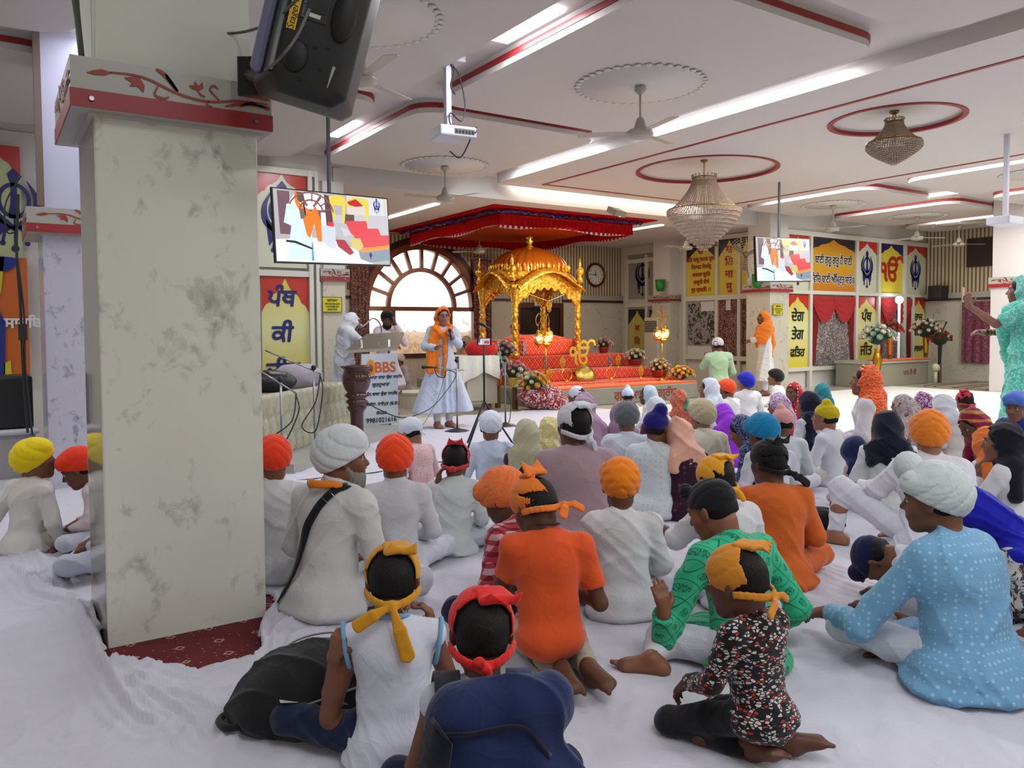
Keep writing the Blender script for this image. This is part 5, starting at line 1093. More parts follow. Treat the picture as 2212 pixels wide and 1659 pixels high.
def spandrel(parent, R, m, cusps=2, drop=.26, name='corner_shape'):
    """two coloured corner shapes that leave a cusped pointed arch between them"""
    O, U, V, w, h = R; dz = drop*h; O = O+U.cross(V)*.004
    for sgn in (0, 1):
        P = [(.5, 1-.03*0), (.5, .985*1.0)]
        pts = [(.5*w, h-.02*h)]
        # ogee from the peak, then scallops to the side
        pts += [((.5-.10)*w, h-.02*h-dz*.30), ((.5-.20)*w, h-.02*h-dz*.45)]
        xs = np.linspace(.30, .0, cusps+1)
        ys = np.linspace(.45, 1.0, cusps+1)
        for i in range(cusps):
            x0, x1, y0, y1 = xs[i], xs[i+1], ys[i], ys[i+1]
            for t in (.15, .45, .75, 1.): pts.append(((x0+(x1-x0)*t)*w, h-.02*h-dz*(y0+(y1-y0)*(t**2.2))))
        pts += [(0, h), (.5*w, h)]
        if sgn: pts = [(w-x, y) for x, y in pts][::-1]
        area = sum(pts[i][0]*pts[(i+1) % len(pts)][1]-pts[(i+1) % len(pts)][0]*pts[i][1] for i in range(len(pts)))
        MB().poly(pts if area > 0 else pts[::-1], .003, O, U, V).build(name, m, parent)
def khanda(parent, O, U, V, H, m, name='emblem', flat=.003):
    """double edged sword in a ring between two curved blades that cross below"""
    mb = MB(); f = lambda P: [(x*H, y*H) for x, y in P]
    def pl(P):
        P = f(P); a = sum(P[i][0]*P[(i+1) % len(P)][1]-P[(i+1) % len(P)][0]*P[i][1] for i in range(len(P))); mb.poly(P if a > 0 else P[::-1], flat, O, U, V)
    pl([(0, .50), (.06, .43), (.045, .36), (.03, .33), (.035, .1), (.055, .0), (.055, -.07), (-.055, -.07), (-.055, .0), (-.035, .1), (-.03, .33), (-.045, .36), (-.06, .43)])
    n = 40; ri, ro = .125, .165; R = arc((0, .13), ro, 0, 360, n)
    mb.ribbon(f([(x, y*1.25-.03) for x, y in arc((0, .13), (ri+ro)/2, 0, 360, n)]), .042*H, flat, O, U, V)
    for q in (-1, 1):
        A = bez([(q*.13, .36), (q*.215, .18), (q*.20, .0), (q*.08, -.12), (-q*.03, -.20)], 8); W = [.004+.075*math.sin(PI*min(1, .03+i/len(A)*.9)) for i in range(len(A))]
        mb.ribbon(f(A), [w*H for w in W], flat, O, U, V)
        pl([(q*.205, .03), (q*.165, -.30), (q*.10, -.205), (q*.03, -.175), (q*.12, -.09)])
        mb.ribbon(f(bez([(q*.02, -.16), (q*.09, -.22), (q*.12, -.33)], 5)), .03*H, flat, O, U, V); mb.poly(f(arc((q*.12, -.35), .028, 0, 360, 12)[:-1]), flat, O, U, V)
    mb.ribbon(f([(0, -.07), (0, -.38)]), .02*H, flat, O, U, V); mb.poly(f(arc((0, -.41), .04, 0, 360, 14)[:-1]), flat, O, U, V)
    return mb.build(name, m, parent)
def board(name, label, R, base, th=.02, cat='sign panel', group=None):
    O, U, V, w, h = R; o = MB().poly([(0, 0), (w, 0), (w, h), (0, h)], th, O-U.cross(V)*th, U, V).build(name, base); return tag(o, label, cat, group)
def frame(name, label, members, parent_kind='structure'):
    e = empty(name, (0, 0, 0), label=label, kind='structure')
    for i, (a, b) in enumerate(members):
        k = .0012*i; a = tuple(v-k for v in a); b = tuple(v+k for v in b); MB().box(a, b, None, .004).build('frame_bar', ALU, e)
    return e
def ctr(R, fx, fy, off=.008): O, U, V, w, h = R; return O+U*w*fx+V*h*fy+U.cross(V)*off
YP = YW-.06
G = 'painted screen panels along the walls'
# left screen
wallbox('wall_screen_left', (-4, YW, 0), (py(690, 600, YW).x, YW+.12, ZA+.2), PAINTW)
R = rectY(556, 662, 372, 578, YP); b = board('sign_panel', 'cream panel with blue sword emblem behind the large television', R, CREAMP, group=G); spandrel(b, R, REDP); khanda(b, ctr(R, .5, .48), R[1], R[2], R[4]*.86, INKB)
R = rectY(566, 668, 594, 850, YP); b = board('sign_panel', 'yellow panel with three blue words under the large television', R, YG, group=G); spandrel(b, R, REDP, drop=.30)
for t, y in (('ਪੰਥ', .80), ('ਕੀ', .50), ('ਜੀਤ', .19)): script('lettering', t, R[4]*.20, INKB, b, ctr(R, .42, y), R[1], R[2], bold=.009, slant=.12)
xr = R[0].x+R[3]
frame('trim_1', 'white frame around the left screen panels', [((xr-1.2, YP-.04, 2.04), (xr+.02, YP+.02, 2.12)), ((xr, YP-.05, 0), (xr+.06, YP+.02, 3.5)), ((xr-1.3, YP-.04, 3.42), (xr+.1, YP+.02, 3.5)), ((xr+.10, YP-.05, 0), (xr+.14, YP+.02, 3.5))])
# far left pieces beyond the lilac column
R = rectY(-70, 46, 312, 560, YP); b = board('sign_panel', 'pale green panel with sword emblem at the far left edge', R, mat('panel_green', '#b4bc8c', .3), group=G); spandrel(b, R, REDP); khanda(b, ctr(R, .86, .42), R[1], R[2], R[4]*.78, INKB)
bn = empty('banner', (0, 0, 0), label='orange banner with blue and yellow drapery at the far left', cat='banner')
R = rectY(-40, 62, 556, 815, YP-.1); b2 = board('backing', None, R, mat('banner_orange', '#c0601c', .5)); b2.parent = bn; del_ = [b2.pop(k) for k in ('category',) if k in b2.keys()]
O, U, V, w, h = R; Wn = U.cross(V)
for pts, m, nm in ((arc((.42*w, 1.02*h), .42*w, 180, 350, 14), 'drape_blue', 'swag'), ([(.2*w, 0), (.45*w, 0), (.50*w, .45*h), (.30*w, .62*h), (.10*w, .55*h)], 'drape_blue', 'side_drape'), ([(.30*w, 1*h), (.52*w, h), (.42*w, .70*h), (.30*w, .66*h)], 'drape_yellow', 'tie_sash'), ([(.42*w, 0), (.60*w, 0), (.58*w, .14*h), (.44*w, .12*h)], 'drape_yellow', 'fringe')):
    a = sum(pts[i][0]*pts[(i+1) % len(pts)][1]-pts[(i+1) % len(pts)][0]*pts[i][1] for i in range(len(pts)))
    MB().poly(pts if a > 0 else pts[::-1], .02, O+Wn*.01, U, V).build(nm, mat(m, '#1c2c7c' if 'blue' in m else '#c0b828', .7), bn)
script('lettering', 'ਸਾਹਿਬ', .16, mat('white_ink', '#d8d8d8', .4), bn, ctr(R, .88, .45, .02), U, V, bold=.006)
# right screen
XS0 = py(1697, 560, YP).x; XS1 = py(2000, 560, YP).x
wallbox('wall_screen_right', (XS0-.3, YW, 0), (XR, YW+.12, ZC), PAINTW)
zt, zr, zl, zb = 3.27, 2.06, 2.02, .44
def RY(x0, x1, z0, z1): a, b = py(x0, 600, YP).x, py(x1, 600, YP).x; return Vector((a, YP, z0)), Vector((1, 0, 0)), Vector((0, 0, 1)), b-a, z1-z0
R = RY(1699, 1747, 2.10, zt); b = board('sign_panel', 'cream panel with emblem behind the smaller television', R, CREAMP, group=G); spandrel(b, R, REDP); khanda(b, ctr(R, .5, .45), R[1], R[2], R[4]*.8, INKB)
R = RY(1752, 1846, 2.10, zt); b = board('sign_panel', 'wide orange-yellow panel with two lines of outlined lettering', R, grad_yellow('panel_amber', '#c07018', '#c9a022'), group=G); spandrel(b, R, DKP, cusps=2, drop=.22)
WHI = mat('white_ink', '#d8d8d8', .4)
for t, y in (('ਬਾਣੀ ਗੁਰੂ ਗੁਰੂ ਹੈ ਬਾਣੀ', .58), ('ਿਵਿਚ ਬਾਣੀ ਅੰਿਮ੍ਰਤੁ ਸਾਰੇ॥', .22)):
    script('lettering_outline', t, R[4]*.205, WHI, b, ctr(R, .5, y, .004), R[1], R[2], bold=.018, xs=.72, th=.003); script('lettering', t, R[4]*.205, BLKP, b, ctr(R, .5, y, .009), R[1], R[2], bold=.005, xs=.72)
for x0, x1, lb in ((1851, 1893, 'cream panel with sword emblem left of the yellow numeral panel'), (1954, 1999, 'cream panel with sword emblem at the right end of the screen wall')):
    R = RY(x0, x1, 2.10, zt); b = board('sign_panel', lb, R, CREAMP, group=G); spandrel(b, R, REDP, drop=.24); khanda(b, ctr(R, .5, .44), R[1], R[2], R[4]*.78, INKB)
R = RY(1898, 1950, 2.10, zt); b = board('sign_panel', 'yellow panel with one large red sacred symbol', R, YELP, group=G); spandrel(b, R, NAVYP, drop=.24); script('lettering', 'ੴ', R[4]*.58, INKR, b, ctr(R, .5, .42), R[1], R[2], bold=.018)
for x0, x1, words, lb in ((1700, 1746, ('ਦੇਗ', 'ਤੇਗ', 'ਫਿਤਹ'), 'tall yellow panel with three black words beside the orange shawl'), (1851, 1893, ('ਪੰਥ', 'ਕੀ', 'ਜੀਤ'), 'tall yellow panel with black words behind the left flower vase'), (1971, 1998, ('ਰਾਜ', 'ਕਰੇਗਾ', 'ਖਾਲਸਾ'), 'narrow yellow panel at the right corner behind flowers')):
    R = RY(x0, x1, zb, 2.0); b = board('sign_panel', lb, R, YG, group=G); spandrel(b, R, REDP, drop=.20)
    for i, t in enumerate(words): script('lettering', t, R[3]*(.42 if len(t) < 4 else .34), BLKP, b, ctr(R, .5, .70-.25*i), R[1], R[2], bold=.008, slant=.12)
bars = [((XS0-.05, YP-.05, zr-.04), (XR, YP+.02, zr+.04)), ((XS0-.05, YP-.05, zt), (XR, YP+.02, zt+.10)), ((XS0-.05, YP-.04, zb-.08), (XR, YP+.02, zb))]
for x in (1697, 1749, 1848, 1896, 1952): X = py(x, 600, YP).x; bars.append(((X-.04, YP-.05, 0 if x < 1880 else zb), (X+.04, YP+.02, zt)))
X = py(1969, 700, YP).x; bars.append(((X-.03, YP-.05, zb), (X+.03, YP+.02, zr)))
frame('trim_2', 'white frame of the right screen wall', bars)
# curtains with swags in the two glazed bays
CRR = cloth('#a01e20'); CRD = cloth('#7c1618')
for (x0, x1, lb, k) in ((1753, 1846, 'left', 0), (1899, 1967, 'right', 1)):
    a, b_ = py(x0, 700, YP).x, py(x1, 700, YP).x; w = b_-a
    curtain('curtain', 'grey patterned curtain under red swags, %s bay of the screen wall' % ('left' if k == 0 else 'right'), a+.12*w, b_-.12*w, zb+.02, 1.9, YP+.045, CURG if k == 0 else cloth('#5c5250', 'floral', '#8c8480', .2), 6, .02)
    sw = empty('swag_valance', (0, 0, 0), label='red swag valance with side drapes in the %s bay' % ('left' if k == 0 else 'right'), cat='valance')
    for q in (0, 1):
        c = a+w*(.27 if q == 0 else .73); rx = w*.27; mb = MB()
        vs = []; NU, NV = 18, 14
        for i in range(NU+1):
            u = i/NU*2-1
            for j in range(NV+1):
                t = j/NV; zz = 1.985-t*(.58*(1-.75*u*u))-.0; vs.append((c+u*rx, YP-.01-.035*abs(math.sin(t*PI*4.2)), zz))
        mesh('swag', vs, [(i*(NV+1)+j, i*(NV+1)+j+1, (i+1)*(NV+1)+j+1, (i+1)*(NV+1)+j) for i in range(NU) for j in range(NV)], CRR, sw, True)
        e0 = a if q == 0 else b_; sg = 1 if q == 0 else -1; vs = []; N = 24
        for i in range(N+1):
            t = i/N
            for z, wd in ((1.98, .17), (1.3, .14), (zb+.02, .06)): vs.append((e0+sg*w*wd*t, YP-.0-.02*math.sin(t*22), z))
        mesh('side_drape', vs, [(i*3+j, i*3+j+1, i*3+j+4, i*3+j+3) for i in range(N) for j in range(2)], CRD, sw, True)
# partition seen obliquely on the right of the alcove
XPn = 13.92
wallbox('wall_partition', (XPn, YW, 0), (XPn+.15, YB, ZC-.2), PAINTW)
XP2 = XPn-.02
R = rectX(1484, 1547, 523, 640, XP2); b = board('sign_panel', 'large yellow arch panel with six lines of red script', R, YELP, group=G); spandrel(b, R, DKP, cusps=4, drop=.30)
for i, (t, s) in enumerate((('ੴ', .14), ('सित नामु करता पुरखु', .115), ('िनरभउ िनरवैरु', .115), ('अकाल मूरित', .115), ('अजूनी सैभं', .115), ('गुर प्रसािद ।।', .115))): script('lettering', t, R[4]*s*.86, INKR, b, ctr(R, .5, .82-.14*i), R[1], R[2], bold=.005, xs=.98)
R = rectX(1553, 1598, 515, 636, XP2); b = board('sign_panel', 'narrow yellow arch panel with four red letters stacked', R, YELP, group=G); spandrel(b, R, DKP, cusps=4, drop=.30)
for i, t in enumerate(('स', 'ित', 'ना', 'मु')): script('lettering', t, R[4]*.18, INKR, b, ctr(R, .5, .80-.22*i), R[1], R[2], bold=.010, xs=1.2)
R = rectX(1602, 1622, 510, 632, XP2); b = board('sign_panel', 'slim yellow arch panel half hidden by the wall fan', R, YELP, group=G); spandrel(b, R, DKP, cusps=4, drop=.30)
R = rectX(1357, 1421, 548, 645, XP2); b = board('sign_panel', 'grey panel with dark sword emblem between the clock and the column', R, mat('panel_grey', '#8f8c80', .35), group=G); khanda(b, ctr(R, .5, .47), R[1], R[2], R[4]*.92, NAVYP)
R = rectX(1486, 1545, 655, 745, XP2-.01); b = board('door_curtain', 'grey curtain with dark sprigs behind the white door', R, cloth('#8b8784', 'floral', '#3c3434', .12), cat='curtain')
for x0, x1, y0, y1, lb in ((1514, 1543, 651, 672, 'white paper notice pinned on the grey sprigged curtain'), (1568, 1578, 645, 670, 'torn white paper on the maroon curtain')): R = rectX(x0, x1, y0, y1, XP2-.03); board('paper_notice', lb, R, mat('paper', '#c9c4c0', .7), .004, cat='notice')
for x0, x1, lb in ((1553, 1597, 'dark maroon patterned curtain under the stacked red letters'), (1601, 1617, 'narrow dark maroon curtain left of the orange shawl')):
    R = rectX(x0, x1, 645, 787, XP2-.0); curtain('curtain', lb, R[0].y-R[3], R[0].y, R[0].z, R[0].z+R[4], XP2+.015, CUR, 3, .02, 'y')
R = rectX(1358, 1396, 668, 775, XP2-.01); b = board('sign_panel', 'yellow arch door panel with two red letters beside the flowers', R, mat('panel_olive', '#b9b05c', .35), group=G); spandrel(b, R, DKP, cusps=4, drop=.30)
for i, t in enumerate(('स', 'ित')): script('lettering', t, R[4]*.16, INKR, b, ctr(R, .5, .62-.27*i), R[1], R[2], bold=.008, xs=1.2)
R = rectX(1403, 1420, 668, 700, XP2-.01); b = board('sign_panel', 'second arch door panel half hidden by the cooling cabinet', R, mat('panel_olive', '#b9b05c', .35), group=G); spandrel(b, R, DKP, cusps=3, drop=.6)
bars = []
for y0 in (1481, 1550, 1599, 1620, 1355, 1399): yy = pxx(y0, 600, XP2).y; bars.append(((XP2-.05, yy-.04, 0), (XP2+.01, yy+.04, 3.15)))
ya, yb2 = pxx(1484, 640, XP2).y, pxx(1620, 640, XP2).y; za = rectX(1484, 1547, 523, 640, XP2)
bars += [((XP2-.05, yb2, za[0].z-.10), (XP2+.01, ya, za[0].z)), ((XP2-.05, yb2, za[0].z+za[4]), (XP2+.01, ya, za[0].z+za[4]+.08)), ((XP2-.05, yb2, .58), (XP2+.01, ya, .66)), ((XP2-.05, pxx(1420, 650, XP2).y, 1.86), (XP2+.01, pxx(1356, 650, XP2).y, 1.95)), ((XP2-.05, pxx(1420, 650, XP2).y, 2.98), (XP2+.01, pxx(1356, 650, XP2).y, 3.06))]
frame('trim_3', 'white frame of the oblique partition', bars)
# little yellow notices on the columns
def notice(R, lb, n=4):
    b = board('notice_board', lb, R, mat('notice_yellow', '#c9bf20', .35), .012, cat='notice'); O, U, V, w, h = R
    mb = MB()
    for i, t in enumerate(('ਜ਼ਰੂਰੀ ਸੂਚਨਾ', 'ਕਿਰਪਾ ਕਰਕੇ ਦਰਬਾਰ ਸਾਹਿਬ', 'ਦੇ ਅੰਦਰ ਮੋਬਾਈਲ ਆਦਿ', 'ਬੰਦ ਕਰਕੇ ਆਓ ਜੀ')): script('lettering', t, h*(.17 if i == 0 else .105), BLKP, b, ctr(R, .5, .80-.19*i-(.06 if i else 0)), U, V, bold=.001, res=30)
    e = MB(); e.ribbon([(0, 0), (w, 0)], .006, .003, O+U.cross(V)*.001, U, V).ribbon([(0, h), (w, h)], .006, .003, O+U.cross(V)*.001, U, V).ribbon([(0, 0), (0, h)], .006, .003, O+U.cross(V)*.001, U, V).ribbon([(w, 0), (w, h)], .006, .003, O+U.cross(V)*.001, U, V); e.build('border', BLKP, b)
notice(rectY(697, 738, 642, 674, YW-.08), 'yellow notice on the column left of the lectern')
notice(rectY(1671, 1690, 657, 680, 10.36), 'small yellow notice above the woman in orange shawl')
# ---------------------------------------------------------------- televisions
PIC = [('#a9a4a6', [(0, 0), (1, 0), (1, 1), (0, 1)]), ('#c9c4b8', [(.62, 0), (1, 0), (1, .30), (.62, .30)]), ('#6a4c58', [(.03, .02), (.13, .02), (.13, .62), (.04, .62)]),
 ('#e6e2e4', [(.13, .42)]+[(.30+.19*math.cos(a), max(.015, .30-.34*math.sin(a))) for a in np.linspace(PI, 0, 14)]+[(.49, .50), (.13, .5)]),
 ('#7c5048', [(.13, .25), (.46, .25), (.46, .28), (.13, .28)]), ('#7c5048', [(.20+.0, .02), (.22, .02), (.28, .20), (.26, .21)]), ('#7c5048', [(.38, .05), (.40, .07), (.33, .22), (.32, .20)]), ('#7c5048', [(.36, .27), (.385, .27), (.385, .5), (.36, .5)]),
 ('#5c3848', [(.42, .02), (.48, .04), (.49, .52), (.43, .5)]), ('#b8b6bc', [(.5, .30), (1, .26), (1, .62), (.5, .6)]), ('#5a4640', [(.58, .28), (.68, .28), (.68, .42), (.58, .42)]),
 ('#d8c24c', [(.46, .04), (.53, .01), (.60, .03), (.605, .20), (.59, .42), (.57, .42), (.575, .16), (.50, .16), (.51, .38), (.49, .38)]), ('#d8c24c', [(.60, .10), (.68, .02), (.77, .03), (.83, .06), (.81, .36), (.79, .36), (.785, .14), (.62, .17)]), ('#b8202c', [(.62, .10), (.70, .045), (.77, .14), (.70, .16), (.64, .14)]),
 ('#d04048', [(.60, .38), (.79, .36), (.80, .47), (.90, .46), (.92, .56), (1, .55), (1, .72), (.74, .76), (.66, .58), (.60, .5)]), ('#e08a34', [(.72, .775), (1, .70), (1, .755), (.74, .83)]), ('#7c8a98', [(.70, .79), (.74, .83), (1, .76), (1, .93), (.76, .985), (.71, .93)]), ('#e0e6ee', [(0, .70), (.42, .64), (.70, .80), (.72, .93), (.85, 1), (0, 1)]),
 ('#c8ccd8', [(.82, .02), (.96, .02), (.96, .26), (.82, .26)]), ('#1c2468', [(.80, .86), (.815, .82), (.83, .86), (.815, .93)]), ('#c4c8d0', [(.37, .46), (.50, .47), (.50, .78), (.46, .80), (.38, .70)]), ('#d03040', [(.44, .41), (.49, .42), (.49, .48), (.435, .47)]), ('#a8b0b4', [(.50, .42), (.60, .42), (.66, .62), (.64, .70), (.52, .62)]), ('#d0b8c8', [(.55, .48), (.61, .50), (.64, .58), (.58, .60)]), ('#c8b868', [(.63, .64), (.72, .62), (.75, .74), (.70, .82), (.64, .76)]), ('#a02838', [(.50, .66), (.58, .66), (.66, .84), (.62, .88), (.52, .76)]),
 ('#c9dcee', [(.10, .20), (.19, .17), (.27, .22), (.28, .45), (.33, .98), (.08, .98), (.13, .50), (.07, .46)]), ('#e07424', [(.165, .02), (.19, .0), (.21, .18), (.30, .28), (.34, .20), (.38, .40), (.38, .70), (.345, .70), (.32, .45), (.28, .66), (.255, .62), (.22, .34), (.17, .18)]), ('#5c4440', [(.185, .02), (.24, .02), (.25, .12), (.22, .17), (.19, .14)]), ('#785a58', [(.20, .24), (.24, .26), (.245, .38), (.21, .40)]), ('#14161c', [(.232, .17), (.245, .17), (.256, .34), (.246, .35)]), ('#6090c8', [(.29, .72), (.30, .72), (.305, .98), (.285, .98)]), ('#14161c', [(.08, .70), (.16, .71), (.30, .80), (.29, .82), (.15, .74), (.08, .73)])]
def tv(label, q, dpt, pole):
    TL, TR, BL = pd(*q[0], dpt[0]), pd(*q[1], dpt[1]), pd(*q[2], dpt[0])
    U = (TR-TL); w = U.length; U.normalize(); V = (TL-BL); h = V.length; V = (V-U*V.dot(U)).normalized(); Wn = U.cross(V)
    e = empty('television', (0, 0, 0), label=label, cat='television'); O = BL
    mb = MB(); mb.poly([(-.012, -.016), (w+.012, -.016), (w+.012, h+.012), (-.012, h+.012)], .035, O-Wn*.04, U, V); mb.poly([(w*.3, h*.2), (w*.7, h*.2), (w*.7, h*.75), (w*.3, h*.75)], .05, O-Wn*.09, U, V); mb.build('housing', mat('tv_black', '#08090c', .3), e)
    mats = []; mb = MB()
    for i, (c, P) in enumerate(PIC):
        mats.append(mat('screen'+c, '#050505', .25, emis=c, es=1.15)); mb.m(i)
        P = [(x*w, (1-y)*h) for x, y in P]; a = sum(P[k][0]*P[(k+1) % len(P)][1]-P[(k+1) % len(P)][0]*P[k][1] for k in range(len(P)))
        mb.poly(P if a > 0 else P[::-1], .0006, O-Wn*.003+Wn*.0004*i, U, V)
    mats.append(mat('screen#7c5048', '#050505', .25, emis='#7c5048', es=1.15)); mb.m(len(mats)-1); q_ = O+Wn*.0125
    for rr in (.10, .19): mb.ribbon([((.30+rr*math.cos(a))*w, (.70+rr*1.79*math.sin(a)*(1 if rr < .15 else .83))*h) for a in np.linspace(.1, PI-.35, 20)], .012*w, .0006, q_, U, V)
    for a in np.linspace(.25, 1.5, 4): mb.ribbon([((.30+r2*math.cos(a))*w, (.70+r2*1.6*math.sin(a))*h) for r2 in (.10, .19)], .010*w, .0006, q_, U, V)
    mb.build('screen', mats, e); khanda(e, O+U*w*.89+V*h*.87+Wn*.014, U, V, h*.24, mat('screen#1c2468', '#050505'), 'screen_emblem', .0006)
    c = O+U*w*.5+V*h*.5-Wn*.1
    if pole: MB().cyl(c, (c.x, c.y, ZC), .02).build('ceiling_pole', mat('pole_grey', '#6c6c6c', .4, .6), e)
    return e
tv('large television hanging at an angle left of the arched window', ((596, 407), (841, 431), (598, 564)), (7.5, 8.35), True)
tv('smaller television hanging in front of the right column', ((1637, 512), (1752, 518), (1636, 607)), (12.0, 12.9), True)
# wall clock
ck = py(1285, 594, YB); cl = empty('wall_clock', (0, 0, 0), label='round white wall clock with brown rim right of the golden dome', cat='clock'); cr = .30
mb = MB(); mb.tube([(ck.x+(cr-.02)*math.cos(t), YB-.035, ck.z+(cr-.02)*math.sin(t)) for t in np.linspace(0, 6.2832, 49)[:-1]], .034, 8, True); mb.build('rim', mat('clock_rim', '#4c1a10', .3), cl, True)
mb = MB(); mb.cyl((ck.x, YB-.01, ck.z), (ck.x, YB-.035, ck.z), cr-.045, n=40); mb.build('dial', mat('dial_white', '#cfccc4', .4), cl)
for k in range(1, 13):
    a = PI/2-k*PI/6; text('numeral', str(k), .075, BLKP, cl, (ck.x+.20*math.cos(a), YB-.037, ck.z+.20*math.sin(a)), (1, 0, 0), (0, 0, 1), .001)
for nm, a, l, w in (('hour_hand', PI/2-R_(352), .10, .016), ('minute_hand', PI/2-R_(272), .19, .012)):
    MB().ribbon([(-.03*math.cos(a), -.03*math.sin(a)), (l*math.cos(a), l*math.sin(a))], w, .003, (ck.x, YB-.042, ck.z), (1, 0, 0), (0, 0, 1)).build(nm, BLKP, cl)
# ---------------------------------------------------------------- the stage, golden canopy and flowers
QUILT = cloth('#c42c18', 'quilt', '#e0906c', 1.0, c3='#e07850'); ORC = cloth('#e0642c'); RUFF = cloth('#a81418', sheen=0); STG = mat('stage_stone', '#85857a', .4, var=.06)
st = empty('stage', (0, 0, 0), label='low grey stage with orange cloth top and red lettering', cat='stage')
SX0, SX1, SY0, SY1, SH = 7.55, 11.05, 10.28, 14.9, .29
MB().box((SX0, SY0, 0), (SX1, SY1, SH), None, .015).build('base', STG, st)
MB().box((SX0+.25, SY0+.015, SH), (SX1, SY1, SH+.035), None, .008).build('top_cloth', ORC, st)
script('lettering', 'ਗੁਰੂ ਮਾਨਿਓ ਗ੍ਰੰਥ', .20, mat('red_brown_ink', '#7c2c1c', .5), st, (9.75, SY0-.002, .135), (1, 0, 0), (0, 0, 1), bold=.006, xs=1.2)
tr = empty('stepped_throne', (0, 0, 0), label='tiers draped in red brocade under the golden canopy', cat='throne')
zt1 = SH+.036
MB().box((7.95, 10.75, zt1), (11.0, 14.6, zt1+.03), None, .01).build('brocade_mat', QUILT, tr)
MB().box((8.05, 11.35, zt1+.03), (11.0, 14.5, .55), None, .03).build('lower_tier', QUILT, tr)
MB().box((8.15, 11.95, .55), (10.95, 14.4, .80), None, .03).build('middle_tier', QUILT, tr)
MB().box((8.42, 12.25, .80), (9.95, 13.9, 1.10), None, .05).build('seat_tier', QUILT, tr)
S = Sdf(); S.el((9.2, 12.9, 1.10), (.72, .45, .10), None, .03); S.mesh('bedding', .025, QUILT, tr, folds(3, .012, .4))
for x, y0, z0, z1 in ((8.48, 12.24, .80, 1.1), (9.9, 12.24, .8, 1.1), (8.75, 11.94, .55, .80), (10.35, 11.94, .55, .80)): MB().box((x-.035, y0-.006, z0+.01), (x+.035, y0+.02, z1-.02)).build('patterned_border', cloth('#5a4660', 'floral', '#c8b8bc', .6), tr)
# golden canopy (palki)
t = NT('gold_leaf'); v = t.co(); vo = t.n('ShaderNodeTexVoronoi', feature='SMOOTH_F1'); vo.inputs['Scale'].default_value = 22; t.l(v, vo.inputs['Vector']); t.l(t.ramp(vo.outputs['Distance'], [(0, '#f4d060'), (.45, '#e0a834'), (.8, '#94601c')]), t.b.inputs['Base Color']); t.s('Roughness', .3); t.s('Metallic', .7); t.bump(vo.outputs['Distance'], .6, .02)
GP = t.m; GPD = mat('gold_dark', '#b8641c', .25, .6)
pk = empty('golden_canopy', (0, 0, 0), label='ribbed golden dome canopy on four carved pillars over the red throne', cat='canopy')
PX0, PX1, PYA = py(1113, 700, 12.15).x, py(1248, 700, 12.15).x, 12.15
PYB = pxx(1066, 690, PX0).y; PYB = min(max(PYB, 13.3), 13.9); zc0, zc1 = .80, 2.10; pcx, pcy = (PX0+PX1)/2, (PYA+PYB)/2
def fl(a, z): return 1+.16*math.sin(3*a+z*34)*(1 if 1.0 < z < 1.62 else 0)
for x, y in ((PX0, PYA), (PX1, PYA), (PX0, PYB), (PX1, PYB)):
    pr = [(.075, .78), (.085, .80), (.085, .85), (.062, .88), (.078, .93), (.060, .97)]+[(.060, z) for z in np.arange(1.0, 1.3, .02)]+[(.070, 1.31), (.050, 1.34), (.066, 1.38), (.048, 1.42)]+[(.056, z) for z in np.arange(1.44, 1.62, .02)]+[(.066, 1.65), (.048, 1.69), (.064, 1.73), (.050, 1.78), (.060, 1.86), (.085, 2.0), (.095, 2.08), (.095, 2.14)]
    mb = MB(); mb.lathe(pr, (x, y, 0), 20, fl); mb.build('pillar', GP, pk, True)
def side_arch(p, q, out, name):
    """cusped arch board with bulging eave between two pillars"""
    p, q = Vector(p), Vector(q); L = (q-p).length; U = (q-p).normalized(); V = Vector((0, 0, 1)); n = 48; lo, up = [], []
    for k in range(n+1):
        t = k/n; x = t*L; s = math.sin(PI*t)
        base = 1.62+.50*(s**.55); scal = .075*abs(math.sin(t*PI*9))*min(1, s*2); lo.append((x, base-scal)); up.append((x, 2.08+.30*s**1.1))
    P = lo+up[::-1]; mb = MB(); W = U.cross(V)
    for k in range(n):
        mb.poly([lo[k], lo[k+1], up[k+1], up[k]], .05, p-W*.025, U, V)
    mb.build(name, GP, pk)
    # eave: swept lip that follows the arch top and projects outwards
    vs = []; o = Vector(out)
    for k in range(n+1):
        t = k/n; s = math.sin(PI*t); z = 2.07+.33*s**1.1; ex = (t-.5)*.12
        for dz, do, de in ((0, 0, 0), (.0, .10, .04), (-.05, .20, .10), (-.035, .21, .10), (.05, .10, .04), (.10, .0, 0)): vs.append(p+U*(t*L)+U*ex*de*10*(.5)+o*do+V*(z+dz+(.012*abs(math.sin(t*PI*9)) if do > .15 else 0)-2*0)-V*0)
    vs = [Vector((v.x, v.y, v.z)) for v in vs]; vs = [v-Vector((0, 0, p.z)) for v in vs]; m = 6
    mb = MB(); mb.add(vs, [(k*m+a, k*m+(a+1) % m, (k+1)*m+(a+1) % m, (k+1)*m+a) for k in range(n) for a in range(m)]); mb.build('eave', GP, pk, True)
A_, B_, C_, D_ = (PX0, PYA, 0), (PX1, PYA, 0), (PX0, PYB, 0), (PX1, PYB, 0)
side_arch(A_, B_, (0, -1, 0), 'front_arch'); side_arch(C_, A_, (-1, 0, 0), 'side_arch'); side_arch(B_, D_, (1, 0, 0), 'side_arch'); side_arch(D_, C_, (0, 1, 0), 'back_arch')
sx, sy = (PX1-PX0)/2+.02, (PYB-PYA)/2+.02
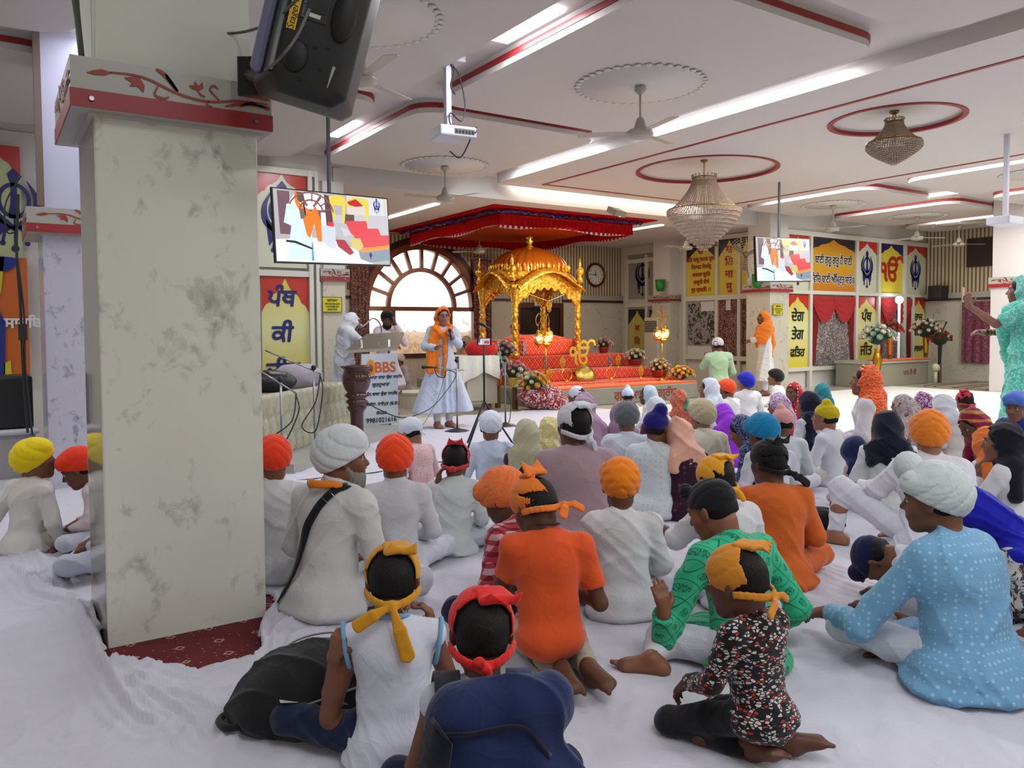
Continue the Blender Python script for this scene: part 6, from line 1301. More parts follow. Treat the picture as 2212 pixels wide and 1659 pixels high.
def dome(prof, n, name, m, rib=0.):
    vs = []; 
    for r, z in prof:
        for k in range(n):
            a = 2*PI*k/n; e = 2.6; c, s = math.cos(a), math.sin(a); q = (abs(c)**e+abs(s)**e)**(-1/e); f = 1+rib*abs(math.sin(a*14))
            rr = r*f*(q if z < 2.5 else (1+(q-1)*max(0, (2.85-z)/.35))); vs.append((pcx+sx*rr*c, pcy+sy*rr*s, z))
    P = len(prof); mesh(name, vs, [(i*n+k, i*n+(k+1) % n, (i+1)*n+(k+1) % n, (i+1)*n+k) for i in range(P-1) for k in range(n)], m, pk, True)
dome([(1.02, 2.24), (1.05, 2.30), (1.02, 2.38), (.98, 2.44)], 96, 'cornice', GP)
dome([(.99, 2.40), (.985, 2.52), (.92, 2.64), (.78, 2.74), (.58, 2.82), (.34, 2.88), (.15, 2.91), (.06, 2.93)], 168, 'dome', GPD, .035)
for k in range(40):     # leaf cresting round the foot of the dome
    a = 2*PI*k/40; c, s = math.cos(a), math.sin(a); q = (abs(c)**2.6+abs(s)**2.6)**(-1/2.6); x, y = pcx+sx*1.03*q*c, pcy+sy*1.03*q*s; mb = MB()
    mb.lathe([(.0, 0), (.030, .02), (.020, .07), (.034, .11), (.0, .165)], (x, y, 2.40), 8); mb.build('crest_leaf', GP, pk, True)
for x, y in ((PX0, PYA), (PX1, PYA), (PX0, PYB), (PX1, PYB)):
    mb = MB(); mb.lathe([(.07, 2.2), (.05, 2.30), (.028, 2.34), (.07, 2.38), (.085, 2.43), (.065, 2.48), (.025, 2.52), (.036, 2.57), (.022, 2.62), (.0, 2.72)], (x+(.06 if x > pcx else -.06), y, .0), 16); mb.build('corner_finial', GP, pk, True)
mb = MB(); mb.lathe([(.26, 2.88), (.10, 2.94), (.045, 3.0), (.04, 3.03), (.085, 3.06), (.04, 3.10), (.07, 3.13), (.075, 3.16), (.035, 3.19), (.04, 3.24), (.028, 3.30), (.028, 3.36), (.14, 3.355), (.17, 3.365), (.14, 3.40), (.07, 3.425), (.0, 3.43)], (pcx, pcy, -.04), 24); mb.build('finial', GP, pk, True)
S = Sdf(); S.el((pcx, pcy, 2.22), (sx*.85, sy*.85, .16), None, .03); S.mesh('red_lining', .03, RUFF, pk, folds(9, .02, .35))
mb = MB(); e1 = Vector((PX0+.25, PYA, 1.98)); e2 = Vector((PX1-.3, PYA, 1.98)); ke = py(1185, 662, PYA)
mb.cyl(e1, ke+Vector((0, 0, .10)), .006); mb.cyl(e2, ke+Vector((0, 0, .10)), .006); mb.build('hanging_cord', cloth('#b8b0a0'), pk)
khanda(pk, Vector(ke)+Vector((0, -.01, .0)), (1, 0, 0), (0, 0, 1), .26, GOLD, 'hanging_emblem', .012)
# red cloth canopy under the ceiling
cn = empty('ceiling_canopy', (0, 0, 0), label='square red pleated cloth canopy fixed under the alcove ceiling', cat='canopy')
K0, K1, K2 = pz(1073, 441, ZA), pz(1415, 476, ZA), pz(850, 503, ZA); KX0, KX1, KY0, KY1 = K0.x-.05, K1.x, K0.y, min(K2.y, 15.35)
mb = MB(); mb.box((KX0, KY0, ZA-.02), (KX1, KY1, ZA-.004)); mb.build('backing', RUFF, cn)
def quiltpuff():
    vs = []; n = 40; i0 = .32
    for i in range(n+1):
        for j in range(n+1): u, v_ = i/n, j/n; vs.append((KX0+i0+(KX1-KX0-2*i0)*u, KY0+i0+(KY1-KY0-2*i0)*v_, ZA-.10-.16*math.sin(PI*u)**.6*math.sin(PI*v_)**.6))
    return mesh('tufted_centre', vs, [(i*(n+1)+j, i*(n+1)+j+1, (i+1)*(n+1)+j+1, (i+1)*(n+1)+j) for i in range(n) for j in range(n)], cloth('#a84018', 'quilt', '#6c1c0c', 1.6, c3='#b85020', sheen=0), cn, True)
quiltpuff()
def ruffle(p, q, z1, dz, m, name, seed, amp=.03):
    p, q = Vector(p), Vector(q); L = (q-p).length; U = (q-p).normalized(); N = Vector((-U.y, U.x, 0)); n = int(L/.012); vs = []; rs = random.Random(seed); ph = rs.random()*6
    for k in range(n+1):
        t = k/n; s = k*.012; o = amp*math.sin(s*62+1.5*math.sin(s*7+ph)); sag = .035*math.sin(s*3.1+ph)
        for j in range(4): f = j/3; vs.append(p+U*s+N*(o*f)+Vector((0, 0, z1-(dz+sag)*f)))
    return mesh(name, vs, [(k*4+j, k*4+j+1, k*4+j+5, k*4+j+4) for k in range(n) for j in range(3)], m, cn, True)
i0 = .34
for a, b, s in (((KX0+i0, KY0+i0), (KX1-i0, KY0+i0), 1), ((KX1-i0, KY0+i0), (KX1-i0, KY1-i0), 2), ((KX1-i0, KY1-i0), (KX0+i0, KY1-i0), 3), ((KX0+i0, KY1-i0), (KX0+i0, KY0+i0), 4)):
    ruffle((*a, 0), (*b, 0), ZA-.03, .26, RUFF, 'pleated_frill', s); ruffle((*a, -.0), (*b, 0), ZA-.285, .018, mat('silver_trim', '#b8aab0', .3, .5), 'frill_edging', s, .03)
for a, b in (((KX0+.2, KY0+.2), (KX1-.2, KY0+.2)), ((KX0+.2, KY0+.2), (KX0+.2, KY1-.2))):
    mb = MB(); rs = random.Random(3); a, b = Vector((*a, ZA-.06)), Vector((*b, ZA-.06))
    mb.tube([a+(b-a)*(k/60)+Vector((rs.uniform(-.03, .03), rs.uniform(-.03, .03), rs.uniform(-.03, .02))) for k in range(61)], [.02+.02*rs.random() for _ in range(61)], 6); mb.build('tinsel_garland', mat('tinsel', '#2c1c5c', .3, .3), cn)
# bouquets
GRN = cloth('#23331c'); rs = random.Random(11)
def rose_mesh(m):
    mb = MB()
    for r, z, t in ((.034, 0, 0), (.027, .008, .6), (.018, .014, 1.1)):
        for k in range(5):
            a = 2*PI*k/5+t; c = Vector((math.cos(a), math.sin(a), 0)); s = Vector((-math.sin(a), math.cos(a), 0)); p = c*r*.45+Vector((0, 0, z))
            P = [p-s*r*.35, p+s*r*.35, p+s*r*.62+c*r*.45+Vector((0, 0, .022)), p+c*r*.62+Vector((0, 0, .030)), p-s*r*.62+c*r*.45+Vector((0, 0, .022))]; mb.add(P, [(0, 1, 2, 3, 4)])
    mb.sph((0, 0, .012), (.016, .016, .018), 8, 6); me = bpy.data.meshes.new('rose'); me.from_pydata(mb.v, [], mb.f); me.materials.append(m); me.polygons.foreach_set('use_smooth', [True]*len(me.polygons)); return me
ROSE = {k: rose_mesh(mat('rose_'+k, c, .6)) for k, c in dict(white='#d2cdb8', pink='#c48a94', yellow='#d6a83c', cream='#d0bc9c', peach='#c89468', mint='#9fb8a4', red='#a42c20', orange='#b4442c', lilac='#b096a8').items()}
def bouquet(label, C, R, cols, n=26, pot=None,  group='flower arrangements round the stage', zs=1., ps=1., rest=None):
    C = Vector(C); e = empty('flower_arrangement', C, label=label, cat='flowers', group=group); mb = MB()
    for k in range(150):
        a = rs.random()*6.28; t = rs.random()**.5*1.45; d = Vector((math.sin(t)*math.cos(a), math.sin(t)*math.sin(a), math.cos(t)*zs)); p = d*R*rs.uniform(.35, 1.02); u = d.orthogonal().normalized(); u.rotate(Matrix.Rotation(rs.random()*6, 3, d)); l = R*rs.uniform(.12, .22)
        mb.add([p-d*l*.6, p+u*l*.35, p+d*l*.7, p-u*l*.35], [(0, 1, 2, 3)])
    mb.sph((0, 0, R*.25), (R*.62, R*.62, R*.6*zs), 12, 8); mb.build('leaves', GRN, e)
    for k in range(n):
        t = math.acos(1-.93*(k+.5)/n); a = k*2.39996; d = Vector((math.sin(t)*math.cos(a), math.sin(t)*math.sin(a), math.cos(t)*zs))
        o = bpy.data.objects.new('rose', ROSE[cols[rs.randrange(len(cols))]]); link(o, e); o.location = d*R*rs.uniform(.86, 1.02); o.rotation_euler = d.to_track_quat('Z', 'Y').to_euler(); sc = rs.uniform(.85, 1.25)*ps*(R/.2)**.3; o.scale = (sc, sc, sc)
    if pot:
        m, r1, r2, h = pot; mb = MB(); mb.lathe([(r1, -h), (r1*1.05, -h*.9), (r2, -.02), (r2*1.05, 0), (r2*.9, .0)], n=20); mb.build('basket', m, e, True)
    if rest is not None: h0 = pot[3] if pot else 0; zz = rest-C.z; MB().cyl((0, 0, zz), (0, 0, -h0), .05, .04).build('stand', mat('flower_stand', '#5a3c28', .5), e)
    return e
RB = mat('red_basket', '#8c2416', .4, bump=(40, .5, .01)); YBk = mat('yellow_basket', '#c8a440', .5, bump=(40, .5, .01)); BRS = mat('brass', '#b8862c', .25, .9)
def fpos(x, y, Y): return py(x, y, Y)
bouquet('tall white and dusty pink flowers at the left foot of the golden canopy', fpos(1088, 765, 11.6), .22, ['white', 'lilac', 'white', 'pink'], 34, (GPD, .06, .09, .25), rest=.33)
bouquet('white and mint flowers below the tall arrangement, left of the stage', fpos(1075, 795, 11.0), .20, ['mint', 'white', 'mint'], 26, (GPD, .06, .09, .3), rest=0)
bouquet('pale pink roses in a gold basket left of the stage', fpos(1112, 815, 10.6), .24, ['pink', 'white', 'pink', 'cream'], 32, (YBk, .09, .13, .16), rest=0)
bouquet('yellow and cream roses in a yellow basket at the stage corner', fpos(1151, 838, 10.2), .25, ['yellow', 'cream', 'yellow', 'white'], 34, (YBk, .08, .11, .18), rest=0)
bouquet('cream and white flowers in a red bowl on the middle tier', Vector((py(1304, 764, 12.3).x, 12.3, .80+.13)), .18, ['white', 'cream', 'cream', 'pink'], 28, (RB, .08, .11, .12))
bouquet('white and cream flowers in a red bowl at the right end of the middle tier', Vector((py(1372, 786, 11.65).x, 11.65, .56+.13)), .20, ['white', 'cream', 'white'], 28, (RB, .11, .15, .12))
bouquet('pink and white flowers in a copper bowl beside the right lamp stand', Vector((py(1424, 806, 11.0).x, 11.0, .36+.14)), .20, ['pink', 'white', 'cream'], 28, (RB, .12, .16, .13))
bouquet('yellow and peach roses at the right front corner of the stage', Vector((py(1472, 815, 10.55).x, 10.55, .33+.06)), .23, ['yellow', 'peach', 'yellow', 'cream'], 34, None, zs=.8)
# lamp stands
GLOW = mat('lamp_glow', '#ffcf80', .4, emis='#ffc470', es=9.); LGL = mat('lamp_glass', '#c8a060', .1, trans=.85, alpha=.55)
def lamp_stand(label, px, Y, zb, ztop, lant):
    p = py(px, 760, Y); e = empty('lamp_stand', (p.x, Y, zb), label=label, cat='lamp'); h = ztop-zb
    mb = MB(); mb.cyl((0, 0, 0), (0, 0, h), .014); mb.lathe([(.10, 0), (.10, .015), (.03, .04), (.016, .06)], n=18); mb.build('pole', BRS, e, True)
    for dx, dz, s in lant:
        mb = MB(); top = Vector((dx, -.02, h+.28)); mb.tube(bez([(0, 0, h-.05), (dx*.2, 0, h+.2), (dx*.8, 0, h+.34), (dx*1.25, -.01, h+.24), (dx*1.05, -.015, h+.14), (dx*.85, -.02, h+.2)], 8), .007, 6)
        mb.cyl((dx, -.02, h+.15), (dx, -.02, dz+h+.14), .004); mb.build('scroll_arm', BRS, e)
        c = Vector((dx, -.02, h+dz)); L = MB(); L.lathe([(.0, .15), (.02, .13), (.03, .115), (.015, .10), (.045, .085), (.07, .06), (.075, .05)], c, 16); L2 = MB(); L2.lathe([(.075, -.07), (.055, -.10), (.025, -.12), (.012, -.15), (.0, -.17)], c, 16)
        lo = L.build('lantern', BRS, e, True); L2.build('lantern_bowl', BRS, lo, True)
        g = MB(); g.lathe([(.073, .05), (.078, .0), (.073, -.07)], c, 16); g.build('lantern_glass', LGL, lo, True)
        b = MB(); b.sph(c+Vector((0, 0, -.01)), (.03, .03, .045), 12, 8); b.build('bulb', GLOW, lo, True)
        ld = bpy.data.lights.new('lamp_light', 'POINT'); ld.energy = 9; ld.color = (1, .72, .38); ld.shadow_soft_size = .05; lo2 = bpy.data.objects.new('lamp_light', ld); link(lo2); lo2.location = (p.x+c.x, Y+c.y-.13, zb+c.z)
lamp_stand('brass stand with three glowing lanterns in front of the throne', 1179, 10.75, zt1, 1.22, ((-.17, -.07, 1), (.05, -.03, 1), (.0, -.09, 1)))
lamp_stand('brass stand with glowing lanterns at the right end of the stage', 1430, 10.6, zt1, 1.3, ((-.15, -.10, 1), (.06, -.08, 1), (.0, -.13, 1)))
# gold symbol, shield, swords and small stands on the tiers
s0 = py(1256, 797, 11.3); e = empty('gold_symbol', (0, 0, 0), label='large gold Ik Onkar symbol standing on the lower tier', cat='ornament')
script('symbol', 'ੴ', .52, GOLD, e, (s0.x, 11.3, .80), (1, 0, 0), (0, 0, 1), th=.02, bold=.010, res=50, xs=.8); MB().box((s0.x-.22, 11.25, .52), (s0.x+.18, 11.35, .57)).build('foot', GOLD, e)
s1 = py(1269, 812, 11.0); mb = MB(); mb.lathe([(.0, .09), (.08, .08), (.15, .05), (.19, .0), (.20, -.01)], n=28); o = mb.build('shield', mat('brass_h', '#b39a52', .25, .9, bump=(50, .6, .01)), None, True, (s1.x, 11.05, .47), (R_(62), 0, R_(-14))); tag(o, 'round hammered brass shield leaning on the lower tier', 'shield')
def sword(label, a, b, sil=True):
    e = empty('sword', (0, 0, 0), label=label, cat='sword', group='swords laid out on the stage'); a, b = Vector(a), Vector(b); d = (b-a).normalized()
    m = MB(); m.cyl(a, b, .012, .007, 10); m.build('scabbard', mat('silver', '#c4bfae', .25, .9), e); m = MB(); m.cyl(a-d*.14, a, .012); m.sph(a-d*.15, .022, 10, 8); s = d.cross(Vector((0, 0, 1))).normalized(); m.tube([a-s*.06, a-s*.03+d*.01, a+s*.03+d*.01, a+s*.06], .008, 6); m.build('hilt', BRS, e)
sword('long silver sword along the front edge of the stage', py(1192, 838, 10.5), (py(1330, 828, 10.5).x, 10.5, .36)); sword('silver sword lying on the lower tier', (py(1180, 810, 11.4).x, 11.4, .575), (py(1232, 808, 11.4).x, 11.4, .575))
for i, (x, y, Y, kind) in enumerate(((1215, 790, 11.25, 'symbol'), (1225, 818, 10.95, 'ring'), (1320, 820, 10.95, 'ring'), (1335, 795, 11.3, 'symbol'), (1186, 800, 11.2, 'symbol'), (1384, 812, 10.8, 'symbol'))):
    p = py(x, y, Y); zz = .56 if Y > 11.2 else .37; e = empty('ornament_stand', (0, 0, 0), label=('small gold emblem ornament' if kind == 'symbol' else 'thin gold ring ornament')+(' left of the lamp pole', ' right of the lamp pole', ' right of the shield', ' right of the gold symbol', ' beside the yellow roses', ' below the copper bowl')[i]+' on the red tiers', cat='ornament')
    if kind == 'ring': m = MB(); m.tube([(p.x+.11*math.cos(t), Y, zz+.13+.11*math.sin(t)) for t in np.linspace(0, 6.28, 25)[:-1]], .006, 6, True); m.build('ring', GOLD, e)
    else: khanda(e, (p.x, Y, zz+.14), (1, 0, 0), (0, 0, 1), .24, GOLD, 'emblem', .012)
    m = MB(); m.lathe([(.04, 0), (.03, .015), (.008, .03), (.006, .05)], (p.x, Y, zz), 12); m.build('base', GOLD, e, True)
# brocade covered low stool, cloths and bundle left of the stage
b0 = pz(1120, 878, 0); S = Sdf(); S.el((b0.x-.05, 10.25, .22), (.42, .32, .20), None, .05); S.el((b0.x+.15, 10.1, .10), (.30, .22, .12), None, .05)
tag(S.mesh('draped_stool', .018, cloth('#7c1c1c', 'floral', '#b8a8b0', .25), None, folds(5, .012, .6), zmin=.0), 'low stool draped in dark red and silver brocade left of the stage', 'stool')
cb0, cb1 = pz(1008, 862), pz(1062, 870); cabx0, cabx1 = py(1000, 820, 10.75).x, py(1052, 820, 10.75).x
cab = empty('cabinet', (0, 0, 0), label='grey cabinet on castors with a white cloth on top', cat='cabinet')
MB().box((cabx0, 10.75, .10), (cabx1+.2, 11.5, .86), None, .01).build('body', mat('cab_grey', '#9d9a88', .5), cab); MB().box((cabx0+.06, 10.73, .16), (cabx1-.02, 10.755, .80), None, .005).build('door', mat('cab_grey2', '#a8a592', .5), cab)
for x in (cabx0+.06, cabx1+.1): mb = MB(); mb.cyl((x-.02, 10.85, .05), (x+.02, 10.85, .05), .05); mb.build('castor', mat('castor', '#8c2c2c', .5), cab)
vs = []; n = 20
for i in range(n+1):
    t = i/n
    for j, z in enumerate((.88, .88, .62-.30*abs(.6-t))): vs.append((cabx0-.1+(cabx1-cabx0+.3)*t, (11.5, 10.70, 10.67)[j]-.01*math.sin(t*20)*j, z))
o = mesh('table_cloth', vs, [(i*3+j, i*3+j+1, i*3+j+4, i*3+j+3) for i in range(n) for j in range(2)], cloth('#c4c4bc'), None, True); tag(o, 'white cloth draped over the cabinet behind the speaking woman', 'cloth')
S = Sdf(); c = py(1040, 762, 11.1); S.el((c.x, 11.1, .98), (.30, .22, .15), None, .05); S.el((c.x, 11.1, 1.05), (.20, .16, .10), None, .05); tag(S.mesh('red_bundle', .015, cloth('#b01818'), None, folds(6, .012, .7)), 'bright red cloth bundle on the covered cabinet', 'cloth bundle')
# low white round step
mb = MB(); c = pz(905, 880, 0); mb.lathe([(.34, 0), (.34, .22), (.36, .23), (.36, .26), (0, .26)], (c.x, c.y+.2, 0), 32); tag(mb.build('round_stool', mat('stool_white', '#bab4a4', .5), None), 'low white round stool behind the speaking woman', 'stool')
wallbox('floor_step', (XA, 13.5, 0), (WX+WR+.3, YB, .10), MARW, 'raised marble step below the arched window')
# pedestal seat for the priest
MB().box((py(1118, 720, 14.25).x-.4, 13.95, 0), (py(1118, 720, 14.25).x+.4, 14.6, .62)).build('priest_platform', QUILT, tr)
pl = MB(); cx = py(1012, 800, 14.2).x; pl.box((cx-.5, 13.85, .1), (cx+.5, 14.55, .42)); tag(pl.build('low_platform', mat('cab_grey', '#9d9a88', .5)), 'low platform under the person in the grey-beige shawl', 'platform')
# ---------------------------------------------------------------- hanging things
BLK_PL = mat('black_plastic', '#101215', .42, bump=(90, .1, .004)); CAB = mat('cable', '#16161a', .5)
def basis(o, x, z):
    x = Vector(x).normalized(); z = Vector(z); z = (z-x*z.dot(x)).normalized(); y = z.cross(x); return Matrix(((x.x, y.x, z.x, o[0]), (x.y, y.y, z.y, o[1]), (x.z, y.z, z.z, o[2]), (0, 0, 0, 1)))
# loudspeaker: local x = width (image right), z = up, y = away from the camera
o0 = pd(684, 62, 2.88); xr_ = Vector(cR)*.93-Vector(cU)*.24+Vector(cF)*.22; up = Vector(cU)*.955+Vector(cR)*.26-Vector(cF)*.16
M = basis(o0, xr_, up)
sp = empty('loudspeaker', (0, 0, 0), label='black loudspeaker with yellow label hanging beside the top of the nearest column', cat='speaker'); sp.matrix_world = M
bm = bmesh.new(); hw, hh = .165, .29
prof = [(-.165, .33, .0), ]
def sect(y, x0, x1, z0, z1, c): return [(x0+c, y, z0), (x1-c, y, z0), (x1, y, z0+c), (x1, y, z1-c), (x1-c, y, z1), (x0+c, y, z1), (x0, y, z1-c), (x0, y, z0+c)]
S_ = [sect(.0, -.115, .125, -.225, .26, .035), sect(.03, -.14, .16, -.255, .29, .05), sect(.19, -.20, .185, -.275, .31, .04), sect(.24, -.205, .185, -.275, .31, .03)]
vs = [v for s in S_ for v in s]; fs = [tuple(range(8))[::-1], tuple(range(24, 32))]+[(i*8+k, i*8+(k+1) % 8, (i+1)*8+(k+1) % 8, (i+1)*8+k) for i in range(3) for k in range(8)]
bd = mesh('cabinet', vs, [f[::-1] for f in fs], BLK_PL, sp)
bmm = bmesh.new(); bmm.from_mesh(bd.data); bmesh.ops.recalc_face_normals(bmm, faces=bmm.faces[:]); bmesh.ops.bevel(bmm, geom=bmm.edges[:], offset=.012, segments=3, affect='EDGES', profile=.6); bmm.to_mesh(bd.data); bmm.free(); bd.data.polygons.foreach_set('use_smooth', [True]*len(bd.data.polygons))
MB().box((-.215, .09, -.20), (-.165, .25, .30), None, .02).build('front_rim', mat('grey_lilac_plastic', '#6c6e86', .35), sp)
MB().box((-.105, -.006, -.03), (-.072, .0, .26), None, .001).build('yellow_label', mat('label_yellow', '#c8a018', .4), sp)
script('label_lettering', 'StageMaster', .036, BLKP, sp, (-.0885, -.0065, .06), (0, 0, 1), (-1, 0, 0), th=.001, res=30, slant=.2)
MB().box((-.065, -.005, .02), (.03, .0, .25), None, .002).build('amplifier_plate', mat('dark_plate', '#191c20', .5), sp)
script('plate_lettering', '2-WAY ACTIVE SPEAKER', .014, mat('grey_ink', '#8c9094', .5), sp, (-.058, -.0055, .10), (0, 0, 1), (-1, 0, 0), th=.0006, res=24)
for z in (.20, .13, .075):
    mb = MB(); mb.box((-.03, -.0075, z-.022), (.02, -.0045, z+.022)); mb.build('socket_block', mat('socket', '#0a0b0d', .4), sp)
MB().box((-.035, -.0068, .032), (.005, -.0045, .046)).build('rating_sticker', mat('sticker', '#b8b8a8', .5), sp)
S = Sdf(); S.el((.085, -.005, .07), (.045, .03, .095), None, .02); S.mesh('handle_recess', .006, mat('recess', '#060708', .6), sp)
S = Sdf(); S.el((-.05, -.002, -.115), (.045, .022, .06), None, .02); S.mesh('pole_recess', .006, mat('recess', '#060708', .6), sp)
for x, z in ((.06, .17), (-.085, -.075), (.01, -.06), (.055, -.05), (.045, -.13), (-.02, -.19), (.035, -.215)): mb = MB(); mb.cyl((x, .002, z), (x, -.006, z), .007, n=12); mb.build('screw', mat('screw', '#050506', .3), sp)
mb = MB(); mb.ribbon([(.085, -.19), (.092, -.11)], [.003, .012], .001, (0, -.004, 0), (1, 0, 0), (0, 0, 1)); mb.build('scratch', mat('scuff', '#8c9090', .6), sp)
br = empty('speaker_bracket', (0, 0, 0), label='black steel bracket joining the loudspeaker to the column', cat='bracket'); a = pd(545, 165, 3.25); b_ = pd(600, 180, 2.95)
mb = MB(); mb.cyl(a, b_, .035, .028); mb.box((-.06, -.01, -.08), (.06, .01, .08), basis(a, cR, (0, 0, 1)), .004); mb.build('arm', BLK_PL, br)
cbl = MAT_G = mat('grey_cable', '#55564e', .6)
mb = MB(); mb.tube(bez([pd(250, -10, 3.5), pd(330, 42, 3.45), pd(430, 70, 3.42), pd(520, 70, 3.4), pd(590, 45, 3.0), pd(650, -10, 2.65)], 8), .006, 6); tag(mb.build('power_cable', cbl), 'grey cable sagging in front of the upper column to the loudspeaker', 'cable')
mb = MB(); mb.tube(bez([pd(668, 20, 2.66), pd(640, 80, 2.62), pd(600, 130, 2.66), pd(560, 160, 3.1), pd(528, 178, 3.4)], 8), .005, 6); tag(mb.build('signal_cable', cbl), 'grey cable from the loudspeaker label down to the capital', 'cable')
mb = MB(); mb.tube(bez([(.37, 3.75, 3.74), (.36, 3.72, 3.2), (.35, 3.74, 2.75), (.37, 3.75, 2.40)], 8), .012, 6); mb.tube(bez([(.36, 3.66, 2.9), (.33, 3.64, 2.7), (.35, 3.66, 2.5), (.36, 3.7, 2.38)], 8), .006, 6); tag(mb.build('conduit_cable', cbl), 'bundled grey cable running up the left side of the nearest column', 'cable')
# trunking and cables on the lilac column
c2x, c2y = s2.x+.11, s2.y+.11
MB().box((c2x-.03, c2y-.06, 2.32), (c2x+.02, c2y, ZC)).build('cable_trunking', mat('brown_trunk', '#6c5c50', .6)); tag(bpy.data.objects['cable_trunking'], 'brown vertical cable trunking on the lilac column', 'trunking')
mb = MB(); q = c2y-.2
mb.tube(bez([py(40, 420, q), py(36, 540, q), py(44, 660, q), py(50, 800, q), py(60, 935, q)], 8), .010, 6); mb.tube(bez([py(38, 560, q), py(52, 680, q), py(55, 800, q), py(70, 940, q)], 8), .008, 6); mb.tube(bez([py(45, 380, q), py(12, 440, q), py(15, 500, q), py(38, 500, q)], 8), .006, 6)
mb.box(tuple(py(40, 735, q)-Vector((0, .03, 0))), tuple(py(58, 700, q)+Vector((0, .03, 0)))); tag(mb.build('hanging_cables', CAB), 'black cables and adapter hanging down beside the lilac column', 'cable')
# far left table and speaker box
t0 = py(-60, 900, 8.2); t1 = py(76, 900, 8.2)
tb = empty('table', (0, 0, 0), label='table under a long white cloth at the far left', cat='table'); S = Sdf()
MB().box((t0.x, 8.2, .0), (t1.x, 8.9, .42), None, .02).build('table_cloth', cloth('#a8a8a8'), tb); MB().box((t0.x, 8.15, .40), (t1.x+.03, 8.95, .44), None, .02).build('cloth_top', WH2, tb)
q0, q1 = py(-40, 895, 8.3), py(70, 812, 8.3); tag(MB().box((q0.x, 8.3, .445), (q1.x, 8.8, q1.z), None, .02).build('speaker_box', BLK_PL), 'black speaker box on the white clothed table at the far left', 'speaker')
# projector on its pole
pj = empty('projector', (0, 0, 0), label='white ceiling projector on a square drop pole', cat='projector'); pt = pz(966, 140, ZC-.12); dp = (pt-Vector(CC)).dot(Vector(cF)); pb_ = pd(968, 290, dp)
px_, py_ = pt.x, pt.y; WPL = mat('white_plastic', '#c6c8d0', .35)
MB().box((px_-.025, py_-.025, pb_.z+.05), (px_+.025, py_+.025, ZC-.09)).build('pole', mat('pole_white', '#c0c0cc', .4), pj); MB().box((px_-.10, py_-.09, ZC-.10), (px_+.14, py_+.09, ZC-.02), None, .01).build('ceiling_plate', WPL, pj)
Mp = Matrix.Translation((px_, py_, pb_.z)) @ Euler((0, 0, R_(-8))).to_matrix().to_4x4(); hh = MB(); hh.box((-.13, -.16, -.04), (.21, .14, .05), Mp, .012); hh.build('housing', WPL, pj)
MB().box((-.0, -.163, -.02), (.19, -.158, .025), Mp).build('port_panel', mat('ports', '#5c5e68', .4), pj)
for k in range(6): MB().box((.01+.03*k, -.166, -.012), (.028+.03*k, -.161, .012), Mp).build('port', mat('socket', '#0a0b0d', .4), pj)
mb = MB(); P0 = Vector((px_, py_-.03, ZC-.1))
mb.tube(bez([P0, P0+Vector((.10, 0, -.1)), P0+Vector((.16, 0, -.35)), P0+Vector((.12, 0, -.50)), P0+Vector((.0, -.02, -.45)), P0+Vector((.0, -.02, -.55)), P0+Vector((.14, 0, -.66))], 8), .006, 6); mb.tube(bez([P0+Vector((0, 0, -.78)), P0+Vector((.1, -.03, -.82)), P0+Vector((.19, -.12, pb_.z-P0.z+.05)), P0+Vector((.17, -.16, pb_.z-P0.z))], 8), .006, 6); mb.tube(bez([P0, P0+Vector((.05, 0, -.08)), P0+Vector((.02, 0, -.2)), P0+Vector((.06, 0, -.28))], 8), .008, 6); mb.build('cables', CAB, pj)
pj2 = empty('projector', (0, 0, 0), label='white projector hanging at the far right beside the white column', cat='projector'); p2 = pd(2172, 478, 9.5); MB().box((p2.x-.2, p2.y-.13, p2.z-.05), (p2.x+.18, p2.y+.13, p2.z+.05), None, .012).build('housing', WPL, pj2); MB().box((p2.x-.025, p2.y-.025, p2.z+.04), (p2.x+.025, p2.y+.025, ZT)).build('pole', mat('pole_white', '#c0c0cc', .4), pj2)
# ceiling fans
FANM = mat('fan_cream', '#a9a498', .4); ROSET = mat('rosette', '#d0cdc8', .6)
def fan(label, x, y, ph, zc=ZT, drop=.42, rosette=True, R=.56):
    if rosette:
        mb = MB(); mb.cyl((x, y, zc-.012), (x, y, zc), R+.02, n=48)
        for k in range(40): a = 2*PI*k/40; mb.sph((x+(R+.03)*math.cos(a), y+(R+.03)*math.sin(a), zc-.010), (.034, .034, .012), 8, 4)
        struct(mb.build('ceiling_rosette', ROSET, None, True), 'scalloped plaster rosette over a ceiling fan')
    e = empty('ceiling_fan', (x, y, zc), label=label, cat='ceiling fan', group='cream ceiling fans'); mb = MB()
    mb.cyl((0, 0, -.02), (0, 0, -drop), .010); mb.lathe([(.0, -.012), (.05, -.014), (.06, -.05), (.02, -.09), (.012, -.10)], n=20); mb.lathe([(.012, -drop+.12), (.035, -drop+.10), (.06, -drop+.02), (.065, -drop)], n=20); mb.build('rod', FANM, e, True)
    m = MB(); m.lathe([(.03, -drop+.01), (.10, -drop), (.125, -drop-.02), (.125, -drop-.05), (.10, -drop-.075), (.0, -drop-.09)], n=28); m.build('motor', FANM, e, True)
    for k in range(3):
        a = ph+2*PI*k/3; M2 = Matrix.Rotation(a, 4, 'Z') @ Matrix.Translation((0, 0, -drop-.03)) @ Matrix.Rotation(R_(9), 4, 'X'); b = MB(); P = [(.10, -.02), (.2, -.05), (.58, -.06), (.60, -.03), (.60, .03), (.58, .055), (.2, .04), (.10, .02)]
        b.poly(P, .004, (0, 0, 0), (1, 0, 0), (0, 1, 0)); b.v = [tuple(M2 @ Vector(v)) for v in b.v]; b.build('blade', FANM, e)
    return e
def fanpos(x, y, z): p = pz(x, y, z); return p.x, p.y
for (px1, py1, ph, lb) in ((1383, 183, .3, 'ceiling fan on the middle ceiling panel right of the projector'), (961, 357, .9, 'ceiling fan left of the red cloth canopy')): fan(lb, *fanpos(px1, py1, ZT), ph)
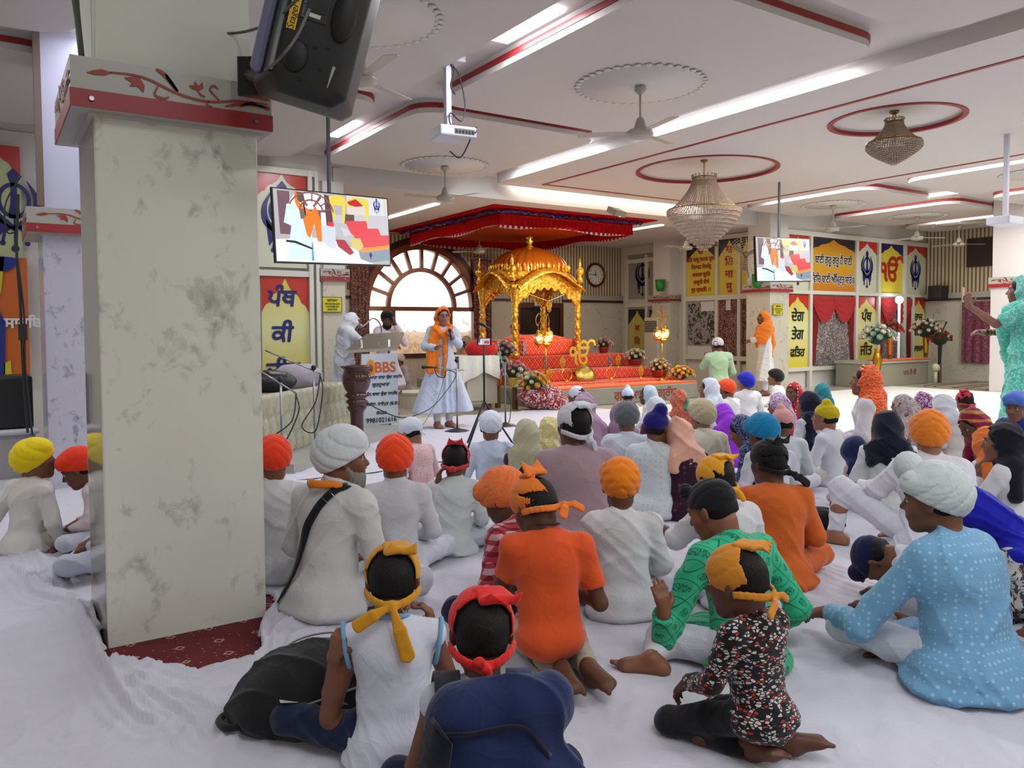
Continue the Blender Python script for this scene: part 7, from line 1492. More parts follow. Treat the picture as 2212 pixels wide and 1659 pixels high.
fan('ceiling fan partly behind the loudspeaker', 2.35, 5.5, .5); fan('far ceiling fan in front of the maroon curtain beside the arched window', py(1036, 540, 14.2).x, 14.2, .2, ZA, .42, False)
for px1, py1, Yf, lb in ((1483, 527, 11.6, 'ceiling fan just below the large chandelier'),): fan(lb, py(px1, py1, Yf).x, Yf, 1.0, ZA, .40, False)
for x, y, lb in ((13.3, 9.0, 'ceiling fan above the smaller television'), (16.2, 9.0, 'ceiling fan before the emblem panels at the right'), (18.3, 9.2, 'ceiling fan before the dark board at the far right'), (13.3, 5.5, 'ceiling fan over the right side of the hall')): fan(lb, x, y, x, R=.5)
# chandeliers
CRY = mat('crystal', '#c4ae98', .12, spec=.9, trans=.35, bump=None); CRG = mat('chandelier_gold', '#8c6a34', .3, .9)
def chandelier(label, c, D, H, bowl=1.):
    e = empty('chandelier', (c.x, c.y, ZT+.05), label=label, cat='chandelier'); zt = -.10*D-.05
    R = D/2; mb = MB(); mb.lathe([(0, 0), (.05, 0), (.05, -.02), (.015, -.04)], n=16)
    for k in range(5): mb.tube([(.012*math.cos(t)*(1 if k % 2 else 0), .012*math.cos(t)*(0 if k % 2 else 1), -.05-.035*k+.02*math.sin(t)) for t in np.linspace(0, 6.28, 13)[:-1]], .004, 5, True)
    z1 = -.22*H/1.1; z2 = -.62*H/1.1*1.0; z3 = -H
    for r, z in ((.30*R*1.1, z1), (.98*R, z2), (.33*R, z1-.06)): mb.tube([(r*math.cos(t), r*math.sin(t), z) for t in np.linspace(0, 6.28, 37)[:-1]], .008, 6, True)
    mb.cyl((0, 0, z1+.03), (0, 0, z2), .012); mb.build('frame', CRG, e, True)
    def beads(pts, r):
        b = MB()
        for p in pts: b.add([(p[0]+r, p[1], p[2]), (p[0], p[1]+r, p[2]), (p[0]-r, p[1], p[2]), (p[0], p[1]-r, p[2]), (p[0], p[1], p[2]+r*1.1), (p[0], p[1], p[2]-r*1.1)], [(0, 1, 4), (1, 2, 4), (2, 3, 4), (3, 0, 4), (1, 0, 5), (2, 1, 5), (3, 2, 5), (0, 3, 5)])
        return b
    n = 60
    for k in range(n):
        a = 2*PI*k/n; P = []
        L = int((z1-z2)/.021)
        for j in range(L):
            t = j/L; r = R*(.31+.60*(t**1.7)); P.append((r*math.cos(a), r*math.sin(a), z1-(z1-z2)*t))
        beads(P, .0125).build('bead_string', CRY, e)
    T = 12
    for j in range(T):
        t = j/(T-1); r = R*(1.0-.90*t**1.15); z = z2-.02-(abs(z3-z2)-.03)*(t**.9)*bowl; m = max(8, int(2*PI*r/.026)); P = []
        for k in range(m):
            a = 2*PI*(k+.5*(j % 2))/m
            for q in (0, .02, .04): P.append((r*math.cos(a), r*math.sin(a), z-q))
        beads(P, .013).build('bead_tier', CRY, e)
    b = beads([(.33*R*math.cos(2*PI*k/18), .33*R*math.sin(2*PI*k/18), z1+.03) for k in range(18)], .02); b.build('crown', CRY, e)
c = pz(1521, 346, ZT+.05); chandelier('large crystal bead chandelier hanging from the nearer red ring', c, 1.02, 1.22)
c = pz(1932, 240, ZT+.05); chandelier('smaller crystal chandelier hanging from the second red ring at the right', c, .56, .60, .75)
# ---------------------------------------------------------------- lectern, pot, tufted front
le = empty('lectern', (0, 0, 0), label='steel lectern with slanted top and white lettered front board', cat='lectern'); R = None
lp = pz(818, 932); YL = lp.y; a, b2_, c_, d_ = py(778, 765, YL), py(860, 762, YL), py(786, 925, YL), py(860, 915, YL)
LX0, LX1 = (a.x+c_.x)/2, (b2_.x+d_.x)/2; Lz1, Lz0 = a.z, (c_.z+d_.z)/2+.02; Rl = (Vector((LX0, YL, Lz0)), Vector((1, 0, 0)), Vector((0, 0, 1)), LX1-LX0, Lz1-Lz0)
fb = MB().poly([(0, 0), (Rl[3], 0), (Rl[3], Rl[4]), (0, Rl[4])], .012, Rl[0]+Vector((0, .012, 0)), Rl[1], Rl[2]).build('front_board', mat('board_white', '#bcc6ce', .4), le)
S2c = mat('bbs_orange', '#c8581c', .4)
mb = MB(); f = lambda P: [(x*.16, y*.20) for x, y in P]; mb.poly(f([(-.35, -.45), (.35, -.45), (.35, -.25), (.5, 0), (.35, .3), (0, .6), (-.35, .3), (-.5, 0), (-.35, -.25)]), .002, ctr(Rl, .24, .80, .002), Rl[1], Rl[2]); mb.build('logo_dome', mat('logo_gold', '#d88a20', .4), fb)
khanda(fb, ctr(Rl, .24, .79, .005), Rl[1], Rl[2], .13, mat('ink_brown', '#5c1c10', .5), 'logo_emblem', .001)
script('lettering', 'BBS', .19, S2c, fb, ctr(Rl, .64, .80, .002), Rl[1], Rl[2], bold=.004); script('lettering', 'ਗੁਰਦੁਆਰਾ ਬਾਬਾ ਬੁੱਢਾ ਸਾਹਿਬ', .056, INKB, fb, ctr(Rl, .56, .665, .002), Rl[1], Rl[2], bold=.002, res=30)
for t, y, s in (('ਗੁਰਦੁਆਰਾ', .56, .065), ('ਧੰਨ ਧੰਨ ਬਾਬਾ ਬੁੱਢਾ ਸਾਹਿਬ ਜੀ', .43, .058), ('ਤੇਲੀਬਾਂਧਾ, ਰਾਏਪੁਰ (ਛ.ਗ.)', .29, .058), ('ਸੰਪਰਕ', .16, .058), ('9981021616', .06, .085)): script('lettering', t, s, BLKP, fb, ctr(Rl, .52, y, .002), Rl[1], Rl[2], bold=.002, res=30)
ST = mat('brushed_steel', '#a5a49a', .28, .9); zt_ = Lz1+.06; mb = MB()
for x in (LX0+.02, LX1-.1): mb.cyl((x, YL+.05, .06), (x, YL+.05, zt_+.12), .018)
for x in (LX0+.02, LX1-.1): mb.cyl((x, YL-.16, .05), (x, YL+.34, .05), .02)
mb.build('legs', ST, le, True)
A0, A1 = py(745, 763, YL-.0), py(858, 757, YL-.0); B0, B1 = py(793, 727, YL+.35), py(872, 723, YL+.35)
top = mesh('slanted_top', [A0, A1, B1, B0]+[v+Vector((0, 0, .035)) for v in (A0, A1, B1, B0)], [(3, 2, 1, 0), (4, 5, 6, 7), (0, 1, 5, 4), (1, 2, 6, 5), (2, 3, 7, 6), (3, 0, 4, 7)], ST, le)
mb = MB(); mid = (A0+A1)/2; mb.tube(bez([py(822, 728, YL+.2), py(824, 712, YL+.2), py(818, 695, YL+.15), py(805, 688, YL+.1), py(790, 700, YL+.05), py(782, 706, YL)], 8), .010, 8); mb.sph(py(779, 704, YL), .028, 12, 8); mb.build('gooseneck_microphone', mat('gooseneck', '#8c8c8c', .3, .8), le, True)
# turned wooden urn stand
up0 = pz(772, 968); ur = MB(); hs_ = (py(772, 790, up0.y).z)
k = hs_/1.0; ur.lathe([(.12*1, 0), (.14, .02), (.13, .05), (.09, .07), (.075, .12*k), (.07, .30*k), (.075, .44*k), (.095, .47*k), (.11, .50*k), (.085, .525*k), (.115, .555*k), (.12, .575*k), (.09, .60*k), (.125, .63*k), (.13, .65*k), (.10, .68*k), (.13, .72*k), (.155, .80*k), (.155, .88*k), (.135, .94*k), (.145, .965*k), (.175, .985*k), (.175, 1.0*k), (.14, 1.0*k), (.12, .96*k)], (up0.x, up0.y, 0), 40)
tag(ur.build('urn_stand', mat('polished_maroon', '#3c1010', .12, spec=.8), None, True), 'polished dark maroon turned urn stand before the lectern', 'urn stand')
# tufted cream bench front
ta, tbp = pz(590, 1008), pz(762, 948); tfh = .86*(1) ; e = empty('tufted_platform', (0, 0, 0), label='cream buttoned leather front of the musicians platform', cat='platform'); d = (tbp-ta); L = d.length+.35; U = d.normalized(); ta = ta-U*.35; Nn = Vector((U.y, -U.x, 0)); hT = py(620, 845, pz(620, 998).y).z
hT = max(.5, min(.75, hT)); nx, nz = 120, 60; vs = []
for i in range(nx+1):
    for j in range(nz+1):
        x, z = L*i/nx, hT*j/nz; a, b3 = x/.15, z/.20; dd = 9
        for qa in (math.floor(a), math.floor(a)+1):
            for qb in (math.floor(b3-.4)+.4, math.floor(b3-.4)+1.4):
                off = .5*(int(round(qb-.4)) % 2); aa = round(a-off)+off; dd = min(dd, math.hypot((a-aa)*1, (b3-qb)*1))
        l1 = abs(math.sin(PI*(a/1+b3/2+.3))); l2 = abs(math.sin(PI*(a/1-b3/2-.1))); dep = -.030*math.exp(-(l1*4)**2)-.030*math.exp(-(l2*4)**2)-.03*math.exp(-(dd*5)**2)
        if z > hT-.14: dep = -.020*math.exp(-(abs(math.sin(PI*(a+.5)))*3)**2)
        cap_ = .03*max(0, (z-(hT-.05))/.05)**2; vs.append(ta+U*x+Nn*(.03+dep-cap_)+Vector((0, 0, z)))
mesh('buttoned_leather', vs, [(i*(nz+1)+j, (i+1)*(nz+1)+j, (i+1)*(nz+1)+j+1, i*(nz+1)+j+1) for i in range(nx) for j in range(nz)], mat('cream_leather', '#a8a690', .38), e, True)
MB().box((0, 0, 0), (L, 1.3, hT-.02), basis(ta, U, (0, 0, 1))).build('platform_body', mat('cream_leather2', '#a09e8a', .5), e)
for b3 in range(3):
    for a in range(int(L/.15)):
        aa = a+.5*(b3 % 2); x = aa*.15; z = (b3+.4)*.20+.04
        if x < L and z < hT-.1: m = MB(); m.sph((0, 0, 0), .008, 8, 6); o = m.build('button', mat('crystal_button', '#d8d4c4', .1, .4), e, True); o.location = ta+U*x+Nn*.018+Vector((0, 0, z))
MB().box((-.05, -.42, 0), (L+.6, 0, .10), basis(ta, U, (0, 0, 1))).build('plinth', mat('plinth', '#9a9a96', .4), e)
# bags on the platform
S = Sdf(); c = ta+U*.75-Nn*.2; S.el((c.x, c.y, hT+.08), (.24, .12, .12), None, .03); tag(S.mesh('black_bag', .012, BLK_PL, None, folds(5, .006, 1.)), 'black bag lying on top of the tufted platform', 'bag')
S = Sdf(); c = ta+U*1.30-Nn*.2; S.el((c.x, c.y, hT+.10), (.28, .14, .15), None, .03); tag(S.mesh('folded_cloth', .012, cloth('#a9a3ac'), None, folds(6, .008, 1.)), 'lilac grey cloth heap on the tufted platform beside the black bag', 'cloth')
# harmonium edge
# microphone stands
def mic_stand(label, base, h, boom=None, mics=(), tripod=False, m=None, m2=None, clipz=None):
    m = m or ST; e = empty('microphone_stand', base, label=label, cat='microphone stand'); b = MB(); b.cyl((0, 0, .03), (0, 0, h), .011); b.build('pole', m, e, True)
    b = MB(); b.lathe([(.17, 0), (.17, .012), (.13, .03), (.05, .045), (.02, .06)], n=28) if not tripod else [b.cyl((0, 0, .25), (.33*math.cos(t), .33*math.sin(t), .01), .010) for t in (.4, 2.5, 4.6)]; b.build('base', BLK_PL, e, True)
    if boom:
        p, q = Vector(boom[0])-Vector(base), Vector(boom[1])-Vector(base); b = MB(); b.cyl(p, q, .0075); b.build('boom', m, e, True); b = MB(); b.sph((0, 0, (clipz or h)-.02), .028, 10, 8); b.build('clamp', BLK_PL, e, True)
    return e
def mic(label, p, q):
    p, q = Vector(p), Vector(q); b = MB(); b.cyl(p, q, .011, .017, 12); b.sph(q, .026, 12, 8); tag(b.build('microphone', mat('mic_black', '#0c0d10', .4), None, True), label, 'microphone')
bA = pz(988, 934); hA = py(986, 775, bA.y).z; mic_stand('microphone stand with round black base in front of the speaking woman', bA, hA, (pd(1003, 800, (bA-Vector(CC)).dot(Vector(cF))), pd(935, 793, (bA-Vector(CC)).dot(Vector(cF))-.1)))
dA = (bA-Vector(CC)).dot(Vector(cF)); mic('horizontal black microphone clipped to the stand before the speaking woman', pd(945, 794, dA-.1), pd(915, 793, dA-.12))
def cable(label, P, r=.006, m=None): b = MB(); b.tube(bez(P, 8), r, 6); tag(b.build('cable', m or CAB), label, 'cable')
cable('black cable looping from the horizontal microphone down to the lectern', [pd(938, 796, dA-.1), pd(945, 812, dA-.1), pd(960, 815, dA-.1), pd(965, 800, dA-.1), pd(985, 810, dA), pd(960, 850, dA-.4), pd(925, 885, dA-.8), pd(870, 902, dA-1.2), pd(820, 885, dA-1.0), pd(790, 868, dA-.8)])
cable('thin pale cable hanging from the microphone of the speaking woman', [pd(968, 730, dA+.2), pd(965, 780, dA+.1), pd(950, 850, dA-.2), pd(925, 900, dA-.6), pd(905, 930, dA-1.)], .004, cbl)
bB = pz(1092, 922); hB = py(1086, 775, bB.y).z; dB = (bB-Vector(CC)).dot(Vector(cF)); mic_stand('thin green-grey microphone stand right of the phone tripod', bB, hB, (pd(1086, 790, dB), pd(1105, 835, dB)), m=mat('stand_green', '#6f7f78', .35, .7))
cable('cable curling from the green-grey stand to the floor', [pd(1094, 845, dB), pd(1103, 870, dB), pd(1102, 900, dB), pd(1096, 921, dB)])
cable('teal cable lying across the white sheets in the middle', [pz(640, 1038, .02), pz(700, 1032, .02), pz(800, 1022, .02), pz(930, 1000, .02), pz(1030, 993, .02)], .006, mat('teal_cable', '#1c4c50', .5))
for xb, yb, yt, lb, b0, b1 in ((606, 1020, 815, 'chrome microphone stand nearest the marble column', (560, 800), (640, 850)), (677, 990, 790, 'chrome microphone stand in the middle of the tufted front', (573, 757), (692, 807))):
    bs = pz(xb+4, yb); dd = (bs-Vector(CC)).dot(Vector(cF)); h = py(xb, yt, bs.y).z; mic_stand(lb, bs, h, (pd(*b0, dd-.1), pd(*b1, dd)), m=STEEL)
    cable('black cable drooping from the '+lb.split(' ', 1)[1], [pd(b1[0], b1[1], dd), pd(b1[0]-10, b1[1]+60, dd-.1), pd(xb-25, yb-70, dd-.15), pd(xb+5, yb-60, dd-.1), pd(b1[0]+5, b1[1]+40, dd-.1), pd(b1[0], b1[1]+5, dd)])
# phone on a tripod
bP = pz(1050, 985); bP = pz(1047, 968); dP = (bP-Vector(CC)).dot(Vector(cF)); ph = empty('phone_tripod', bP, label='black tripod holding a phone sideways before the flowers', cat='tripod'); hP = py(1047, 745, bP.y).z
b = MB(); b.cyl((0, 0, .45), (0, 0, hP), .012); [b.cyl((0, 0, .52), (.36*math.cos(t), .36*math.sin(t), .012), .011) for t in (3.6, 5.4, 1.6)]; b.build('legs_and_pole', BLK_PL, ph, True)
pc = pd(1046, 738, dP); Mph = basis(pc, cR, (0, 0, 1)); e = empty('phone', (0, 0, 0), label='phone filming sideways on the black tripod', cat='phone'); MB().box((-.082, -.004, -.04), (.082, .004, .04), Mph, .003).build('case', BLK_PL, e)
mats = [mat('ps%d' % i, '#050505', .3, emis=c, es=.9) for i, c in enumerate(('#b8bcc8', '#5a5058', '#c84048', '#d8d8e0'))]; b = MB(); mg = Mph @ Matrix.Translation((0, -.0045, 0))
for i, (x0, x1, z0, z1) in enumerate(((-.065, .062, -.034, .034), (-.065, -.04, -.01, .034), (-.0, .055, -.022, .01), (-.045, -.025, -.034, .02))): b.m(i).box((x0, -.0005*(i+1), z0), (x1, 0, z1), mg)
b.build('screen', mats, e)
mic('black microphone on a boom above the phone', pd(1062, 712, dP+1.0), pd(1040, 700, dP+1.0)); cable('thin boom carrying the microphone above the phone', [pd(1062, 712, dP+1), pd(1075, 740, dP+1), pd(1086, 790, dB)], .006, ST)
# right end: chest, vases, dark board, curtains, boxes
chx0, chx1 = py(1912, 800, 9.7).x, py(2015, 800, 9.7).x
ch = empty('chest', (0, 0, 0), label='long grey stone chest with small red letters at the foot of the right screen', cat='chest')
MB().box((chx0-.6, 9.7, 0), (chx1-.2, 10.5, .50), None, .01).build('body', mat('chest_grey', '#8c8a78', .4), ch); MB().box((chx0-.63, 9.66, .50), (chx1-.17, 10.53, .56), None, .008).build('top_slab', mat('chest_top', '#a8a496', .35), ch); MB().box((chx0-.2, 9.64, .565), (chx1-.2, 10.0, .585)).build('orange_runner', ORC, ch)
script('lettering', 'ਪਾਠ ਹੈ ਜੀ', .15, mat('red_brown_ink', '#7c2c1c', .5), ch, ((chx0+chx1)/2, 9.697, .27), (1, 0, 0), (0, 0, 1), bold=.003)
def vase(label, c, h, cols, R_v=.3):
    c = Vector(c); b = MB(); b.lathe([(.07, 0), (.05, .03), (.035, .08), (.06, .2*h/.4), (.10, .30*h/.4), (.06, .37*h/.4), (.05, .40*h/.4), (.07, .42*h/.4)], n=20); o = b.build('vase', BRS, None, True, c); tag(o, 'brass vase holding '+label, 'vase', 'tall brass vases')
    e = bouquet(label, c+Vector((0, 0, h+.22)), R_v, cols, 40, None, 'tall flower bunches in vases', .9, 1.2)
vase('white and dusty blue flowers in front of the black-lettered panel', (py(1896, 800, 9.5).x-.1, 9.45, 0), .80, ['white', 'white', 'mint'], .34)
bouquet('orange-red blossoms right of the white vase flowers', (py(1922, 738, 9.8).x, 9.8, 1.16), .26, ['orange', 'red', 'orange'], 34, (GPD, .05, .08, .5), 'tall flower bunches in vases', rest=.56)
bouquet('white and red blossoms at the right end of the chest', (py(2000, 740, 9.9).x, 9.9, 1.15), .32, ['white', 'red', 'white'], 40, (BRS, .05, .07, .5), 'tall flower bunches in vases', rest=.56)
bouquet('dark leaves with red blossoms low beside the chest', (py(2030, 745, 9.6).x, 9.6, .95), .26, ['red', 'red', 'white'], 18, (BLK_PL, .03, .04, .5), 'tall flower bunches in vases', rest=0)
b = MB(); c = py(2021, 798, 9.5); b.sph((c.x, 9.5, .36), (.09, .09, .10), 16, 10); b.cyl((c.x, 9.5, 0), (c.x, 9.5, .28), .04); tag(b.build('round_lamp', mat('globe_cream', '#c8c4a8', .4), None, True), 'small cream globe standing beside the grey chest', 'ornament')
mic('black microphone tilted above the right flowers', py(2037, 712, 9.9), py(2044, 697, 9.9)); b = MB(); b.cyl(py(2037, 712, 9.9), (py(2030, 760, 9.9).x, 9.9, .0), .010); tag(b.build('microphone_stand', BLK_PL, None, True), 'black microphone stand behind the right flowers', 'microphone stand')
tl = py(1942, 690, YP-.3); b = MB(); b.cyl((tl.x, tl.y, .56), (tl.x, tl.y, 1.86), .03); o = b.build('standing_light', mat('light_tube', '#d8d8d8', .4, emis='#dfe4ea', es=.4), None, True); tag(o, 'slim white standing light between the red drapes', 'lamp')
b = MB(); b.sph((tl.x, tl.y, 1.93), .09, 16, 10); o = b.build('light_globe', mat('white_glow', '#ffffff', .4, emis='#f0f6ff', es=14), o, True)
dbA, dbB = pxx(2089, 540, XR-.04), pxx(2200, 540, XR-.04); tag(MB().box((XR-.06, dbB.y, pxx(2089, 578, XR).z), (XR-.022, dbA.y, 3.38)).build('dark_board', mat('dark_board', '#2c1e1a', .35)), 'dark brown board on the upper right wall', 'board')
acA, acB = pxx(2157, 535, XR-.07), pxx(2196, 572, XR-.07); tag(MB().box((XR-.10, acB.y, acB.z), (XR-.06, acA.y, acA.z), None, .01).build('small_window', mat('ac_grey', '#a8a49a', .4)), 'small white framed panel on the dark board', 'panel')
a, b4 = pxx(2078, 652, XR-.08), pxx(2190, 786, XR-.08); curtain('curtain', 'mauve maroon curtain on the right wall behind the woman in turquoise', b4.y-.3, a.y, b4.z, a.z, XR-.04, CURP, 8, .03, 'y')
a = pxx(2026, 628, XR-.25); S = MB(); S.box((XR-.42, a.y-.16, a.z-.20), (XR-.06, a.y+.16, a.z+.12), None, .02); tag(S.build('speaker_box', BLK_PL), 'small black speaker box on the right wall ledge', 'speaker')
a = pxx(2029, 685, XR-.03); tag(MB().box((XR-.035, a.y-.13, a.z-.09), (XR-.005, a.y+.13, a.z+.09), None, .004).build('switch_plate', mat('switch', '#b4b0a4', .4)), 'white switch plate on the right wall', 'switch')
rg = MB(); rg.box((17.0, 6.6, .001), (19.4, 9.4, .012)); t = NT('rug'); v = t.co(scale=(1, 1, 1)); w_ = t.n('ShaderNodeTexWave', wave_type='RINGS'); w_.inputs['Scale'].default_value = .5; w_.inputs['Distortion'].default_value = 2.5; t.l(v, w_.inputs['Vector']); t.l(t.ramp(w_.outputs['Fac'], [(0, '#9a8e78'), (.5, '#9a8e78'), (.52, '#3c2a20'), (.8, '#3c2a20'), (.82, '#8c7c64')], 'CONSTANT'), t.b.inputs['Base Color']); t.s('Roughness', .9); tag(rg.build('rug', t.m), 'brown and beige patterned rug at the far right', 'rug')
# floor-standing cooling cabinet behind the right lamp
a = pxx(1405, 700, XPn-.5); b = MB(); b.box((XPn-.6, a.y-.35, 0), (XPn-.1, a.y+.12, 1.56), None, .02); ac = empty('cooling_cabinet', (0, 0, 0), label='tall white cooling cabinet with dark vent behind the right lamp stand', cat='air conditioner'); b.build('body', mat('ac_white', '#c6bfae', .4), ac)
for k in range(7): MB().box((XPn-.612, a.y-.32, 1.22+.04*k), (XPn-.60, a.y+.09, 1.238+.04*k)).build('vent_slat', mat('vent_dark', '#26181c', .5), ac)
# wall fans on the columns
def pedfan(label, c, R, face, gm, am):
    e = empty('wall_fan', c, label=label, cat='fan'); M = basis((0, 0, 0), Vector((0, 0, 1)).cross(Vector(face)), (0, 0, 1)); b = MB(); cg = MB()
    for r in np.linspace(.25, 1, 7): cg.tube([M @ Vector((R*r*math.cos(t), -.05*(1-r*r)-.0, R*r*math.sin(t))) for t in np.linspace(0, 6.28, 33)[:-1]], .004, 4, True)
    for k in range(20): t = 2*PI*k/20; cg.tube([M @ Vector((R*r*math.cos(t), -.05*(1-r*r), R*r*math.sin(t))) for r in (.2, .6, 1)], .003, 4)
    cg.build('guard', gm, e); mo = MB(); mo.cyl(M @ Vector((0, -.06, 0)), M @ Vector((0, .16, 0)), .06, .05); mo.build('motor', am, e, True)
    for k in range(3):
        t = .5+2*PI*k/3; bl = MB(); bl.poly([(.04, -.03), (R*.85, -.09), (R*.9, .02), (.04, .03)], .006, M @ Vector((0, .01, 0)), M @ Vector((math.cos(t), 0, math.sin(t))), M @ Vector((-math.sin(t), 0, math.cos(t)))); bl.build('blade', am, e)
    b.tube([M @ Vector((0, .14, 0)), M @ Vector((.0, .18, -.1)), M @ Vector((.05, .16, -.45))], .014, 6); b.build('arm', am, e)
FG = mat('fan_grey', '#4c5444', .5); FB = mat('fan_brown', '#5c4c38', .5)
f1 = pd(1400, 575, 20.2); pedfan('dark wire wall fan in front of the grey emblem panel', f1, .33, Vector(CC)-f1+Vector((2, 6, 0)), FG, FG)
f2 = pd(1612, 550, 15.6); pedfan('brown wall fan left of the smaller television', f2, .36, Vector(CC)-f2, mat('fan_wire', '#8c7c50', .5), FB)
for x, y, X, lb in ((1434, 617, 13.58, 'green bucket shade on the column left of the yellow signs'), (1645, 607, 13.35, 'green pot on the ledge below the smaller television')):
    p = pxx(x, y, X); b = MB(); b.lathe([(.07, -.14), (.11, -.05), (.12, .14), (.11, .14)], (X-.12, p.y, p.z), 16); tag(b.build('green_pot', mat('green_plastic', '#1c7c2c', .4), None, True), lb, 'pot')
fl_ = pz(1332, 458, 3.30); tag(MB().box((-.17, -.10, -.05), (.17, .10, .05), Matrix.Translation(fl_) @ Euler((.5, 0, .3)).to_matrix().to_4x4(), .01).build('flood_light', mat('flood', '#8c8a7c', .4)), 'small floodlight at the ceiling before the red cloth canopy', 'light')
sg = py(1167, 654, YB-.1); tag(MB().box((sg.x-.18, YB-.11, sg.z-.08), (sg.x+.18, YB-.09, sg.z+.04)).build('door_plate', mat('plate_white', '#b8b0a4', .5)), 'white lettered plate over the dark door', 'sign')
# ---------------------------------------------------------------- bags on the floor
S = Sdf(); c = pz(668, 1478, .12); az = math.atan2(c.y, c.x)
bg1 = empty('backpack', (c.x, c.y, 0), az-PI/2, 'bulky black backpack lying on the sheets by the red carpet', 'backpack')
S.el((0, 0, .12), (.21, .17, .13), None, .05); S.el((.10, .02, .13), (.17, .16, .12), None, .05); S.el((-.14, -.03, .08), (.11, .12, .085), None, .05); S.rc((-.20, .02, .05), (.0, .16, .08), .05, None, .05); S.el((.05, -.12, .07), (.18, .09, .075), None, .04); S.mesh('bag_body', .007, cloth('#0b0d10', rough=.7), bg1, folds(2, .009, 1.3), zmin=.004)
b = MB(); b.tube(bez([(-.14, .02, .185), (-.05, .06, .245), (.06, .07, .262), (.15, .05, .25)], 10), .0035, 6); b.build('piping', mat('piping_grey', '#6c6c66', .6), bg1, True); b = MB(); b.tube(bez([(-.02, -.175, .13), (.06, -.18, .15), (.16, -.15, .16)], 8), .004, 6); b.build('zip', mat('zip_grey', '#5c5c5c', .4, .6), bg1, True)
b = MB(); b.tube(bez([(-.17, -.08, .05), (-.25, -.1, .055), (-.28, -.02, .05), (-.2, .05, .06)], 8), .012, 6); b.build('shoulder_strap', cloth('#0d0f12', rough=.7), bg1, True)
S = Sdf(); c = pz(1783, 1128, .08); S.el((c.x, c.y, .07), (.13, .12, .075), None, .04); S.el((c.x-.02, c.y, .12), (.09, .10, .06), None, .04); tag(S.mesh('black_pouch', .009, cloth('#0d0f14'), None, folds(8, .008, 1.4), zmin=.004), 'crumpled black pouch on the floor behind the orange kurta', 'bag')
S = Sdf(); c = pz(1862, 960, .05)
# ---------------------------------------------------------------- floor coverings
CARP = NT('carpet_red'); v = CARP.co(); vo = CARP.n('ShaderNodeTexVoronoi'); vo.inputs['Scale'].default_value = 30; vo.inputs['Randomness'].default_value = .12; CARP.l(v, vo.inputs['Vector'])
dt = CARP.math('LESS_THAN', vo.outputs['Distance'], .12); v5 = CARP.n('ShaderNodeTexVoronoi', distance='MANHATTAN'); v5.inputs['Scale'].default_value = 6.5; v5.inputs['Randomness'].default_value = .1; CARP.l(v, v5.inputs['Vector'])
rg_ = CARP.math('MULTIPLY', CARP.math('LESS_THAN', v5.outputs['Distance'], .17), CARP.math('GREATER_THAN', v5.outputs['Distance'], .115)); CARP.l(CARP.mix(CARP.math('MAXIMUM', dt, rg_), '#5c1018', '#b49088'), CARP.b.inputs['Base Color']); CARP.s('Roughness', .95); CARP.bump(CARP.noise(v, 300, 2), .4, .004)
tag(MB().box((-.6, 2.3, .0), (2.2, 5.2, .006)).build('carpet', CARP.m), 'red dotted carpet showing at the foot of the marble column', 'carpet')
hole = [pz(*p) for p in ((205, 1335), (222, 1400), (230, 1452), (262, 1450), (330, 1452), (415, 1462), (470, 1452), (540, 1440), (566, 1415), (562, 1380), (578, 1345), (600, 1325), (590, 1290), (400, 1270), (205, 1290))]
hx = np.array([p.x for p in hole]); hy = np.array([p.y for p in hole])
def inside(x, y):
    r = np.zeros(x.shape, bool); j = len(hx)-1
    for i in range(len(hx)):
        c = ((hy[i] > y) != (hy[j] > y)) & (x < (hx[j]-hx[i])*(y-hy[i])/(hy[j]-hy[i]+1e-12)+hx[i]); r ^= c; j = i
    return r
def pdist(x, y, P):
    d = np.full(x.shape, 9., np.float32)
    for a, b in zip(P[:-1], P[1:]):
        dx, dy = b[0]-a[0], b[1]-a[1]; t = np.clip(((x-a[0])*dx+(y-a[1])*dy)/(dx*dx+dy*dy+1e-12), 0, 1); d = np.minimum(d, np.hypot(x-a[0]-t*dx, y-a[1]-t*dy))
    return d
FOLDS = [([(30, 1235), (75, 1290), (130, 1310), (165, 1330), (200, 1380), (215, 1440), (250, 1500), (300, 1560), (340, 1580)], .030, .022), ([(45, 1255), (90, 1280), (150, 1300), (190, 1345)], .022, .016), ([(225, 1460), (270, 1500), (330, 1520), (400, 1560), (450, 1610)], .022, .02), ([(265, 1455), (300, 1490), (360, 1520), (420, 1530), (480, 1560)], .024, .018),
 ([(330, 1460), (420, 1480), (500, 1460), (540, 1450)], .022, .022), ([(340, 1500), (430, 1505), (510, 1500)], .014, .02), ([(150, 1600), (220, 1590)], .01, .02), ([(565, 1400), (575, 1360), (600, 1330)], .03, .02), ([(590, 1420), (600, 1370), (640, 1345)], .02, .015), ([(620, 1420), (640, 1380), (700, 1370)], .018, .014), ([(140, 1455), (160, 1530), (150, 1600)], .006, .012), ([(0, 1330), (120, 1325), (200, 1370)], .008, .012), ([(400, 1600), (450, 1570), (490, 1608)], .012, .01),
 ([(500, 1500), (520, 1560), (505, 1640)], .010, .012), ([(1760, 1240), (1900, 1290), (2000, 1300)], .010, .03), ([(1780, 1220), (1850, 1250), (1920, 1290)], .012, .02), ([(1060, 1500), (1290, 1530), (1320, 1560)], .004, .02), ([(0, 1180), (60, 1195), (100, 1240), (60, 1275)], .02, .018), ([(20, 1210), (90, 1215), (120, 1260)], .02, .014)]
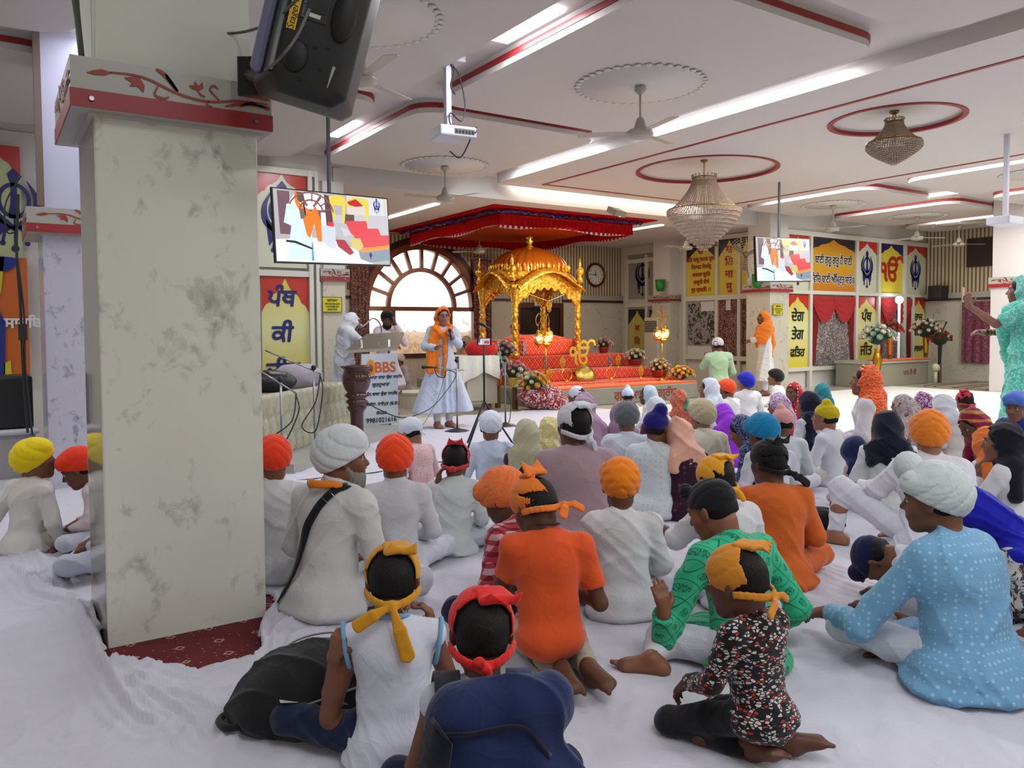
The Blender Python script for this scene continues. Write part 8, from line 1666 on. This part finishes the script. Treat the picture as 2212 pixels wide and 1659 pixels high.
def sheet(name, label, x0, x1, y0, y1, st, m, fold_amp=1., rough_amp=.004, z0=.008, wave=None):
    xs = np.arange(x0, x1+st/2, st); ys = np.arange(y0, y1+st/2, st); X, Y = np.meshgrid(xs, ys, indexing='ij'); Zt = np.full(X.shape, z0)
    rs_ = np.random.RandomState(3)
    for k in range(16):
        f = rs_.uniform(2, 11); a = rs_.uniform(0, PI) if wave is None else wave+rs_.normal()*.12; ph = rs_.rand()*6; Zt += rough_amp*.5*np.maximum(0, np.sin(f*(X*math.cos(a)+Y*math.sin(a))*2.4+1.6*np.sin(1.7*X*math.sin(a*2)+2.1*Y+ph))-.72)*rs_.uniform(.5, 2.4)
    if fold_amp:
        for P, h, w in FOLDS:
            Q = [tuple(pz(*p))[:2] for p in P]; Q = [q[:2] for q in bez(Q, 6)]
            if min(q[0] for q in Q) > x1 or max(q[0] for q in Q) < x0 or min(q[1] for q in Q) > y1 or max(q[1] for q in Q) < y0: continue
            w *= .8; h *= 1.5; d = pdist(X, Y, Q); Zt += h*np.exp(-(d/w)**2)+h*.5*np.exp(-((d-w*2.4)/w)**2)+h*.25*np.exp(-((d-w*4.6)/w)**2)
    ins = inside(X, Y); dh = pdist(X, Y, [(hole[i].x, hole[i].y) for i in list(range(len(hole)))+[0]]); Zt += np.where(ins, 0, .02*np.exp(-(dh/.02)**2))
    for a, b in zip(hole, hole[1:]+hole[:1]):
        dx, dy = b.x-a.x, b.y-a.y; t = np.clip(((X-a.x)*dx+(Y-a.y)*dy)/(dx*dx+dy*dy+1e-12), 0, 1); qx, qy = a.x+t*dx, a.y+t*dy; nr = (np.hypot(X-qx, Y-qy) < st*.8) & ins; X = np.where(nr, qx, X); Y = np.where(nr, qy, Y)
    idx = np.arange(X.size).reshape(X.shape); cin = ins[:-1, :-1] & ins[1:, 1:] & ins[1:, :-1] & ins[:-1, 1:]
    a = idx[:-1, :-1][~cin]; b = idx[1:, :-1][~cin]; c = idx[1:, 1:][~cin]; d = idx[:-1, 1:][~cin]
    me = bpy.data.meshes.new(name); me.vertices.add(X.size); me.vertices.foreach_set('co', np.stack([X, Y, Zt], -1).astype(np.float32).ravel()); n = len(a); me.loops.add(n*4); me.polygons.add(n); me.loops.foreach_set('vertex_index', np.stack([a, b, c, d], -1).astype(np.int32).ravel()); me.polygons.foreach_set('loop_start', np.arange(0, 4*n, 4, dtype=np.int32)); me.polygons.foreach_set('use_smooth', np.ones(n, bool)); me.update(calc_edges=True); me.materials.append(m)
    o = bpy.data.objects.new(name, me); link(o); return tag(o, label, 'floor sheet')
SHM = cloth('#c2c2cc'); sheet('floor_sheet', 'crumpled white floor sheet around the column and the front rows', -1.2, 4.2, .6, 5.6, .011, SHM, 1., .010)
sheet('floor_sheet', 'white floor sheets stretched under the congregation towards the stage', -2.5, 8.2, 5.6, 10.2, .03, SHM, 0, .018, .008, .9); sheet('floor_sheet', 'white floor sheet under the right half of the congregation', 4.2, 13.5, .2, 5.6, .03, SHM, 0, .012, .0075); o = sheet('floor_sheet', 'smooth white sheet at the far right beyond the congregation', 8.2, 16.4, 5.6, 9.6, .06, cloth('#cfcdc8'), 0, .004, .008)
# ---------------------------------------------------------------- light: ceiling fittings, daylight, the window and added fill lights
LED = mat('led_panel', '#ffffff', .4, emis='#eef2ff', es=6.); LEDW = mat('led_warm', '#ffffff', .4, emis='#fff2dc', es=5.)
def light_panel(label, x0, y0, x1, y1, m, e=0, col=(.93, .95, 1), down=True):
    o = MB().box((x0, y0, ZC-.03), (x1, y1, ZC-.001), None, .004).build('ceiling_light', m); tag(o, label, 'ceiling light', 'ceiling trough lights')
    if e:
        l = bpy.data.lights.new('panel_light', 'AREA'); l.shape = 'RECTANGLE'; l.size = x1-x0; l.size_y = y1-y0; l.energy = e; l.color = col; q = bpy.data.objects.new('panel_light', l); link(q); q.location = ((x0+x1)/2, (y0+y1)/2, ZC-.04)
light_panel('bright panel light in the trough left of the middle ceiling panel', 3.52, 4.85, 3.76, 5.65, LED, 26)
light_panel('bright panel light in the trough behind the projector', 3.52, 8.75, 3.76, 9.5, LED, 26)
light_panel('long light in the trough left of the central panel, near part', 6.42, 4.4, 6.62, 7.0, LED, 40)
light_panel('long light in the trough left of the central panel, far part', 6.42, 8.0, 6.62, 9.9, LED, 34)
light_panel('long light across the end of the central panel', 7.2, 10.585, 11.6, 10.665, LEDW, 12, (1, .95, .86))
light_panel('long light in the trough right of the central panel', 12.0, 4.5, 12.18, 9.6, LED, 40)
light_panel('long light in the first right hand trough', 14.62, 4.5, 14.82, 9.6, LEDW, 50)
light_panel('long light in the second right hand trough', 17.45, 4.5, 17.65, 9.6, LEDW, 30)
light_panel('light in the left hand trough near the lilac column', .76, 4.5, .94, 9.0, LED, 30, (.86, .88, 1))
light_panel('light above the front rows', 3.52, -1.5, 3.76, -.2, LED, 26); light_panel('light above the near end of the long trough', 6.42, -1.5, 6.62, 1.2, LED, 40); light_panel('light above the left rear of the hall', .76, -1.5, .94, 1.2, LED, 20, (.86, .88, 1))
def strip(label, x0, y0, x1, y1, e): 
    o = MB().box((x0, y0, ZA-.02), (x1, y1, ZA-.001)).build('tube_light', LEDW); tag(o, label, 'ceiling light', 'strip lights round the red cloth canopy'); l = bpy.data.lights.new('strip_light', 'AREA'); l.shape = 'RECTANGLE'; l.size = x1-x0; l.size_y = y1-y0; l.energy = e; l.color = (1, .86, .66); q = bpy.data.objects.new('strip_light', l); link(q); q.location = ((x0+x1)/2, (y0+y1)/2, ZA-.03)
strip('strip light left of the red cloth canopy', KX0-.9, 11.6, KX0-.8, 14.8, 22); strip('strip light right of the red cloth canopy', KX1+.5, 11.6, KX1+.6, 14.8, 22)
l = bpy.data.lights.new('canopy_spot', 'SPOT'); l.energy = 420; l.spot_size = R_(50); l.color = (1, .84, .6); l.shadow_soft_size = .1; q = bpy.data.objects.new('canopy_spot', l); link(q); q.location = (fl_.x, fl_.y-.1, fl_.z-.12); q.rotation_euler = (Vector((pcx, pcy-.5, 2.2))-q.location).to_track_quat('-Z', 'Y').to_euler()
wd = bpy.data.worlds.new('daylight'); SC.world = wd; wd.use_nodes = True; nt = wd.node_tree; bgn = nt.nodes['Background']; bgn.inputs[0].default_value = (1.0, .97, .93, 1); bgn.inputs[1].default_value = 2.2
# end wall behind the camera, then added fill lights over the hall
wallbox('wall_front', (-4, -5.1, 0), (XR, -5, ZC), PAINTW)
for i, (x, y) in enumerate(((-1.5, -3.2), (3.5, -3.6), (8.5, -3.0), (14, -3.0), (9.2, 1.0), (9.2, 6.3), (15.5, 1.5), (-1.8, 4.5), (-1.8, 8.0), (10.5, -1.), (15.8, 5.6), (12.1, 3.0), (1.9, .1))):  # area lights with no fittings, added to brighten the floor, pillar and far right
    l = bpy.data.lights.new('hall_fill_light', 'AREA'); l.shape = 'RECTANGLE'; l.size = 1.6; l.size_y = .8; l.energy = (46, 46, 60, 70, 60, 110, 120, 30, 30, 60, 150, 90, 30)[i]; l.color = (.97, .96, .96); q = bpy.data.objects.new('hall_fill_light', l); link(q); q.location = (x, y, ZT-.04)
SC.view_settings.view_transform = 'Standard'; SC.view_settings.look = 'None'; SC.view_settings.exposure = .25; SC.view_settings.gamma = 1
print('TIME', round(time.time()-T0, 1), 'polys', sum(len(o.data.polygons) for o in bpy.data.objects if o.type == 'MESH'), flush=True)
if 0:
    for i, a in enumerate(PEOPLE):
        for b in PEOPLE[i+1:]:
            d = math.hypot(a.location.x-b.location.x, a.location.y-b.location.y)
            if d < .42: print('NEAR %.2f | %s | %s' % (d, a['label'][:50], b['label'][:50]))
